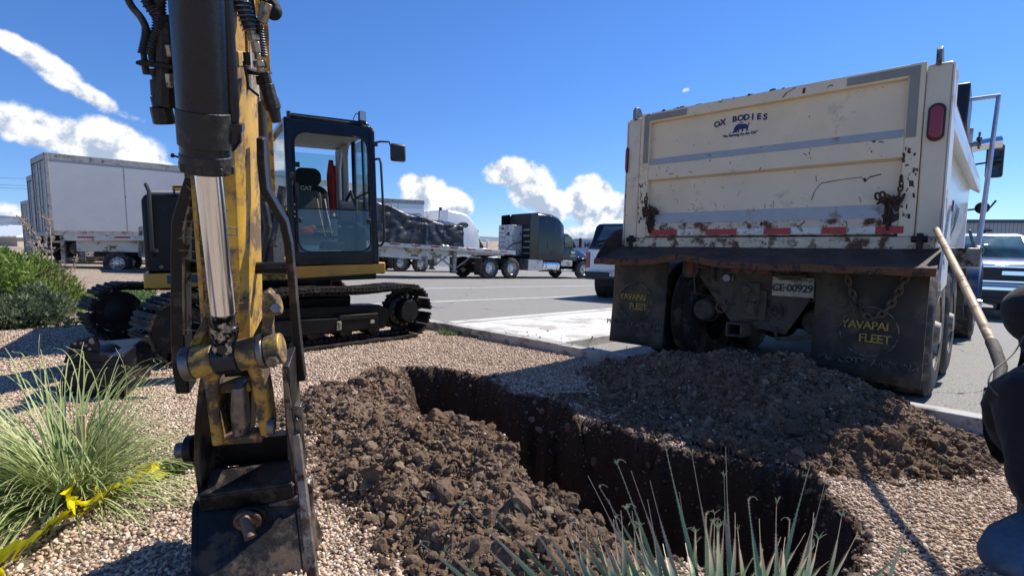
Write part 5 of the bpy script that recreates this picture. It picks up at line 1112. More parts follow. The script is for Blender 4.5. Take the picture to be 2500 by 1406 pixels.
# H link going down to the coupler
hl = S(); v_ = .035
hl.poly3(uz([(488, 900), (534, 905), (530, 935), (532, 1010), (545, 1088), (516, 1092), (503, 985)], v_), (0, -.085, 0))
hl.poly3(uz([(600, 900), (638, 893), (656, 990), (664, 1062), (635, 1068), (618, 985), (612, 935)], v_), (0, -.085, 0))
hl.poly3(uz([(533, 940), (613, 935), (615, 958), (533, 962)], v_ - .02), (0, -.05, 0)); hl.poly3(uz([(536, 1068), (640, 1062), (641, 1082), (541, 1088)], v_ - .02), (0, -.05, 0)); hlo = hl.build('power_link', m_yellowd, exc, bev=.008)
q = S(); q.path([L(654, 1040, .03), L(671, 1040, .03)], rp(42, L(660, 1040, .03)), 22); q.build('link_pin', m_steel, hlo)
q = S(); q.poly3(uz([(562, 950), (594, 947), (602, 1040), (598, 1068), (566, 1074), (560, 1010)], .05), (0, -.06, 0)); q.build('centre_lug', m_steel, exc, bev=.01)
q = S(); q.poly3(uz([(525, 900), (615, 897), (610, 1080), (540, 1085)], -.05), (0, -.1, 0)); q.build('coupler_body', m_darksteel, exc, bev=.01)
# side bars behind the stick and their cross tube
def flat(pts, v, wpx, th, mat_, nm):
    q = S(); P3 = [L(a, b, v) for a, b in pts]; secs = []
    for i, p in enumerate(P3):
        t_ = (P3[min(i + 1, len(P3) - 1)] - P3[max(i - 1, 0)]).normalized(); n_ = Vector((t_.z, 0, -t_.x)).normalized() * rp(wpx, p)
        secs.append([p - n_, p + n_, p + n_ + Vector((0, -th, 0)), p - n_ + Vector((0, -th, 0))])
    q.loft(secs); return q.build(nm, mat_, exc, bev=.004)
flat([(460, 330), (464, 400), (466, 440), (450, 490), (434, 545), (432, 620), (432, 800), (436, 900), (446, 962)], -.10, 30, .07, m_darksteel, 'side_bar')
flat([(478, 395), (477, 440), (462, 505), (449, 560), (448, 700), (450, 820)], -.09, 9, .05, m_steel, 'side_bar_edge')
flat([(634, 338), (636, 400), (642, 462), (668, 508), (690, 545), (702, 600), (712, 700), (720, 800), (730, 890), (736, 932)], -.10, 17, .045, m_darksteel, 'side_bar')
q = S(); q.path([L(436, 652, -.16), L(702, 655, -.16)], rp(30, L(570, 653, -.16)), 18); q.build('cross_tube', m_black, exc)
# coupler ears (thick plates seen nearly edge-on) and the box between them
def plate(pts_front, vf, depth, th, mat_, nm, par=None, sgn=1):
    """plate lying along v: pixel polyline gives its front edge"""
    q = S(); secs = []
    for a, b in pts_front:
        p = L(a, b, vf); secs.append([p, p + Vector((th, 0, 0)), p + Vector((th, -depth, 0)), p + Vector((0, -depth, 0))])
    q.loft(secs); return q.build(nm, mat_, par or exc, bev=.003)
lp = plate([(489, 915), (482, 960), (474, 1040), (472, 1120), (480, 1190), (484, 1222)], .03, .16, .016, m_bucket, 'coupler_ear')
rpp = plate([(688, 895), (692, 960), (697, 1040), (703, 1110), (712, 1160), (716, 1212)], .03, .16, .020, m_bucket, 'coupler_ear')
q = S(); q.poly3(uz([(689, 895), (704, 940), (716, 1030), (728, 1100), (734, 1212), (722, 1212), (716, 1120), (700, 1040)], .034), (0, -.012, 0)); q.build('ear_edge', m_worn, rpp, bev=.002)
q = S(); q.poly3(uz([(716, 992), (735, 992), (742, 1060), (722, 1066)], .04), (0, -.03, 0)); q.path([L(722, 1026, .04), L(722, 1026, .055)], .009, 6); q.build('ear_clamp', m_steel, rpp, bev=.003)
q = S(); q.path([L(430, 1100, -.02), L(470, 1096, -.02)], rp(38, L(450, 1100, 0)), 22); q.build('bucket_pin', m_steel, exc, bev=.004)
q = S(); q.path([L(454, 1096, -.02), L(476, 1094, -.02)], rp(66, L(460, 1096, 0)), 28); q.build('pin_washer', m_darksteel, exc, bev=.004)
q = S(); q.poly3(uz([(492, 1080), (700, 1062), (704, 1128), (494, 1142)], -.10), (0, -.03, 0)); q.poly3(uz([(492, 1180), (712, 1160), (712, 1196), (486, 1216)], -.07), (0, -.03, 0)); q.poly3(uz([(492, 1138), (553, 1134), (553, 1184), (490, 1190)], -.11), (0, -.02, 0)); q.poly3(uz([(664, 1124), (704, 1122), (710, 1172), (664, 1172)], -.11), (0, -.02, 0)); q.path([L(575, 1175, -.09), L(640, 1172, -.09)], .016, 12); q.build('coupler_plate', m_darksteel, exc)
q = S(); q.poly3(uz([(485, 1216), (714, 1186), (716, 1196), (717, 1214), (630, 1232), (487, 1250)], .06), (0, -.03, 0)); q.poly3(uz([(485, 1216), (714, 1186), (712, 1180), (486, 1209)], .061), (0, -.12, 0)); cbx = q.build('cross_bar', m_bucket, exc, bev=.004)
q = S()
for a_, b_ in ((486, 1216), (713, 1184)): q.ball(L(a_, b_, .05), .008, (1, 1, 1), 8, 6)
q.poly3(uz([(655, 1232), (727, 1212), (728, 1222), (744, 1224), (744, 1238), (662, 1250)], .05), (0, -.04, 0)); q.build('bar_lug', m_worn, cbx, bev=.003)
# bucket: curved back shell, side cheeks, worn edges, spring bolt
q = S(); rows = []; N_ = 16
for i in range(N_ + 1):
    f_ = i / N_; py = 1232 + f_ * 420; vv_ = .04 + .30 * math.sin(f_ * pi * .5) ; lft = L(477 - 8 * f_, py, vv_); rgt = L(728 + 52 * f_, py - 8, vv_); rows.append((lft, rgt))
secs = [[a, b, b + Vector((0, -.014, 0)), a + Vector((0, -.014, 0))] for a, b in rows]; q.loft(secs); bk_ = q.build('bucket', m_bucket, exc, bev=.003)
for sd_, o_ in ((0, -.004), (1, .0)):
    q = S(); secs = []
    for i in range(N_ + 1):
        p = rows[i][sd_]; th = .018 if sd_ == 0 else .020; secs.append([p + Vector((-th / 2, .006, 0)), p + Vector((th / 2, .006, 0)), p + Vector((th / 2, -.10 - .26 * (i / N_), 0)), p + Vector((-th / 2, -.10 - .26 * (i / N_), 0))])
    q.loft(secs); q.build('bucket_cheek', m_bucket, bk_, bev=.003)
q = S(); secs = []
for i in range(14):
    f_ = i / 13; p = L(722 + 48 * f_, 1062 + 420 * f_, .055 + .25 * math.sin(f_ * pi / 2) * (f_ ** .5)); wd_ = .010 + .006 * f_; secs.append([p + Vector((-wd_, 0, 0)), p + Vector((wd_, 0, 0)), p + Vector((wd_, -.03, 0)), p + Vector((-wd_, -.03, 0))])
q.loft(secs); q.build('bucket_edge', m_worn, bk_, bev=.002)
q = S(); q.poly3(uz([(748, 1180), (762, 1186), (764, 1240), (760, 1262), (750, 1240)], .03), (0, -.03, 0)); q.build('side_cutter', m_steel, bk_, bev=.004)
q = S(); fc = L(605, 1278, .125); q.poly3(uz([(556, 1300), (566, 1262), (590, 1244), (622, 1240), (648, 1250), (652, 1262), (638, 1290), (600, 1306)], .105), (0, -.02, 0)); q.build('bolt_flange', m_darksteel, bk_, bev=.005)
q = S(); q.path([fc + Vector((0, -.03, 0)), fc + Vector((0, .0, 0))], .030, 20); q.path([L(595, 1262, .14), L(612, 1312, .19)], [.015, .017], 16); q.ring(.034, .007, L(604, 1272, .125), Euler((pi / 2, 0, 0)).to_matrix(), 20, 6); q.build('spring_bolt', mat('rusty bolt', (.16, .11, .08), .6, metal=.6, var=.3, dirt=(.07, .04, .03), dirt_amt=.4, dirt_scale=40, bump=.3), bk_)
# ---- hydraulic hoses and couplings
def coil(q, pts, r, wr, pitch, n=9):
    pts = [Vector(p) for p in pts]; seg_ = [0]
    for i in range(1, len(pts)): seg_.append(seg_[-1] + (pts[i] - pts[i - 1]).length)
    T_ = seg_[-1] / pitch; out = []; m_ = int(T_ * n)
    for k in range(m_ + 1):
        s_ = seg_[-1] * k / m_; i = max(j for j in range(len(seg_) - 1) if seg_[j] <= s_ + 1e-9); f_ = (s_ - seg_[i]) / max(seg_[i + 1] - seg_[i], 1e-9); c = pts[i].lerp(pts[i + 1], min(f_, 1)); t_ = (pts[i + 1] - pts[i]).normalized()
        a_ = t_.cross(Vector((0, 1, 0))).normalized(); b_ = t_.cross(a_); an = 2 * pi * k / n; out.append(c + (a_ * math.cos(an) + b_ * math.sin(an)) * r)
    q.path(out, wr, 4)
def bez(pts, n=6):
    pts = [Vector(p) for p in pts]; out = []
    for i in range(len(pts) - 1):
        p0, p1, p2, p3 = pts[max(i - 1, 0)], pts[i], pts[i + 1], pts[min(i + 2, len(pts) - 1)]
        for k in range(n):
            t_ = k / n; out.append(.5 * ((2 * p1) + (p2 - p0) * t_ + (2 * p0 - 5 * p1 + 4 * p2 - p3) * t_ * t_ + (3 * p1 - p0 - 3 * p2 + p3) * t_ ** 3))
    return out + [pts[-1]]
def hose(pts, v, wpx, coil_=None, m2=m_spring, mh=m_hose):
    p = bez([L(a, b, v) for a, b in pts]); r = rp(wpx, p[len(p) // 2]); q = S(); q.path(p, r, 12); h_ = q.build('hydraulic_hose', mh, exc)
    if coil_:
        i0, i1 = int(len(p) * coil_[0]), max(int(len(p) * coil_[1]), 2); c_ = S(); coil(c_, p[i0:i1], r * 1.12, r * .16, r * .62); c_.build('spring_guard', m2, h_)
def fit(segs, v, mat_, nm='hose_fitting', n=6, par=None):
    q = S()
    for a, b, wa, wb in segs:
        pa, pb = L(*a, v), L(*b, v); q.path([pa, pb], [rp(wa, pa), rp(wb, pb)], n)
    return q.build(nm, mat_, par or exc, bev=.002)
# left hand group
hose([(300, -40), (318, 10), (345, 45), (357, 75), (352, 110), (347, 132)], -.05, 17, (.55, 1), m_hose)
hose([(352, -40), (362, 10), (385, 40), (387, 70), (375, 105), (368, 134)], -.05, 24, (.1, 1), m_hose)
hose([(395, -40), (388, 20), (396, 60), (408, 90)], -.06, 26, (0, .8), m_hose)
hose([(412, 78), (418, 110), (430, 170), (436, 240)], -.08, 16, (.2, .9), m_spring)
fit([((350, 127), (353, 148), 15, 15), ((354, 160), (358, 183), 17, 17), ((370, 127), (372, 148), 17, 17), ((374, 168), (378, 186), 19, 19), ((378, 184), (380, 200), 15, 15)], -.05, m_fitdk)
q = S(); q.poly3(uz([(330, 150), (345, 146), (430, 160), (430, 172), (345, 162), (330, 157)], -.03), (0, -.05, 0)); q.build('hose_bracket', m_black, exc, bev=.002)
vb = fit([((382, 196), (386, 236), 28, 30), ((386, 236), (392, 262), 34, 34), ((393, 262), (402, 303), 48, 48), ((404, 60), (404, 260), 44, 48), ((424, 130), (430, 230), 26, 26), ((430, 232), (432, 268), 22, 14)], -.06, m_fitdk, 'quick_coupler', 10)
fit([((414, 110), (420, 140), 22, 22), ((415, 180), (420, 215), 24, 24)], -.03, m_brass)
q = S(); q.path(bez([L(395, 75, -.05), L(400, 55, -.05), L(412, 52, -.05), L(418, 70, -.05)]), .013, 8); q.build('valve_cap', m_rubber, exc)
# right hand group
hose([(583, -40), (592, 10), (604, 50), (613, 75)], -.03, 33, (.0, 1), m_spring)
fit([((612, 68), (616, 86), 24, 22), ((616, 84), (620, 100), 30, 30), ((622, 102), (627, 130), 24, 22), ((628, 130), (630, 146), 17, 17), ((630, 148), (634, 164), 28, 28), ((635, 164), (636, 178), 18, 18)], -.03, m_brass)
hose([(606, -30), (612, 15), (618, 42), (630, 62), (635, 95), (642, 140)], -.05, 19, (.55, 1), m_spring)
fit([((642, 146), (645, 166), 16, 16), ((645, 176), (652, 205), 26, 26), ((650, 205), (664, 258), 36, 34)], -.04, m_fitdk, n=8)
fit([((636, 186), (640, 208), 24, 24), ((658, 240), (668, 268), 40, 38), ((668, 266), (676, 300), 30, 22)], -.045, m_fitdk, n=10)
fit([((652, 8), (640, 56), 30, 28), ((646, 0), (654, -20), 18, 18), ((638, 56), (634, 74), 16, 14)], -.03, m_brass)
q = S(); q.path(bez([L(668, 36, -.05), L(668, 20, -.05), L(655, 4, -.05), L(640, -20, -.05)]), [.017] * 19, 10); q.ball(L(667, 28, -.05), .021); q.build('elbow_cap', m_rubber, exc)
q = S(); q.poly3(uz([(602, 168), (622, 176), (652, 176), (656, 181), (640, 186), (604, 182)], -.03), (0, -.05, 0)); q.path([L(595, 150, -.02), L(600, 175, -.02), L(607, 215, -.02), L(632, 235, -.02)], .0035, 6); q.path([L(601, 128, -.02), L(604, 160, -.02)], .008, 8); q.build('hose_bracket', m_black, exc)
q = S(); q.bx((L(566, 120, -.06).x, -.14, L(566, 160, -.06).z), (L(590, 120, -.06).x, -.03, L(566, 122, -.06).z)); q.build('stick_bracket', m_yellow, exc, bev=.003)
q = S(); q.path([L(604, -40, -.12), L(612, 220, -.12)], rp(13, L(600, 100, -.12)), 12); q.build('steel_line', m_chrome, exc)
q = S(); q.path([L(440, 385, -.1), L(420, 380, -.1)], .003, 6); q.path([L(424, 381, -.1), L(418, 379, -.1)], .006, 6); q.build('side_probe', m_plastic, exc)
# ------------------------------------------------------------------ trucks, trailers and cars behind
def van(x, y, az, label, Lg=14.6, H0=1.18, H=2.95, mat_=m_vangrey, group=None, z=None, side=-1, wheels=True, seams=2.44):
    """box trailer: rear face at the local origin, body along +X; side = the side seen"""
    F_ = frame(x, y, az, z, tilt=False); t = empty('box_trailer', F_, label, 'trailer', group); W = 1.28
    q = MB(F_); q.bx((.06, -W, H0), (Lg, W, H0 + H)); q.build('body', mat_, t, bev=.02)
    for sg in (-1, 1):
        q = MB(F_); q.bx((.0, sg * W, H0 + H - .22), (Lg, sg * (W + .02), H0 + H + .01)); q.bx((.0, sg * W, H0 - .12), (Lg, sg * (W + .018), H0 + .06)); q.build('side_rail', m_vantrim, t)
        q = MB(F_)
        k = seams
        while k < Lg: q.bx((k - .012, sg * (W + .001), H0), (k + .012, sg * (W + .006), H0 + H - .2)); k += seams
        q.build('panel_seams', m_vantrim, t)
        q = MB(F_); q.bx((-.02, sg * W - .0 * sg, H0 - .1), (.10, sg * (W + .025), H0 + H)); q.bx((-.03, sg * (W - .12), H0 - .1), (.0, sg * W, H0 + H)); q.build('rear_post', m_vantrim, t, bev=.01)
    q = MB(F_); q.bx((-.02, -W, H0 + H - .2), (.05, W, H0 + H + .02)); q.bx((-.08, -W, H0 - .14), (.06, W, H0 + .02)); q.build('rear_header', m_vantrim, t)
    for sg in (-1, 1):
        q = MB(F_); q.bx((.02, sg * .015, H0 + .04), (.055, sg * (W - .13), H0 + H - .22)); d = q.build('rear_door', m_vantrim if mat_ is m_vangrey else mat_, t, bev=.01)
        q = MB(F_)
        for yy in (.25, .95): q.tube((.0, sg * yy, H0 + .05), (.0, sg * yy, H0 + H - .25), .018, n=8)
        q.build('lock_rod', m_alu, d)
    if wheels:
        q = MB(F_); q.bx((.4, -.5, .85), (Lg - .5, -.4, 1.06)); q.bx((.4, .4, .85), (Lg - .5, .5, 1.06)); q.tube((1.2, -1, .52), (1.2, 1, .52), .08); q.tube((2.5, -1, .52), (2.5, 1, .52), .08); q.bx((0, -1.1, .50), (.08, 1.1, .60)); q.bx((0, -.7, .55), (.08, -.6, 1.1)); q.bx((0, .6, .55), (.08, .7, 1.1)); q.build('running_gear', m_underdk, t)
        for xx in (1.2, 2.5):
            for sg in (-1, 1): wheel(t, F_, (xx, sg * 1.05, .51), .51, .28, sg, rim=m_rim, dual=False, n=26)
        q = MB(F_); q.bx((-.085, -1.2, H0 - .08), (-.08, -.9, H0 - .03)); q.bx((-.085, .9, H0 - .08), (-.08, 1.2, H0 - .03)); q.build('tail_lamp', m_redlens, t)
    return t
def onray(px, d): r = ray(px, 588); return r.x / r.y * d, d
xa, ya_ = onray(108, 20.6); van(xa, ya_, 39, 'nearest big grey box trailer on the left, with panel seams along its side', z=gzf(xa, ya_) + .02)
xb, yb_ = onray(92, 24.0); van(xb, yb_, 39, 'grey box trailer parked just behind the nearest big grey one, mostly hidden', z=-.15, Lg=13)
xc, yc_ = onray(68, 33.0); van(xc, yc_, 39, 'farthest and smallest grey box trailer at the left', z=-.8, Lg=12, H=3.1)
# silver flatbed at the left, its rear corner showing
def flatbed(x, y, az, label, wr=.51, Lg=14.6, z=None, load=False, rear=True, dark=None, n_ax=2, tilt=True, H=1.34):
    F_ = frame(x, y, az, z, tilt); t = empty('flatbed_trailer', F_, label, 'flatbed trailer'); W = 1.28
    q = MB(F_); q.bx((0, -W, H - .06), (Lg, W, H)); q.build('deck', m_alu, t)
    for sg in (-1, 1):
        q = MB(F_); q.bx((0, sg * W, H - .16), (Lg, sg * (W + .03), H + .015)); sr = q.build('side_rail', m_alu, t, bev=.005)
        q = MB(F_); k = .35
        while k < Lg - .4: q.bx((k, sg * (W + .0305), H - .075), (k + .42, sg * (W + .034), H - .02)); k += .95
        q.build('red_tape', m_tapered, sr, smooth=0)
        q = MB(F_); k = .80
        while k < Lg - .4: q.bx((k, sg * (W + .0305), H - .075), (k + .46, sg * (W + .034), H - .02)); k += .95
        q.build('white_tape', m_tapewht, sr, smooth=0)
        q = MB(F_); yy = sg * .75; q.prism([(.2, H - .07), (.2, H - .5), (Lg - 4.6, H - .62), (Lg - 3.0, H - .32), (Lg - .3, H - .24), (Lg - .3, H - .07)], yy - .06, yy + .06, 'y'); q.build('main_beam', m_alu, t, bev=.005)
    q = MB(F_); q.bx((-.1, -1.28, .42), (.0, -1.12, H - .0)); q.bx((-.1, 1.12, .42), (.0, 1.28, H)); q.bx((-.08, -1.28, H - .16), (.0, 1.28, H)); q.bx((-.08, -1.2, .48), (-.02, 1.2, .60)); q.build('rear_frame', m_vantrim, t, bev=.01)
    for xx in ([1.3, 2.6] if n_ax == 2 else [1.3]):
        for sg in (-1, 1): wheel(t, F_, (xx, sg * 1.05, wr), wr, .28, sg, rim=m_rim, dual=False, n=26)
    q = MB(F_); q.tube((1.3, -1, .51), (1.3, 1, .51), .08); q.tube((2.6, -1, .51), (2.6, 1, .51), .08); q.bx((.6, .45, .62), (3.3, .6, .82)); q.bx((.6, -.6, .62), (3.3, -.45, .82)); q.build('running_gear', m_underdk, t)
    for sg in (-1, 1):
        q = MB(F_); lx = Lg - 3.3; yy = sg * .95; q.bx((lx - .08, yy - .08, .42), (lx + .08, yy + .08, H - .1)); q.bx((lx - .14, yy - .12, .36), (lx + .14, yy + .12, .42)); q.bar((lx - .05, yy, .55), (lx - 1.1, yy, H - .3), .07, .07); q.bar((lx + .05, yy, .5), (lx + 1.1, yy, H - .25), .05, .05); q.bx((lx - 1.5, yy - .04, .55), (lx - 1.38, yy + .04, 1.0)); q.build('landing_leg', m_vantrim, t, bev=.006)
    return t, F_
xf_, yf_ = onray(183, 17.6)
flatbed(xf_, yf_, 62, 'empty silver flatbed trailer in front of the big grey box trailer', z=-.14, tilt=False, H=1.30, Lg=8.2, wr=.39)

def tractor(x, y, az, pm, label, name='semi_truck', sl_h=3.35, fair=0., chrome=True, dark_deck=True, z=None):
    """conventional sleeper tractor; local origin between the drive axles, front along +X"""
    F_ = frame(x, y, az, z); t = empty(name, F_, label, 'semi truck')
    for xx in (-.66, .66):
        for sg in (-1, 1): wheel(t, F_, (xx, sg * 1.06, .51), .51, .26, sg, rim=m_rim, n=30, hubout=-.02)
    for sg in (-1, 1): wheel(t, F_, (5.85, sg * 1.04, .51), .51, .28, sg, rim=m_rim, n=30, hubout=.06)
    q = MB(F_); q.bx((-1.5, -.42, .72), (6.4, -.32, .98)); q.bx((-1.5, .32, .72), (6.4, .42, .98)); q.tube((-.66, -.9, .51), (-.66, .9, .51), .1); q.tube((.66, -.9, .51), (.66, .9, .51), .1); q.bx((1.3, -1.0, .55), (1.55, 1.0, 1.0)); q.bx((4.9, -.5, .5), (6.3, .5, 1.1)); q.build('chassis', m_underdk, t)
    q = MB(F_); q.loft([[(-.5, -.5, 1.0), (-.5, .5, 1.0), (-.5, .5, 1.06), (-.5, -.5, 1.06)], [(.5, -.55, 1.12), (.5, .55, 1.12), (.5, .55, 1.2), (.5, -.55, 1.2)]]); q.build('fifth_wheel', m_darksteel, t)
    for sg in (-1, 1):
        q = MB(F_); q.box((-1.28, sg * 1.05, .55), (.02, .58, .75)); q.box((-1.28, sg * 1.05, .95), (.05, .6, .05)); q.build('mud_flap', m_flap, t)
    # sleeper: sections along x (y half width, roof height)
    def sec(x, w0, z0, z1, r=.14, wt=None):
        wt = w0 - .06 if wt is None else wt
        return [(x, -w0, z0), (x, -w0, z0 + (z1 - z0) * .5), (x, -wt, z1 - r), (x, -wt + r, z1), (x, wt - r, z1), (x, wt, z1 - r), (x, w0, z0 + (z1 - z0) * .5), (x, w0, z0)]
    q = MB(F_); S0 = 2.35
    if fair: tops = [(S0, sl_h), (S0 + .15, sl_h + .03), (S0 + .9, sl_h), (S0 + 1.5, sl_h - .14), (S0 + 2.0, sl_h - .50), (S0 + 2.35, sl_h - .95), (S0 + 2.5, 2.42)]
    else: tops = [(S0, sl_h), (S0 + .1, sl_h + .02), (S0 + 1.0, sl_h + .0), (S0 + 1.55, sl_h - .14), (S0 + 1.85, sl_h - .38), (S0 + 1.9, sl_h - .62)]
    q.loft([sec(x_, 1.18, .95, z_) for x_, z_ in tops]); q.build('sleeper', pm, t, bev=.02, smooth=50)
    q = MB(F_); 
    for sg in (-1, 1): q.prism([(S0 - .52, .98), (S0 - .55, sl_h - .1), (S0 + .02, sl_h + .0), (S0 + .02, .98)], sg * 1.13, sg * 1.17, 'y')
    q.build('side_extender', pm, t)
    q = MB(F_); q.loft([sec(x_, w_, .95, z_, .10, w_ - .12) for x_, w_, z_ in ((S0 + 1.85, 1.14, 2.42), (S0 + 2.35, 1.13, 2.42), (S0 + 2.5, 1.12, 2.38), (S0 + 3.0, 1.08, 1.78))]); cab_ = q.build('cab', pm, t, bev=.015, smooth=50)
    q = MB(F_)
    for sg in (-1, 1): q.prism([(S0 + 1.98, 1.72), (S0 + 1.98, 2.28), (S0 + 2.42, 2.28), (S0 + 2.86, 1.74), (S0 + 2.8, 1.66), (S0 + 2.1, 1.66)], sg * 1.085, sg * 1.145, 'y')
    q.build('side_window', m_glass2 if chrome else m_carwin, cab_, smooth=0)
    q = MB(F_); q.add([(S0 + 2.52, -.92, 2.32), (S0 + 2.52, .92, 2.32), (S0 + 3.01, .95, 1.80), (S0 + 3.01, -.95, 1.80)], [(0, 1, 2, 3)]); q.build('windscreen', m_carwin, cab_, solid=.01)
    q = MB(F_); q.loft([sec(x_, w_, z0, z_, .18, w_ - .10) for x_, w_, z0, z_ in ((S0 + 2.9, 1.0, .95, 1.80), (S0 + 3.3, .92, .95, 1.72), (S0 + 4.0, .82, .95, 1.55), (S0 + 4.45, .74, .75, 1.30), (S0 + 4.6, .70, .62, 1.05))]); q.build('bonnet', pm, t, bev=.02, smooth=50)
    for sg in (-1, 1):
        q = MB(F_); arc = [(5.85 + .68 * math.cos(a_) * (1.05 if math.cos(a_) < 0 else .98), .50 + .70 * math.sin(a_)) for a_ in np.linspace(-.1, pi - .1, 14)]
        q.loft([[(x_, sg * .78, z_ - .03), (x_, sg * .80, z_ + .06), (x_, sg * 1.12, z_), (x_, sg * 1.20, z_ - .07), (x_, sg * 1.17, z_ - .10)] for x_, z_ in arc]); fd = q.build('fender', pm, t, smooth=50)
        q = MB(F_); q.ball((6.42, sg * .98, 1.02), .14, (.8, 1.1, .7)); q.build('headlight', m_lamp, fd)
    q = MB(F_); q.bx((6.75, -1.18, .30), (6.95, 1.18, .58)); q.build('bumper', m_chrbump if chrome else pm, t, bev=.05)
    for sg in (-1, 1):
        q = MB(F_); q.bx((1.75, sg * .78, .42), (2.75, sg * 1.17, .98)); q.build('side_box', m_alu if chrome else pm, t, bev=.02)
        q = MB(F_); q.tube((2.8, sg * .86, .68), (4.0, sg * .86, .68), .31, n=28)
        ft_ = q.build('fuel_tank', m_chrbump, t, bev=.03)
        q = MB(F_); 
        for xx in (3.0, 3.8): q.lathe([(.314, -.03), (.318, -.03), (.318, .03), (.314, .03)], (xx, sg * .86, .68), 'x', 28)
        q.build('tank_strap', m_alu, ft_)
        q = MB(F_); q.bx((4.1, sg * .85, .40), (4.95, sg * 1.17, .50)); q.bx((4.1, sg * .85, .68), (4.95, sg * 1.15, .98)); q.build('cab_step', m_alu, t, bev=.01)
        q = MB(F_); q.box((S0 + 2.95, sg * 1.36, 1.95), (.10, .16, .52)); mr = q.build('mirror', pm if not chrome else m_plastic, t, bev=.03); q = MB(F_); q.tube((S0 + 2.8, sg * 1.1, 2.12), (S0 + 2.95, sg * 1.36, 2.12), .02, n=8); q.tube((S0 + 2.8, sg * 1.1, 1.75), (S0 + 2.95, sg * 1.36, 1.75), .02, n=8); q.build('mirror_arm', m_plastic, mr)
    return t, F_
bx_, by_ = onray(1186, 25.7)
bt, FBt = tractor(bx_, by_, 50, m_semiblk, 'black sleeper semi truck coupled to the flatbed trailer with the tarped load')
sgn_ = 1
# back of the black sleeper: white cabinet, ladder grille, dark headboard, lettering
q = MB(FBt); q.bx((2.26, -1.0, 1.0), (2.33, 1.0, 3.25)); q.build('sleeper_back', m_plastic, bt)
q = MB(FBt); q.bx((1.55, -.05, 1.15), (2.25, 1.05, 2.72)); cbn = q.build('tool_cabinet', m_whitedirty, bt, bev=.02)
q = MB(FBt)
for k in range(5): q.bx((1.535, .45, 1.35 + k * .24), (1.552, 1.0, 1.37 + k * .24))
q.box((1.53, .22, 2.25), (.02, .14, .18)); q.bx((1.53, .6, 2.5), (1.55, .8, 2.58)); q.build('cabinet_vents', m_ink, cbn)
q = MB(FBt)
for k in range(5): q.bx((2.18, -.85, 1.25 + k * .30), (2.24, -.2, 1.33 + k * .30))
q.build('back_rungs', m_alu, bt)
q = MB(FBt); put_text(q, "Kenworth", (2.25, .25, 2.88), (0, -1, 0), (0, 0, 1), .30); q.build('back_lettering', m_redlensd, bt, smooth=0)
q = MB(FBt); q.path(bez([Vector((1.5, -.3, 1.2)), Vector((1.0, -.35, 1.35)), Vector((1.3, -.4, 1.7)), Vector((2.2, -.3, 1.9))]), .03, 6); q.path(bez([Vector((1.2, -.1, 1.3)), Vector((1.5, -.45, 1.1)), Vector((2.2, -.5, 1.5))]), .025, 6); q.build('air_lines', m_plastic, bt)
q = MB(FBt); q.bx((3.0, -1.19, 1.55), (3.05, -1.185, 1.95)); q.bx((3.25, -1.19, 1.22), (3.65, -1.186, 1.50)); q.build('side_vent', m_plastic, bt)
q = MB(FBt); pts_ = [(4.95 + .17 * math.cos(a_), 1.42 + .07 * math.sin(a_)) for a_ in np.linspace(0, 2 * pi, 20)[:-1]]; q.prism(pts_, -1.165, -1.155, 'y'); q.bx((4.75, -1.162, 1.22), (5.15, -1.155, 1.25)); q.build('door_emblem', m_tapewht, bt)
# flatbed behind the black truck, load under a tarpaulin
kx, ky = FBt @ Vector((-.1, 0, 0)), None
F50 = Vector((math.sin(R(50)), math.cos(R(50)), 0)); Lf = 14.6; rear = FBt.translation + F50 * (.75 - Lf)
ftz = gzf(*(FBt.translation + F50 * (-Lf * .5)).xy)
fb, Ffb = flatbed(rear.x, rear.y, 50, 'long flatbed trailer carrying a load under black tarpaulin', Lg=Lf, H=1.46)
q = MB(Ffb); q.prism([(9.35 + .32 * math.cos(a_), 1.14 + .085 * math.sin(a_)) for a_ in np.linspace(0, 2 * pi, 26)[:-1]], -.82, -.815, 'y'); lg = q.build('oval_badge', mat('tan gold badge', (.35, .27, .10), .5), fb, smooth=0)
q = MB(Ffb); put_text(q, "EAST", (9.35, -.828, 1.14), (1, 0, 0), (0, 0, 1), .12, bold=.002); q.build('badge_lettering', m_tapewht, lg, smooth=0)
q = MB(Ffb); put_text(q, "GENESIS", (9.35, -.823, .99), (1, 0, 0), (0, 0, 1), .10, bold=.003); put_text(q, "Elon", (7.7, -.823, 1.14), (1, 0, 0), (0, 0, 1), .14); q.build('beam_lettering', m_ink, fb, smooth=0)
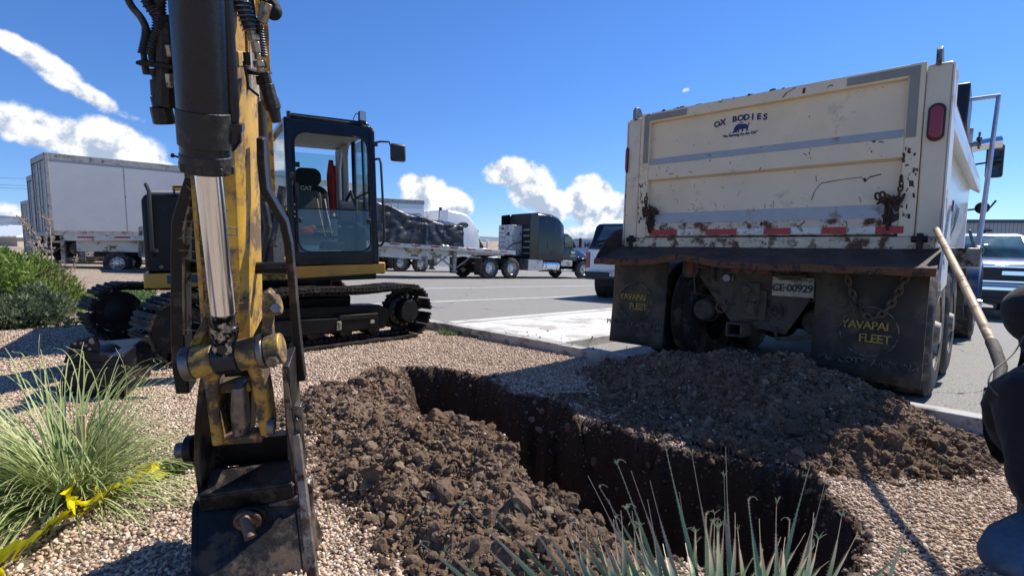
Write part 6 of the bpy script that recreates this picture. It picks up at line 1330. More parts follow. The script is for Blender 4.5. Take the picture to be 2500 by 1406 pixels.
# tarped load: draped sheet with folds, higher at the left and sagging over smaller goods to the right
n1, n2 = 150, 60; x0_, x1_ = 2.0, 11.5; hs_ = lambda x: np.interp(x, [2.0, 4.2, 5.6, 7.2, 7.9, 8.8, 9.6, 10.5, 11.3, 11.5], [1.50, 1.62, 1.45, 1.62, 1.50, 1.20, 1.16, .98, 1.0, .9])
xs_ = np.linspace(x0_, x1_, n1); V = []; rsn = np.random.RandomState(4)
for i, x in enumerate(xs_):
    h = float(hs_(x)); W = 1.24
    per = [(-W - .03, 0), (-W - .02, h * .25), (-W, h * .5), (-W + .01, h * .75), (-W + .03, h * .96), (-W + .22, h), (-.5, h + .12), (0, h + .16), (.5, h + .12), (W - .22, h), (W - .03, h * .96), (W - .01, h * .75), (W, h * .5), (W + .02, h * .25), (W + .03, 0)]
    yy = np.interp(np.linspace(0, 14, n2), range(15), [p_[0] for p_ in per]); zz = np.interp(np.linspace(0, 14, n2), range(15), [p_[1] for p_ in per])
    for j in range(n2):
        f_ = zz[j] / h; side_ = 1 if abs(yy[j]) > W - .2 else .35
        a1_ = float(vnoise(np.array([x * 1.7 + f_ * 1.3 * math.sin(x * 1.3)]), np.array([f_ * 1.4 + x * .15]), 1.7, 3)[0]); a2_ = float(vnoise(np.array([x * 1.0 - f_ * 1.2]), np.array([f_ * 2.2 + (yy[j] > 0)]), 3.3, 8)[0])
        o_ = ((.5 - abs(a1_)) * .26 * (1.15 - f_) + a2_ * .10) * side_; V.append((x + .03 * a2_, yy[j] + (-o_ if yy[j] < 0 else o_) * (1 if abs(yy[j]) > W - .2 else 0), 1.48 + zz[j] + (o_ * .35 if f_ > .9 else 0)))
V = [Ffb @ Vector(p_) for p_ in V]; idx = np.arange(n1 * n2).reshape(n1, n2); F_ = np.stack([idx[:-1, :-1], idx[:-1, 1:], idx[1:, 1:], idx[1:, :-1]], -1).reshape(-1, 4)
o = npmesh('tarped_load', V, F_, m_tarp, origin=tuple(Ffb @ Vector((7, 0, 1.48)))); tag(o, 'bulky load wrapped in creased black tarpaulin on the long flatbed trailer', 'tarped load')
q = MB(Ffb)
for x in (2.6, 4.6, 6.3, 7.9, 9.3, 10.4):
    h = float(hs_(x)) + .10; W = 1.36; q.path([(x, -W, 0 + 1.42), (x, -W, 1.48 + h * .9), (x, -W + .15, 1.48 + h), (x, W - .15, 1.48 + h), (x, W, 1.48 + h * .9), (x, W, 1.42)], .014, 5)
q.build('load_straps', m_rubber, o)
q = MB(Ffb); q.lathe([(.06, -1.345), (.06, -1.30)], (9.9, 0, 1.27), 'y', 14); q.build('side_lamp', m_redlens, fb)
# white tractor and its white trailer behind
wx, wy = onray(978, 31.0)
wt_, FWt = tractor(wx, wy, 50, m_semiwht, 'white sleeper semi truck behind the tarped load', sl_h=3.85, fair=1, chrome=False)
q = MB(FWt); q.prism([(3.5 + .42 * math.cos(a_) + .1 * math.sin(a_), 3.0 + .20 * math.sin(a_)) for a_ in np.linspace(0, 2 * pi, 22)[:-1]], -1.155, -1.10, 'y'); q.build('sleeper_window', m_carwin, wt_)
q = MB(FWt); q.tube((1.95, -.95, 1.0), (1.95, -.95, 3.95), .09, n=12); q.build('exhaust_stack', m_plastic, wt_)
rr2 = FWt.translation + F50 * (.9 - 9.0); van(rr2.x, rr2.y, 50, 'white box trailer behind the tarped flatbed load, coupled to the white semi truck', mat_=m_semiwht, z=gzf(FWt.translation.x, FWt.translation.y) + .1, H=2.85, Lg=9.0)
q = MB(FWt)
# small white box truck far off with blue lettering
mx_, my_ = onray(1385, 62); F_m = frame(mx_, my_, 75, -2.6, tilt=False); mk_ = empty('box_truck', F_m, 'far white box trailer with blue letters beyond the black semi truck', 'trailer')
q = MB(F_m); q.bx((0, -1.25, 1.0), (9, 1.25, 3.75)); q.build('body', m_vangrey, mk_, bev=.03)
q = MB(F_m); put_text(q, "MK", (2.2, -1.27, 3.05), (1, 0, 0), (0, 0, 1), .8, bold=.02); q.build('blue_lettering', m_inkblue, mk_, smooth=0)
q = MB(F_m)
for xx in (1.2, 2.4, 7.5): q.lathe([(.25, -1.2), (.5, -1.2), (.5, -.9), (.25, -.9)], (xx, 0, .5), 'y', 18)
q.bx((.2, -.5, .7), (8.8, .5, 1.0)); q.build('running_gear', m_underdk, mk_)

# ---- pickups and cars
def loft_body(F_, secs, n=None): q = MB(F_); q.loft(secs); return q
def pickup(x, y, az, pm, label, cap=None, front=True, z=None, name='pickup_truck', W=1.0, wheelr=.42, Hh=1.30, roof=1.98, nbed=True, trimc=m_chrbump):
    """crew cab pickup; origin on the ground at mid length, front +X; 5.9 m long"""
    F_ = frame(x, y, az, z); t = empty(name, F_, label, 'pickup truck'); cl = .48
    def sc(x_, w_, z0, z1, k=.05): return [(x_, -w_ + .05, z0), (x_, -w_, z0 + .15), (x_, -w_, z1 - .12), (x_, -w_ + k, z1), (x_, w_ - k, z1), (x_, w_, z1 - .12), (x_, w_, z0 + .15), (x_, w_ - .05, z0)]
    q = MB(F_); q.loft([sc(-2.95, W * .97, .62, Hh - .02), sc(-2.85, W, cl + .05, Hh), sc(-.9, W, cl, Hh), sc(.9, W, cl, Hh - .01), sc(1.2, W, cl, Hh - .03, .12), sc(2.3, W * .98, cl + .05, Hh - .07, .16), sc(2.75, W * .96, cl + .12, Hh - .12, .14), sc(2.88, W * .93, cl + .2, Hh - .22, .1)])
    body = q.build('body', pm, t, bev=.02, smooth=45)
    q = MB(F_); ro = roof
    gh = [(-.95, Hh - .02, .93), (-.72, ro - .06, .78), (-.5, ro, .76), (.45, ro, .76), (.75, ro - .05, .78), (1.42, Hh - .04, .90)]
    q.loft([[(x_, -w_ * W, Hh - .05), (x_, -w_ * W * (1 if z_ < Hh else .98), z_ - .02), (x_, -w_ * W + .08, z_), (x_, w_ * W - .08, z_), (x_, w_ * W, z_ - .02), (x_, w_ * W, Hh - .05)] for x_, z_, w_ in gh]); cb = q.build('cab_roof', pm, t, bev=.015, smooth=40)
    q = MB(F_); q.add([(.79, -.72, ro - .09), (.79, .72, ro - .09), (1.36, .84, Hh + .02), (1.36, -.84, Hh + .02)], [(0, 1, 2, 3)]); q.build('windscreen', m_winteal, cb, solid=.03)
    q = MB(F_); q.add([(-.75, -.70, ro - .12), (-.75, .70, ro - .12), (-.97, .82, Hh + .04), (-.97, -.82, Hh + .04)], [(0, 1, 2, 3)]); q.build('rear_window', m_carwin, cb, solid=.03)
    q = MB(F_)
    for sg in (-1, 1):
        for a_ in ([(-.84, Hh + .03), (-.66, ro - .10), (-.08, ro - .08), (-.08, Hh + .03)], [(.0, Hh + .03), (.0, ro - .08), (.62, ro - .10), (1.12, Hh + .03)]): q.add([(x_, sg * (W * (.935 - (z_ - Hh) / (ro - Hh) * .15) + .008), z_) for x_, z_ in a_], [tuple(range(4))])
    q.build('side_window', m_carwin, cb, solid=.02)
    for xx in (-1.85, 1.95):
        for sg in (-1, 1): wheel(t, F_, (xx, sg * (W - .13), wheelr), wheelr, .27, sg, tyre=m_rubber, rim=m_rim, n=28, rimr=.58, hubout=-.02)
    q = MB(F_)
    for xx in (-1.85, 1.95):
        for sg in (-1, 1): q.lathe([(wheelr + .07, sg * (W - .3)), (wheelr + .07, sg * (W + .004)), (wheelr - .02, sg * (W + .004))], (xx, 0, wheelr + .03), 'y', 26)
    q.bx((-2.6, -.6, .35), (2.6, .6, .6)); q.build('underbody', m_underdk, t)
    # front: grille bars, lamps, bumper
    q = MB(F_); q.bx((2.80, -.80 * W, Hh - .58), (2.90, .80 * W, Hh - .16)); gr = q.build('grille', m_plastic, t, bev=.02)
    q = MB(F_); q.bx((2.89, -.62 * W, Hh - .24), (2.93, .62 * W, Hh - .18)); q.bx((2.89, -.58, Hh - .40), (2.94, -.16, Hh - .30)); q.bx((2.89, .16, Hh - .40), (2.94, .58, Hh - .30)); q.bx((2.89, -.62 * W, Hh - .56), (2.93, .62 * W, Hh - .51))
    for sg in (-1, 1): q.bar((2.92, sg * .58, Hh - .20), (2.92, sg * .62, Hh - .54), .05, .05, (1, 0, 0))
    q.build('grille_bars', trimc, gr, bev=.01)
    for sg in (-1, 1):
        q = MB(F_); q.box((2.83, sg * .82 * W, Hh - .33), (.14, .30 * W, .40)); hl_ = q.build('headlight', m_lamp, t, bev=.03)
        q = MB(F_); q.box((2.905, sg * .84 * W, Hh - .34), (.01, .2, .08)); q.build('amber_lens', m_amber, hl_); q = MB(F_); q.ball((2.9, sg * .84 * W, Hh - .23), .055, (.5, 1.1, 1)); q.ball((2.9, sg * .84 * W, Hh - .46), .05, (.5, 1.1, 1)); q.build('lamp_cup', m_plastic, hl_)
        q = MB(F_); q.box((-2.9, sg * .93 * W, Hh - .30), (.12, .13, .42)); tl = q.build('tail_light', m_redlens, t, bev=.02)
        q = MB(F_); q.box((1.02, sg * (W + .16), Hh + .12), (.12, .20, .26)); q.tube((1.02, sg * W * .9, Hh + .05), (1.02, sg * (W + .1), Hh + .08), .025, n=8); q.build('door_mirror', m_plastic, t, bev=.03)
    q = MB(F_); q.loft([[(x_, -w_, .50), (x_, w_, .50), (x_, w_, .76), (x_, -w_, .76)] for x_, w_ in ((2.75, 1.0 * W), (2.95, .98 * W), (3.02, .86 * W))]); q.build('front_bumper', m_chrbump, t, bev=.04)
    q = MB(F_); q.bx((2.9, -.42, .52), (3.03, .42, .66)); q.bx((2.6, -.85, .36), (2.92, .85, .50)); q.build('air_dam', m_plastic, t, bev=.01)
    q = MB(F_); q.bx((-3.08, -.96 * W, .52), (-2.90, .96 * W, .72)); q.build('rear_bumper', m_plastic if cap else m_chrbump, t, bev=.03)
    q = MB(F_); q.bx((-2.965, -.80 * W, .76), (-2.945, .80 * W, Hh - .03)); tgp = q.build('tailgate', pm, t, bev=.01)
    q = MB(F_); q.bx((-2.98, -.15, Hh - .2), (-2.965, .15, Hh - .12)); q.build('tailgate_handle', m_plastic, tgp)
    q = MB(F_); q.bx((-3.09, -.25, .62), (-3.082, .25, .74)); q.build('number_plate', m_tapewht, t)
    if cap:
        q = MB(F_); q.loft([[(x_, -w_, Hh - .01), (x_, -w_ + .10, z_ - .06), (x_, -w_ + .18, z_), (x_, w_ - .18, z_), (x_, w_ - .10, z_ - .06), (x_, w_, Hh - .01)] for x_, w_, z_ in ((-2.95, .97 * W, Hh + .1), (-2.65, .97 * W, ro - .04), (-2.4, .97 * W, ro), (-.98, .97 * W, ro))]); cp_ = q.build('bed_cap', m_semiblk, t, bev=.015)
        q = MB(F_); q.add([(-2.955, -.72, Hh + .1), (-2.955, .72, Hh + .1), (-2.70, .62, ro - .1), (-2.70, -.62, ro - .1)], [(0, 1, 2, 3)]); q.build('cap_window', m_carwin, cp_, solid=.03)
    else:
        q = MB(F_); q.bx((-2.8, -.8 * W, Hh - .4), (-1.02, .8 * W, Hh + .003)); q.build('bed_interior', m_plastic, t)
    return t, F_
# white pickup behind the dump truck (rear seen), white pickup at the right (front seen)
px1, py1 = onray(1608, 15.6)
pickup(px1, py1, 34, m_semiwht, 'white pickup with a black bed cap, half hidden behind the dump truck', cap=True, Hh=1.33, roof=2.02)
px2, py2 = onray(2383, 13.6)
pickup(px2, py2, -152 + 8, m_semiwht, 'big white pickup with a chrome grille facing the camera', Hh=1.38, roof=2.02, wheelr=.43)
px3, py3 = onray(2530, 17.5)
pickup(px3, py3, -145, m_semiblk, 'black pickup parked beyond the big white pickup, cut by the picture edge', name='pickup_truck', Hh=1.28, roof=1.85)
# ------------------------------------------------------------------ far buildings, hills, pole, wires
# grey metal building at the right
bx0 = P(2330, 534, 58); F_ = frame(bx0.x, bx0.y, 88, -2.4, tilt=False); bl = empty('metal_building', F_, 'long grey metal building with a dark blue roof edge behind the pickups', 'building')
top_ = P(2420, 538, 60).z + 2.4
q = MB(F_); q.bx((-6, 0, 0), (45, 20, top_ - .35)); q.build('wall', m_bldg, bl)
q = MB(F_)
for k in range(110): q.bx((-6 + k * .46, -.05, 0), (-6 + k * .46 + .08, -.001, top_ - .35))
q.build('wall_ribs', m_bldg, bl)
q = MB(F_); q.bx((-6.2, -.35, top_ - .35), (45.2, 20.3, top_)); q.build('roof', m_bldgblue, bl)
q = MB(F_); q.bx((3.0, -.28, 4.4), (4.2, -.055, 4.62)); q.box((3.2, -.16, 4.3), (.5, .2, .2)); q.build('wall_lamp', m_plastic, bl)
# low building at the far left
a_ = P(42, 590, 95); F_ = frame(a_.x, a_.y, 90, a_.z - 2.2, tilt=False); b2 = empty('low_building', F_, 'low tan building with a white ribbed metal roof at the far left', 'building')
q = MB(F_); q.bx((-22, 0, 0), (0, 12, 3.0)); q.build('wall', m_tan, b2)
q = MB(F_); q.prism([(-.6, 2.95), (-.6, 3.2), (6, 5.2), (12.6, 3.2), (12.6, 2.95)], -22.5, .5, 'x'); rf = q.build('roof', m_wroof, b2)
q = MB(F_)
for k in range(23): q.poly3([(-22 + k, -.62, 3.22), (-22 + k + .12, -.62, 3.22), (-22 + k + .12, 6, 5.23), (-22 + k, 6, 5.23)], (0, 0, .08))
q.build('roof_ribs', m_vangrey, rf)
q = MB(F_); q.prism([(-34, 3.2), (-28, 5.6), (-14, 5.6), (-8, 3.2)], 13, 26, 'y'); q.bx((-33, 13.2, 0), (-9, 25.8, 3.2)); tag(q.build('shed', m_wroof, None), 'white shed roof showing behind the low tan building', 'shed')
# hills
def ridge(name, d, px0, px1, prof, c, label, depth=600, jag=3.):
    n = 90; V = []; rows = 8; rs = np.random.RandomState(int(d))
    for i in range(n + 1):
        px = px0 + (px1 - px0) * i / n; top = P(px, float(np.interp(px, [p_[0] for p_ in prof], [p_[1] for p_ in prof])), d); base = P(px, 600, d - depth)
        nz_ = float(fbm(np.array([i * .13]), np.array([d]), 1.0, 4, 2)[0])
        for j in range(rows + 1):
            f_ = j / rows; p_ = base.lerp(top, f_); p_.z = (base.z - 20) + (top.z - base.z + 20) * (f_ ** .8) + nz_ * d * .004 * f_ + (rs.rand() - .5) * d * .0012 * jag * (0 < j < rows); V.append(p_)
    idx = np.arange((n + 1) * (rows + 1)).reshape(n + 1, rows + 1); F_ = np.stack([idx[:-1, :-1], idx[1:, :-1], idx[1:, 1:], idx[:-1, 1:]], -1).reshape(-1, 4)
    o = npmesh(name, V, F_, c, origin=tuple(P((px0 + px1) / 2, 590, d))); return tag(o, label, 'hills', kind='structure')
m_hill = mat('scrub covered hills', (.10, .12, .12), .95, var=.25, vs=.01); m_hill2 = mat('far range painted haze blue', (.13, .17, .22), .95, var=.15, vs=.004)  # far range: blue of distance haze is painted into the hill colour
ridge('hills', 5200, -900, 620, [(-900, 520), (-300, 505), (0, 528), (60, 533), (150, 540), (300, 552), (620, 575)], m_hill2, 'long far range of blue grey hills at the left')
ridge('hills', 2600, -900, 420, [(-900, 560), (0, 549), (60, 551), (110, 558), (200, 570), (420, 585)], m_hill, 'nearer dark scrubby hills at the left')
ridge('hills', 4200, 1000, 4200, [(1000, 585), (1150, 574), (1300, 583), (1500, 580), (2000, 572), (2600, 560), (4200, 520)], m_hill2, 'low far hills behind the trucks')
# utility pole with crossarms
a_ = P(1156, 556, 118); q = MB(); zb = a_.z - 9.5; q.tube((a_.x, a_.y, zb), a_, .16, .11, n=10); pl_ = q.build('utility_pole', mat('dark pole wood', (.06, .05, .045), .9), None); tag(pl_, 'dark wooden utility pole with two crossarms beyond the white semi truck', 'utility pole')
for dz in (-.8, -3.0):
    q = MB(); q.bx((a_.x - 1.2, a_.y - .08, a_.z + dz - .1), (a_.x + 1.2, a_.y + .08, a_.z + dz + .1))
    for k in (-1, -.5, .5, 1): q.tube((a_.x + k, a_.y, a_.z + dz), (a_.x + k, a_.y, a_.z + dz + .35), .07, n=6)
    q.build('crossarm', m_plastic, pl_)
# overhead wires at the far left
for i, (y0, y1, lb) in enumerate(((411, 421, 'highest of the overhead wires at the left edge'), (429, 438, 'second highest of the overhead wires at the left edge'), (434, 446, 'third highest of the overhead wires at the left edge'), (513, 517, 'lowest of the overhead wires at the left edge, above the hills'))):
    q = MB(); A = P(-700, y0 - 60, 75); Bq = P(260, y1 + 16, 95); q.path([A.lerp(Bq, k / 14) - Vector((0, 0, 1.6 * (1 - (2 * k / 14 - 1) ** 2))) for k in range(15)], .022, 5); tag(q.build('power_line', m_plastic, None), lb, 'wire', 'overhead wires')

# ------------------------------------------------------------------ plants
def leafmat(name, c1, c2, tip=None, tr=.25, rough=.6):
    m = bpy.data.materials.new(name); m.use_nodes = True; t = NT(m.node_tree); m.node_tree.nodes.clear()
    a = t.n('ShaderNodeAttribute', _attribute_name='rnd').outputs['Fac']; c = t.mix(a, c1, c2)
    if tip:
        b = t.n('ShaderNodeAttribute', _attribute_name='tip').outputs['Fac']; c = t.mix(t.sstep(b, tip[1], tip[2]), c, tip[0])
    p = t.n('ShaderNodeBsdfPrincipled', Base__Color=c, Roughness=rough); p.inputs['Specular IOR Level'].default_value = .35
    d = t.n('ShaderNodeBsdfTranslucent', Color=c); mx = t.n('ShaderNodeMixShader', i0=tr, i1=p.outputs[0], i2=d.outputs[0])
    o = t.n('ShaderNodeOutputMaterial'); m.node_tree.links.new(mx.outputs[0], o.inputs[0]); return m
class Blades:
    def __init__(s): s.V = []; s.F = []; s.r = []; s.t = []; s.n = 0
    def blade(s, pts, wid, rnd, fold=.35, side=None, teeth=0):
        """pts: list of Vectors root to tip; wid: width function of 0..1"""
        m = len(pts)
        for i, p in enumerate(pts):
            t_ = (pts[min(i + 1, m - 1)] - pts[max(i - 1, 0)]).normalized(); a = side or Vector((0, 0, 1)); n_ = t_.cross(a)
            n_ = n_.normalized() if n_.length > 1e-4 else Vector((1, 0, 0)); u = n_.cross(t_); w_ = wid(i / (m - 1)) / 2
            s.V += [tuple(p - n_ * w_ + u * w_ * fold), tuple(p), tuple(p + n_ * w_ + u * w_ * fold)]; s.r += [rnd] * 3; s.t += [i / (m - 1)] * 3
            if i: o = s.n + i * 3; s.F += [(o - 3, o - 2, o + 1, o), (o - 2, o - 1, o + 2, o + 1)]
            if teeth and 0 < i < m * .8:
                pass
        s.n += m * 3
        if teeth:
            for i in range(1, int(m * .8)):
                p, p2 = pts[i], pts[i + 1]; t_ = (p2 - p).normalized(); n_ = t_.cross(side or Vector((0, 0, 1))).normalized()
                for k in range(3):
                    c = p.lerp(p2, k / 3); w_ = wid((i + k / 3) / (m - 1)) / 2
                    for sg in (-1, 1):
                        b0 = c + n_ * sg * w_ * .96; s.V += [tuple(b0 - t_ * teeth * .5), tuple(b0 + t_ * teeth * .5), tuple(b0 + n_ * sg * teeth * .9 + t_ * teeth * .7), tuple(b0)]; s.r += [1.0] * 4; s.t += [.9] * 4; s.F.append((s.n, s.n + 1, s.n + 2, s.n + 3)); s.n += 4
    def build(s, name, m, origin, **kw):
        return npmesh(name, s.V, s.F, m, {'rnd': s.r, 'tip': s.t}, origin=tuple(origin), **kw)
rn = random.Random(21)
# spiky desert spoon plant at the bottom right
m_spoon = leafmat('blue green toothed leaf', (.08, .155, .075), (.24, .36, .19), ((.50, .38, .25), .50, .80), .15, .42)
B_ = Blades(); c0 = P(1735, 2000, .68); c0.z = max(c0.z, gzf(c0.x, c0.y) + .05)
tips = [(1625,1068,1700,1.0),(1690,1105,1745,1.02),(1768,1090,1795,1.0),(1430,1160,1560,.98),(1505,1130,1600,1.05),(1543,1148,1625,1.0),(1592,1172,1650,.95),(1770,1160,1780,1.1),(1975,1135,1915,.98),(2012,1165,1950,1.05),(2052,1255,2025,.95),(1988,1250,1960,.9),(1832,1222,1850,.95),(1900,1225,1890,.92),(1853,1265,1875,1.0),(1962,1300,1900,1.1),(1525,1240,1590,.9),(1581,1218,1615,.95),(1490,1218,1545,1.0),(1130,1228,1300,.98),(1203,1257,1345,1.02),(1290,1225,1410,1.0),(1262,1238,1375,1.05),(1340,1190,1480,1.0),(1030,1325,1115,.95),(1090,1340,1165,.92),(1160,1300,1250,1.08),(2230,1222,2170,1.0),(2195,1345,2130,.9),(1720,1290,1730,.9),(1660,1200,1690,1.12),(1805,1290,1810,1.15),(1420,1250,1500,1.1),(1380,1290,1440,.9),(1740,1250,1750,1.1),(2090,1300,2040,1.05),(1465,1190,1580,1.12),(1555,1290,1600,.88)]
for _ in range(44):
    tx_ = rn.uniform(1380, 2080); tips.append((tx_, rn.uniform(1240, 1385), 1740 + (tx_ - 1740) * rn.uniform(.80, .95), rn.uniform(.85, 1.15)))
for i, (tx, ty, bx2, d) in enumerate(tips):
    tip = P(tx, ty, d); mid = P(bx2, 1406, d * .93); L0 = (tip - c0).length
    pts = []; bend = rn.uniform(-.006, .006)
    kk = (1800 - 1406) / max(1406 - ty, 30); kk = min(kk, 3.2); rt_ = P(bx2 + (bx2 - tx) * kk, 1406 + (1406 - ty) * kk, d * .80).lerp(c0, .35)
    for k in range(17):
        f_ = k / 16
        p = rt_.lerp(mid, f_ / .55) if f_ < .55 else mid.lerp(tip, (f_ - .55) / .45); p = p + Vector((math.sin(f_ * 5 + i) * .004 + bend * math.sin(f_ * pi), 0, 0)); pts.append(p)
    for k in range(1, 16): pts[k] = (pts[k - 1] + pts[k] * 2 + pts[k + 1]) / 4
    pts2 = list(pts); curl = i % 4 == 0
    if curl:
        t_ = (pts[-1] - pts[-3]).normalized(); sd = Vector((rn.choice((-1, 1, 1)), .1, 0)); q_ = pts[-1]
        for k in range(1, 7): q_ = q_ + (t_ * math.cos(k * .45) + sd * math.sin(k * .45)) * .0042; pts2.append(q_)
    w0 = rn.uniform(.012, .018); B_.blade(pts2, lambda f_, w0=w0, ce=(.60 if curl else .80): w0 * 1.25 * max(0, 1 - f_ / ce) ** .75 + .0026 * (1 - .5 * f_), rn.random(), .35, Vector((0, -1, .15)), .0028)
    if i % 3 == 1:
        for k in range(4):
            a_ = rn.uniform(-1.2, 1.2); e = pts[-1] + Vector((math.sin(a_), rn.uniform(-.3, .3), math.cos(a_) * .8)) * rn.uniform(.008, .018); B_.blade([pts[-1] - Vector((0, 0, .003)), (pts[-1] + e) / 2, e], lambda f_: .0028 * (1 - f_ * .8), 1.0, .2, Vector((0, -1, 0)))
o = B_.build('desert_spoon_plant', m_spoon, c0); tag(o, 'blue green spiky plant with toothed leaves and frayed tips at the bottom', 'plant')

# long-leaved grass clump at the left
m_grass = leafmat('pale green strap leaf', (.13, .19, .05), (.50, .55, .23), ((.62, .55, .34), .80, 1.0), .25, .45)
B_ = Blades(); c0 = G(205, 1215); 
for i in range(1900):
    a_ = rn.uniform(0, 2 * pi); el_ = R(rn.uniform(5, 68)); L0 = rn.uniform(.34, .70) * (1.0 if math.cos(a_) < .35 else .75); dx, dy = math.cos(a_), math.sin(a_)
    if dx > .2 and rn.random() < .72: continue
    if dx < 0: L0 *= 1.08
    r0 = rn.uniform(0, .10); p = c0 + Vector((dx * r0 - .05, dy * r0, .01)); d_ = Vector((dx * math.cos(el_), dy * math.cos(el_), math.sin(el_))); pts = [p]; n_ = 12; g_ = rn.uniform(1.0, 2.6); sw = rn.uniform(-.5, .5)
    for k in range(n_):
        pts.append(pts[-1] + d_ * (L0 / n_)); d_ = (d_ + Vector((-d_.y * sw / n_, d_.x * sw / n_, -g_ * (.4 + k / n_) / n_))).normalized()
        if pts[-1].z < gzf(pts[-1].x, pts[-1].y) + .01: pts[-1].z = gzf(pts[-1].x, pts[-1].y) + .01; d_.z = max(d_.z, .0)
    if rn.random() < .4:
        cd_ = rn.choice((-1, 1)); sx_ = d_.cross(Vector((0, 0, 1))).normalized() * cd_
        for k in range(7): an = k * .75; pts.append(pts[-1] + (d_ * math.cos(an) + (sx_ + Vector((0, 0, .5))) * math.sin(an)) * .012)
    w0 = rn.uniform(.004, .0078); B_.blade(pts, lambda f_, w0=w0: w0 * (1 - .85 * f_) + .0006, rn.random(), .25)
for tx, ty, d in ((705,0,0),):
    pass
for (tx, ty, mx2, my2, d) in ((282, 850, 305, 1000, 2.0), (300, 905, 296, 1020, 2.05), (255, 905, 262, 1030, 2.1), (130, 850, 190, 930, 2.1), (160, 845, 240, 960, 2.0), (388, 925, 330, 1010, 2.0), (465, 1002, 370, 1060, 1.95), (40, 880, 120, 960, 2.1), (0, 915, 90, 960, 2.0), (95, 865, 170, 950, 2.05)):
    tip, md = P(tx, ty, d), P(mx2, my2, d); b0 = c0 + Vector((rn.uniform(-.04, .08), rn.uniform(-.03, .05), .02)); pts = [b0 * (1 - f_) ** 2 + (2 * md - .5 * b0 - .5 * tip) * 2 * f_ * (1 - f_) * .5 * 2 * .5 + md * 0 + tip * f_ ** 2 + (2 * md - .5 * b0 - .5 * tip) * 2 * f_ * (1 - f_) * .5 for f_ in [k / 16 for k in range(17)]]
    B_.blade(pts, lambda f_: .006 * (1 - .8 * f_) + .0008, rn.random(), .25)
o = B_.build('strap_leaf_plant', m_grass, c0); tag(o, 'big clump of long thin arching leaves at the lower left', 'plant')
# wooden survey stake inside it
q = MB(); b0 = G(205, 1185); q.box(b0 + Vector((0, 0, .12)), (.028, .012, .36), (0, .06, .3)); tag(q.build('wooden_stake', m_wood, None, bev=.002), 'short wooden stake standing in the long-leaved clump', 'stake')

m_tapet = leafmat('translucent yellow tape', (.90, .78, .01), (.95, .84, .02), None, .55, .35)
# caution tape: twisting ribbon
def ribbon(ctrl, wd, n=90):
    C_ = bez([c for c, _ in ctrl], 12); A_ = np.interp(np.linspace(0, len(ctrl) - 1, len(C_)), range(len(ctrl)), [a for _, a in ctrl]); V = []; F_ = []
    for i, p in enumerate(C_):
        t_ = (C_[min(i + 1, len(C_) - 1)] - C_[max(i - 1, 0)]).normalized(); s_ = t_.cross(Vector((0, 0, 1))).normalized(); u = s_.cross(t_); d_ = s_ * math.cos(A_[i]) + u * math.sin(A_[i])
        for k in range(5):
            f_ = k / 4 - .5; V.append(p + d_ * wd * f_ + u * .006 * math.sin(i * .9 + k * 1.3))
        if i:
            for k in range(4): a = (i - 1) * 5 + k; F_.append((a, a + 1, a + 6, a + 5))
    return V, F_, C_
ctl = [(P(-130, 1440, 1.62), .9), (G(-40, 1385, .08), 1.0), (G(60, 1335, .07), .9), (G(110, 1290, .06), .8), (G(150, 1262, .07), .7), (G(182, 1240, .07), .9), (G(215, 1232, .07), .8), (G(255, 1208, .06), .9), (G(300, 1186, .06), .8), (G(335, 1172, .05), .9), (G(350, 1140, .06), .3), (G(365, 1148, .05), -.6), (G(412, 1152, .03), .2)]
V, F_, C_ = ribbon(ctl, .098); o = npmesh('caution_tape', V, F_, m_tapet, {'rnd': [.5] * len(V)}, origin=tuple(C_[60])); tag(o, 'crumpled yellow caution tape lying on the gravel and round the long-leaved clump', 'caution tape')
MW[o.name] = Matrix.Translation(o.location)
q = MB()
for s_, i0 in (("CAUTION", 14), ("CAUTION", 50), ("CAU", 86)):
    for k, ch in enumerate(s_):
        i = i0 + k * 4
        if i + 1 >= len(C_): break
        a = Vector(V[i * 5]); b = Vector(V[i * 5 + 4]); t_ = (C_[i + 1] - C_[i]).normalized(); up_d = (b - a).normalized(); n_ = t_.cross(up_d).normalized(); c = (a + b) / 2
        if n_.dot(Vector((0, 0, EYE)) - c) < 0: n_ = -n_
        put_text(q, ch, c + n_ * .009, up_d.cross(n_), up_d, .062, depth=.0006, bold=.002)
q.build('tape_lettering', m_tapetxt, o, smooth=0)
V, F_, C_ = ribbon([(G(175, 1250, .05), 1.2), (G(172, 1200, .18), 1.2), (P(190, 1165, 2.1), 1.4), (P(225, 1160, 2.08), 1.2), (P(240, 1185, 2.05), 1.5), (G(245, 1215, .04), .8)], .06); tag(npmesh('caution_tape', V, F_, m_tapet, {'rnd': [.5] * len(V)}, origin=tuple(C_[20])), 'loop of yellow caution tape tied round the wooden stake', 'caution tape')

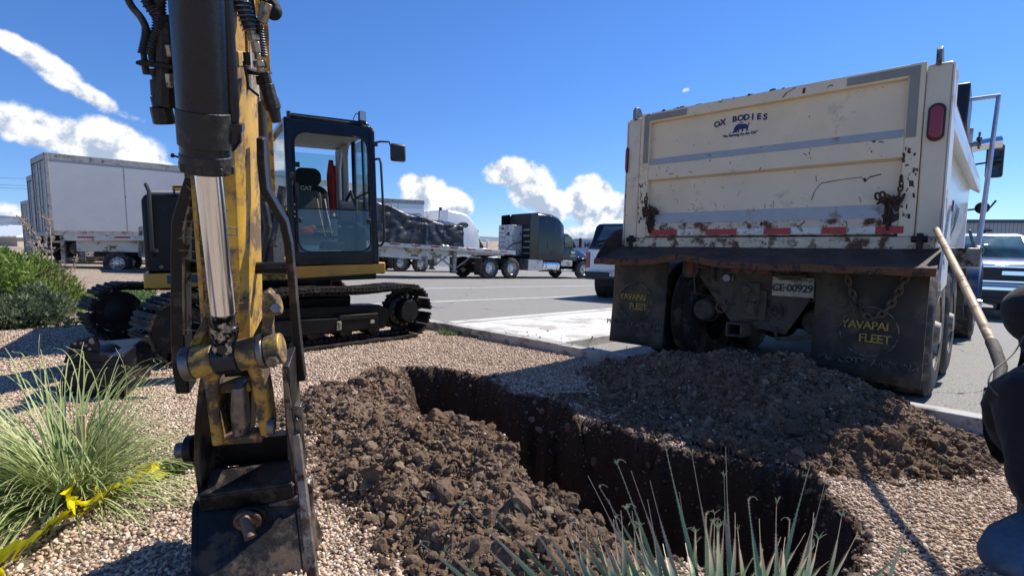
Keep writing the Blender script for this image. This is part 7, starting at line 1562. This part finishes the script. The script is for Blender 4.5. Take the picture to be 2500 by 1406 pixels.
# feathery green shrub
def shrub(name, c, rx, ry, rz, n, lf, m_, seed, label, stems=10, cat='shrub', up=.5):
    rs = np.random.RandomState(seed); cl = rs.normal(size=(46, 3)); cl /= np.linalg.norm(cl, axis=1)[:, None]; cl *= rs.uniform(.45, 1.0, 46)[:, None]; cl[:, 2] = np.abs(cl[:, 2]) * 1.0
    cr = rs.uniform(.20, .36, 46); k = rs.randint(0, 46, n); d = rs.normal(size=(n, 3)); d /= np.linalg.norm(d, axis=1)[:, None]; r = rs.uniform(.3, 1, n) ** .5
    C = cl[k] + d * (cr[k] * r)[:, None]; C[:, 2] = np.abs(C[:, 2]); C = C * np.array([rx, ry, rz]) + np.array(c)
    od = C - np.array(c); od[:, 2] += rz * .1; od /= np.linalg.norm(od, axis=1)[:, None] + 1e-6
    ax = od * .8 + rs.normal(size=(n, 3)) * .55 + np.array([0, 0, up]); ax /= np.linalg.norm(ax, axis=1)[:, None]
    sd = np.cross(ax, rs.normal(size=(n, 3))); sd /= np.linalg.norm(sd, axis=1)[:, None]; L_ = lf * rs.uniform(.6, 1.5, n); w_ = L_ * .16
    V = np.stack([C - sd * w_[:, None], C + ax * (L_ * .5)[:, None] + sd * 0, C + sd * w_[:, None], C + ax * L_[:, None]], 1); V[:, 1] = C + ax * L_[:, None]; V = np.stack([C - sd * w_[:, None] * .4, C + ax * (L_ * .55)[:, None] - sd * w_[:, None], C + ax * L_[:, None], C + ax * (L_ * .55)[:, None] + sd * w_[:, None]], 1)
    F_ = np.arange(n * 4).reshape(n, 4); rr = np.repeat(np.clip(rs.uniform(0, 1, n) * .6 + (cr[k] - .2) * 2.5, 0, 1), 4)
    q = MB(); rnn = random.Random(seed); cv_ = Vector(c)
    for _ in range(stems):
        a_ = rnn.uniform(0, 2 * pi); e = cv_ + Vector((math.cos(a_) * rx * .75, math.sin(a_) * ry * .75, rz * rnn.uniform(.6, 1))); m_1 = cv_.lerp(e, .5) + Vector((0, 0, rz * .12)); q.path([cv_ - Vector((0, 0, .03)), m_1, e], [.018, .011, .004], 6)
    st = q.build('stem', mat('shrub stem %d' % seed, (.10, .075, .05), .9), None, origin=c); tag(st, label, cat); st.name = name
    fo = npmesh('foliage', V.reshape(-1, 3), F_, m_, {'rnd': rr, 'tip': rr}, origin=tuple(c)); fo.parent = st; fo.location = (0, 0, 0); return st
m_shrub = leafmat('bright feathery foliage', (.07, .13, .025), (.30, .40, .09), None, .35)
m_shrub2 = leafmat('grey green leaves', (.08, .11, .06), (.22, .26, .15), None, .3)
cs = G(20, 775); shrub('green_shrub', (cs.x - .45, cs.y + .2, gzf(cs.x, cs.y) - .05), 1.25, 1.0, 1.10, 60000, .075, m_shrub, 31, 'rounded bright green feathery shrub at the left edge')
cs = G(60, 790); shrub('green_shrub', (cs.x + .05, cs.y - .1, gzf(cs.x, cs.y) - .03), .55, .5, .42, 14000, .06, m_shrub2, 33, 'lower grey green fringe in front of the rounded bright shrub')
# dry seed stalks and a grassy tuft beside it
m_dry = leafmat('dry stalk', (.26, .19, .13), (.45, .33, .24), None, .1, .8); m_tuft = leafmat('dull green tuft', (.12, .15, .07), (.30, .30, .17), ((.42, .36, .22), .7, 1.0), .2)
B_ = Blades(); c0 = G(128, 765)
for i in range(260):
    a_ = rn.uniform(0, 2 * pi); el_ = R(rn.uniform(35, 88)); L0 = rn.uniform(.3, .75); d_ = Vector((math.cos(a_) * math.cos(el_), math.sin(a_) * math.cos(el_), math.sin(el_))); pts = [c0 + Vector((rn.uniform(-.15, .15), rn.uniform(-.15, .15), 0))]
    for k in range(7): pts.append(pts[-1] + d_ * L0 / 7); d_ = (d_ - Vector((0, 0, .10))).normalized()
    B_.blade(pts, lambda f_: .010 * (1 - .8 * f_) + .001, rn.random(), .2)
o = B_.build('grass_tuft', m_tuft, c0); tag(o, 'dull green grass tuft beside the rounded shrub, under dry stalks', 'grass tuft')
q = MB()
for pts in ([(128, 760), (115, 690), (95, 625), (60, 545), (45, 535)], [(128, 760), (128, 660), (122, 560), (118, 540), (95, 525)], [(130, 762), (118, 640), (100, 600), (80, 565), (55, 548)], [(126, 760), (120, 700), (105, 640), (70, 590)], [(135, 760), (155, 700), (170, 665), (188, 630)], [(128, 762), (140, 700), (150, 640)]):
    p3 = bez([P(a, b, c0.y + .1 * k) for k, (a, b) in enumerate(pts)], 8); q.path(p3, list(np.linspace(.010, .004, len(p3))), 6)
    for k in range(len(p3) // 3, len(p3)):
        for _ in range(2): e = p3[k] + Vector((rn.uniform(-.05, .05), rn.uniform(-.05, .05), rn.uniform(-.02, .05))); q.path([p3[k], e], .003, 4); q.ball(e, rn.uniform(.006, .013), (1, 1, 1.3), 5, 4)
tag(q.build('dry_stalk', mat('dry flower stalk', (.36, .26, .19), .85, var=.3), None, origin=tuple(c0)), 'tall dry pinkish seed stalks rising beside the rounded shrub', 'dry stalks')
# low weeds on the gravel
def weeds(name, areas, m_, seed, label, size=.05, sub=.6):
    rs = np.random.RandomState(seed); V = []; rr = []
    for (cx, cy, rx, ry, n) in areas:
        a = rs.uniform(0, 2 * pi, n); r = np.sqrt(rs.uniform(0, 1, n)); x = cx + rx * r * np.cos(a); y = cy + ry * r * np.sin(a); k_ = fbm(x, y, 2.2, 3, seed) > -.12; x, y = x[k_], y[k_]; n = len(x)
        C = np.stack([x, y, gz(x, y) + .0], -1); C[:, 2] += rs.uniform(0, size * .8, n); ax = rs.normal(size=(n, 3)) + np.array([0, 0, .7]); ax /= np.linalg.norm(ax, axis=1)[:, None]; sd = np.cross(ax, rs.normal(size=(n, 3))); sd /= np.linalg.norm(sd, axis=1)[:, None]; L_ = size * rs.uniform(.5, 1.3, n); w_ = L_ * .22
        V.append(np.stack([C, C + ax * (L_ * .5)[:, None] - sd * w_[:, None], C + ax * L_[:, None], C + ax * (L_ * .5)[:, None] + sd * w_[:, None]], 1).reshape(-1, 3)); rr.append(np.repeat(rs.uniform(0, 1, n), 4))
    V = np.concatenate(V); rr = np.concatenate(rr); o = npmesh(name, V, np.arange(len(V)).reshape(-1, 4), m_, {'rnd': rr, 'tip': rr}); return tag(o, label, 'weeds', kind='stuff')
def ar(px, py, wpx, hpx, n):
    c = G(px, py); a, b = G(px + wpx, py), G(px, py + hpx); a2 = G(px, py - hpx); return (c.x, c.y, abs(a.x - c.x), max(abs(a2.y - c.y), .1), n)
m_weed = leafmat('weed leaves', (.09, .15, .04), (.24, .32, .12), None, .3)
weeds('ground_weeds', [ar(210, 735, 160, 18, 26000), ar(290, 722, 110, 10, 12000), ar(100, 795, 110, 10, 9000), ar(230, 790, 40, 9, 3500), ar(330, 740, 60, 18, 7000), ar(30, 800, 60, 8, 4000), ar(180, 690, 60, 4, 2500), ar(140, 640, 60, 4, 1500)], m_weed, 5, 'low green weeds spreading over the gravel at the left', .055)
weeds('ground_weeds', [ar(1110, 812, 44, 7, 2600), ar(1170, 822, 26, 5, 500), ar(440, 1145, 30, 12, 1400)], m_weed, 6, 'small green weeds at the kerb and by the bucket', .035)
q = MB(); m_fl = mat('yellow petals', (.72, .60, .03), .6)
for k in range(60): c = G(rn.uniform(108, 165), rn.uniform(757, 772), .03); q.ball(c, rn.uniform(.008, .018), (1, 1, .5), 6, 4)
tag(q.build('wild_flowers', m_fl, None), 'tiny yellow wild flowers beside the rounded shrub', 'flowers', kind='stuff')

# shovel with an ash handle leaning between the dump truck and the person
ta, tb_ = P(2287, 562, 3.18), P(2428, 850, 2.02); q = MB(); q.path([ta, ta.lerp(tb_, .5) + Vector((0, 0, .006)), tb_], [.017, .018, .018], 16)
q.ball(ta, .0185, (1, 1, 1)); r_ = q.build('shovel', m_wood, None, origin=tuple(tb_)); tag(r_, 'long-handled shovel leaning from the dump truck down beside the crouching person', 'shovel')
q = MB(); d_ = (tb_ - ta).normalized(); pts = [tb_ - d_ * .05, tb_, P(2444, 895, 1.92), P(2438, 930, 1.86), P(2425, 960, 1.82)]; q.path(pts, [.021, .021, .020, .017, .014], 14); s2 = q.build('socket', m_under, r_)
q = MB(); q.loft([[P(a, b, d), P(a + w_, b, d), P(a + w_, b + 2, d + .006), P(a, b + 2, d + .006)] for a, b, w_, d in ((2402, 945, 50, 1.83), (2396, 990, 85, 1.80), (2400, 1060, 90, 1.76), (2420, 1110, 50, 1.74), (2440, 1130, 8, 1.73))]); q.build('blade', m_steel, r_)
# ------------------------------------------------------------------ kneeling person at the right edge
def skin_obj(name, pts, edges, rad, m_, root_i, parent=None, sub=2, origin=None, folds=0):
    me = bpy.data.meshes.new(name); origin = Vector(origin); me.from_pydata([Vector(p) - origin for p in pts], edges, []); o = bpy.data.objects.new(name, me); col.objects.link(o)
    o.location = origin if parent is None else (0, 0, 0); 
    if parent is not None: o.parent = parent
    me.materials.append(m_); sk_ = o.modifiers.new('skin', 'SKIN'); sk_.use_smooth_shade = True
    if not me.skin_vertices: 
        bm = bmesh.new(); bm.from_mesh(me); bm.verts.layers.skin.verify(); bm.to_mesh(me); bm.free()
    for i, v in enumerate(me.skin_vertices[0].data):
        r_ = rad[i]; v.radius = (r_, r_) if not hasattr(r_, '__len__') else r_; v.use_root = (i == root_i)
    s_ = o.modifiers.new('sub', 'SUBSURF'); s_.levels = sub; s_.render_levels = sub
    if folds:
        tx = bpy.data.textures.new(name + ' folds', 'MUSGRAVE'); tx.noise_scale = .07; tx.musgrave_type = 'RIDGED_MULTIFRACTAL' if 0 else 'MULTIFRACTAL'; d_ = o.modifiers.new('folds', 'DISPLACE'); d_.texture = tx; d_.strength = folds; d_.mid_level = .5; d_.texture_coords = 'LOCAL'
    return o
pel = P(2690, 1345, 1.62); gk_ = gzf(pel.x, pel.y)
pel.z = max(pel.z, gk_ + .30)
ch = P(2610, 1080, 1.62); nk = P(2605, 905, 1.66); hd_ = P(2556, 800, 1.70)
shL, shR = P(2512, 965, 1.60), nk + Vector((.17, .18, -.10)); elL = P(2548, 1215, 1.50); wrL = P(2680, 1320, 1.40)
elR = shR + Vector((.16, .06, -.24)); wrR = elR + Vector((.06, -.14, -.20))
hpL, hpR = pel + Vector((-.05, -.09, -.02)), pel + Vector((.04, .11, -.02))
knL = P(2432, 1335, 1.53); knL.z = gzf(knL.x, knL.y) + .115; anL = knL + Vector((.42, -.02, -.01)); toL = anL + Vector((.16, .0, -.03))
knR = pel + Vector((.36, .25, -.20)); anR = Vector((knR.x + .36, knR.y + .02, gk_ + .07)); toR = anR + Vector((.16, .02, -.03))
pts = [pel, pel.lerp(ch, .5), ch, nk - Vector((0, 0, .06)), nk + Vector((-.005, 0, .03)), hd_ - Vector((0, 0, .05)), hd_ + Vector((0, 0, .04)), shL, elL, wrL, shR, elR, wrR, hpL, knL, anL, toL, hpR, knR, anR, toR]
rad = [.135, .135, .155, .09, .055, .075, .088, .065, .045, .028, .065, .045, .028, .09, .062, .045, .04, .09, .062, .045, .04]
edges = [(0, 1), (1, 2), (2, 3), (3, 4), (4, 5), (5, 6), (3, 7), (7, 8), (8, 9), (3, 10), (10, 11), (11, 12), (0, 13), (13, 14), (14, 15), (15, 16), (0, 17), (17, 18), (18, 19), (19, 20)]
bp, be, br = list(pts), list(edges), list(rad)
for wi, el_i in ((9, 8), (12, 11)):
    w_ = bp[wi]; d_ = (w_ - bp[el_i]).normalized(); sd_ = d_.cross(Vector((0, 0, 1))).normalized(); dn = Vector((0, 0, -1)); pa_ = w_ + d_ * .05; bp.append(pa_); br.append(.030); be.append((wi, len(bp) - 1)); pi_ = len(bp) - 1
    for k, (o_, L2) in enumerate(((-.030, .075), (-.010, .085), (.010, .080), (.029, .065))):
        a_ = pa_ + d_ * .035 + sd_ * o_; b_ = a_ + (d_ * .8 + dn * .5).normalized() * L2 * .5; c_ = b_ + (d_ * .3 + dn).normalized() * L2 * .5; n0 = len(bp); bp += [a_, b_, c_]; br += [.0095, .0085, .007]; be += [(pi_, n0), (n0, n0 + 1), (n0 + 1, n0 + 2)]
    a_ = w_ + d_ * .03 - sd_ * .035; b_ = a_ + (d_ - sd_ * .6).normalized() * .035; c_ = b_ + (d_ + dn * .5).normalized() * .03; n0 = len(bp); bp += [a_, b_, c_]; br += [.012, .010, .008]; be += [(wi, n0), (n0, n0 + 1), (n0 + 1, n0 + 2)]
person = skin_obj('person', bp, be, br, m_skin, 0, origin=pel); tag(person, 'person in black jacket and blue jeans kneeling at the right picture edge', 'person')
MW[person.name] = Matrix.Translation(pel)
ji = [0, 1, 2, 3, 7, 8, 9, 10, 11, 12]; mp = {a: i for i, a in enumerate(ji)}
jp = [pts[i] for i in ji]; jr = [.165, .165, .185, .115, .105, .080, .046, .105, .08, .046]; jp[0] = jp[0] + Vector((0, 0, .03))
jp[4] = jp[4] + Vector((.015, 0, -.015))
skin_obj('jacket', jp, [(0, 1), (1, 2), (2, 3), (3, 4), (4, 5), (5, 6), (3, 7), (7, 8), (8, 9)], jr, m_jacket, 0, person, origin=pel, sub=3, folds=.010)
jp = [pel - Vector((0, 0, .03)), hpL, hpL.lerp(knL, .5), knL, knL.lerp(anL, .5), anL - Vector((.05, 0, 0)), hpR, hpR.lerp(knR, .5), knR, knR.lerp(anR, .5), anR + Vector((0, 0, .04))]
je = skin_obj('jeans', jp, [(0, 1), (1, 2), (2, 3), (3, 4), (4, 5), (0, 6), (6, 7), (7, 8), (8, 9), (9, 10)], [.15, .12, .11, .10, .08, .06, .115, .10, .085, .075, .06], m_jeans, 0, person, origin=pel, sub=3, folds=.010)
for a_, b_ in ((anL, toL), (anR, toR)):
    bo = skin_obj('boot', [a_ - Vector((0, 0, .0)), a_.lerp(b_, .5) - Vector((0, 0, .02)), b_], [(0, 1), (1, 2)], [.058, .052, .04], m_plastic, 0, person, origin=pel)
q = MB(); q.ball(hd_ + Vector((.0, 0, .035)), .108, (1.0, 1.08, .98), 24, 16); q.build('hair', m_jacket, person)
q = MB(); q.ball(hd_ + Vector((.0, 0, .055)), .114, (1.0, 1.08, .85), 26, 16); q.prism([(hd_.x + .08 + .10 * math.cos(a_) * .9, hd_.y + .07 * math.sin(a_) + .05) for a_ in np.linspace(-1.6, 1.6, 12)], hd_.z + .045, hd_.z + .055, 'z'); q.build('cap', m_jacket, person)
q = MB(); q.ball(hd_ + Vector((.012, .0, -.045)), .075, (1, 1, 1.0), 18, 12); q.build('beard', m_jacket, person)
q = MB(); q.ball(hd_ + Vector((.10, .045, .0)), .016, (1, .7, 1.3)); q.build('nose', m_skin, person)
for dy in (.02, .075): q = MB(); q.ball(hd_ + Vector((.093, dy, .018)), .012); q.build('eye', m_ink, person)
q = MB(); q.ball(hd_ + Vector((-.02, -.108, .0)), .026, (.7, .4, 1.2)); q.build('ear', m_skin, person)
q = MB(); q.path(bez([P(2500, 820, 1.58), P(2478, 858, 1.56), P(2450, 885, 1.53), (P(2422, 908, 1.5)), P(2413, 935, 1.47), P(2422, 952, 1.46), P(2436, 965, 1.46)]), .0022, 6); q.build('cord', m_plastic, person)
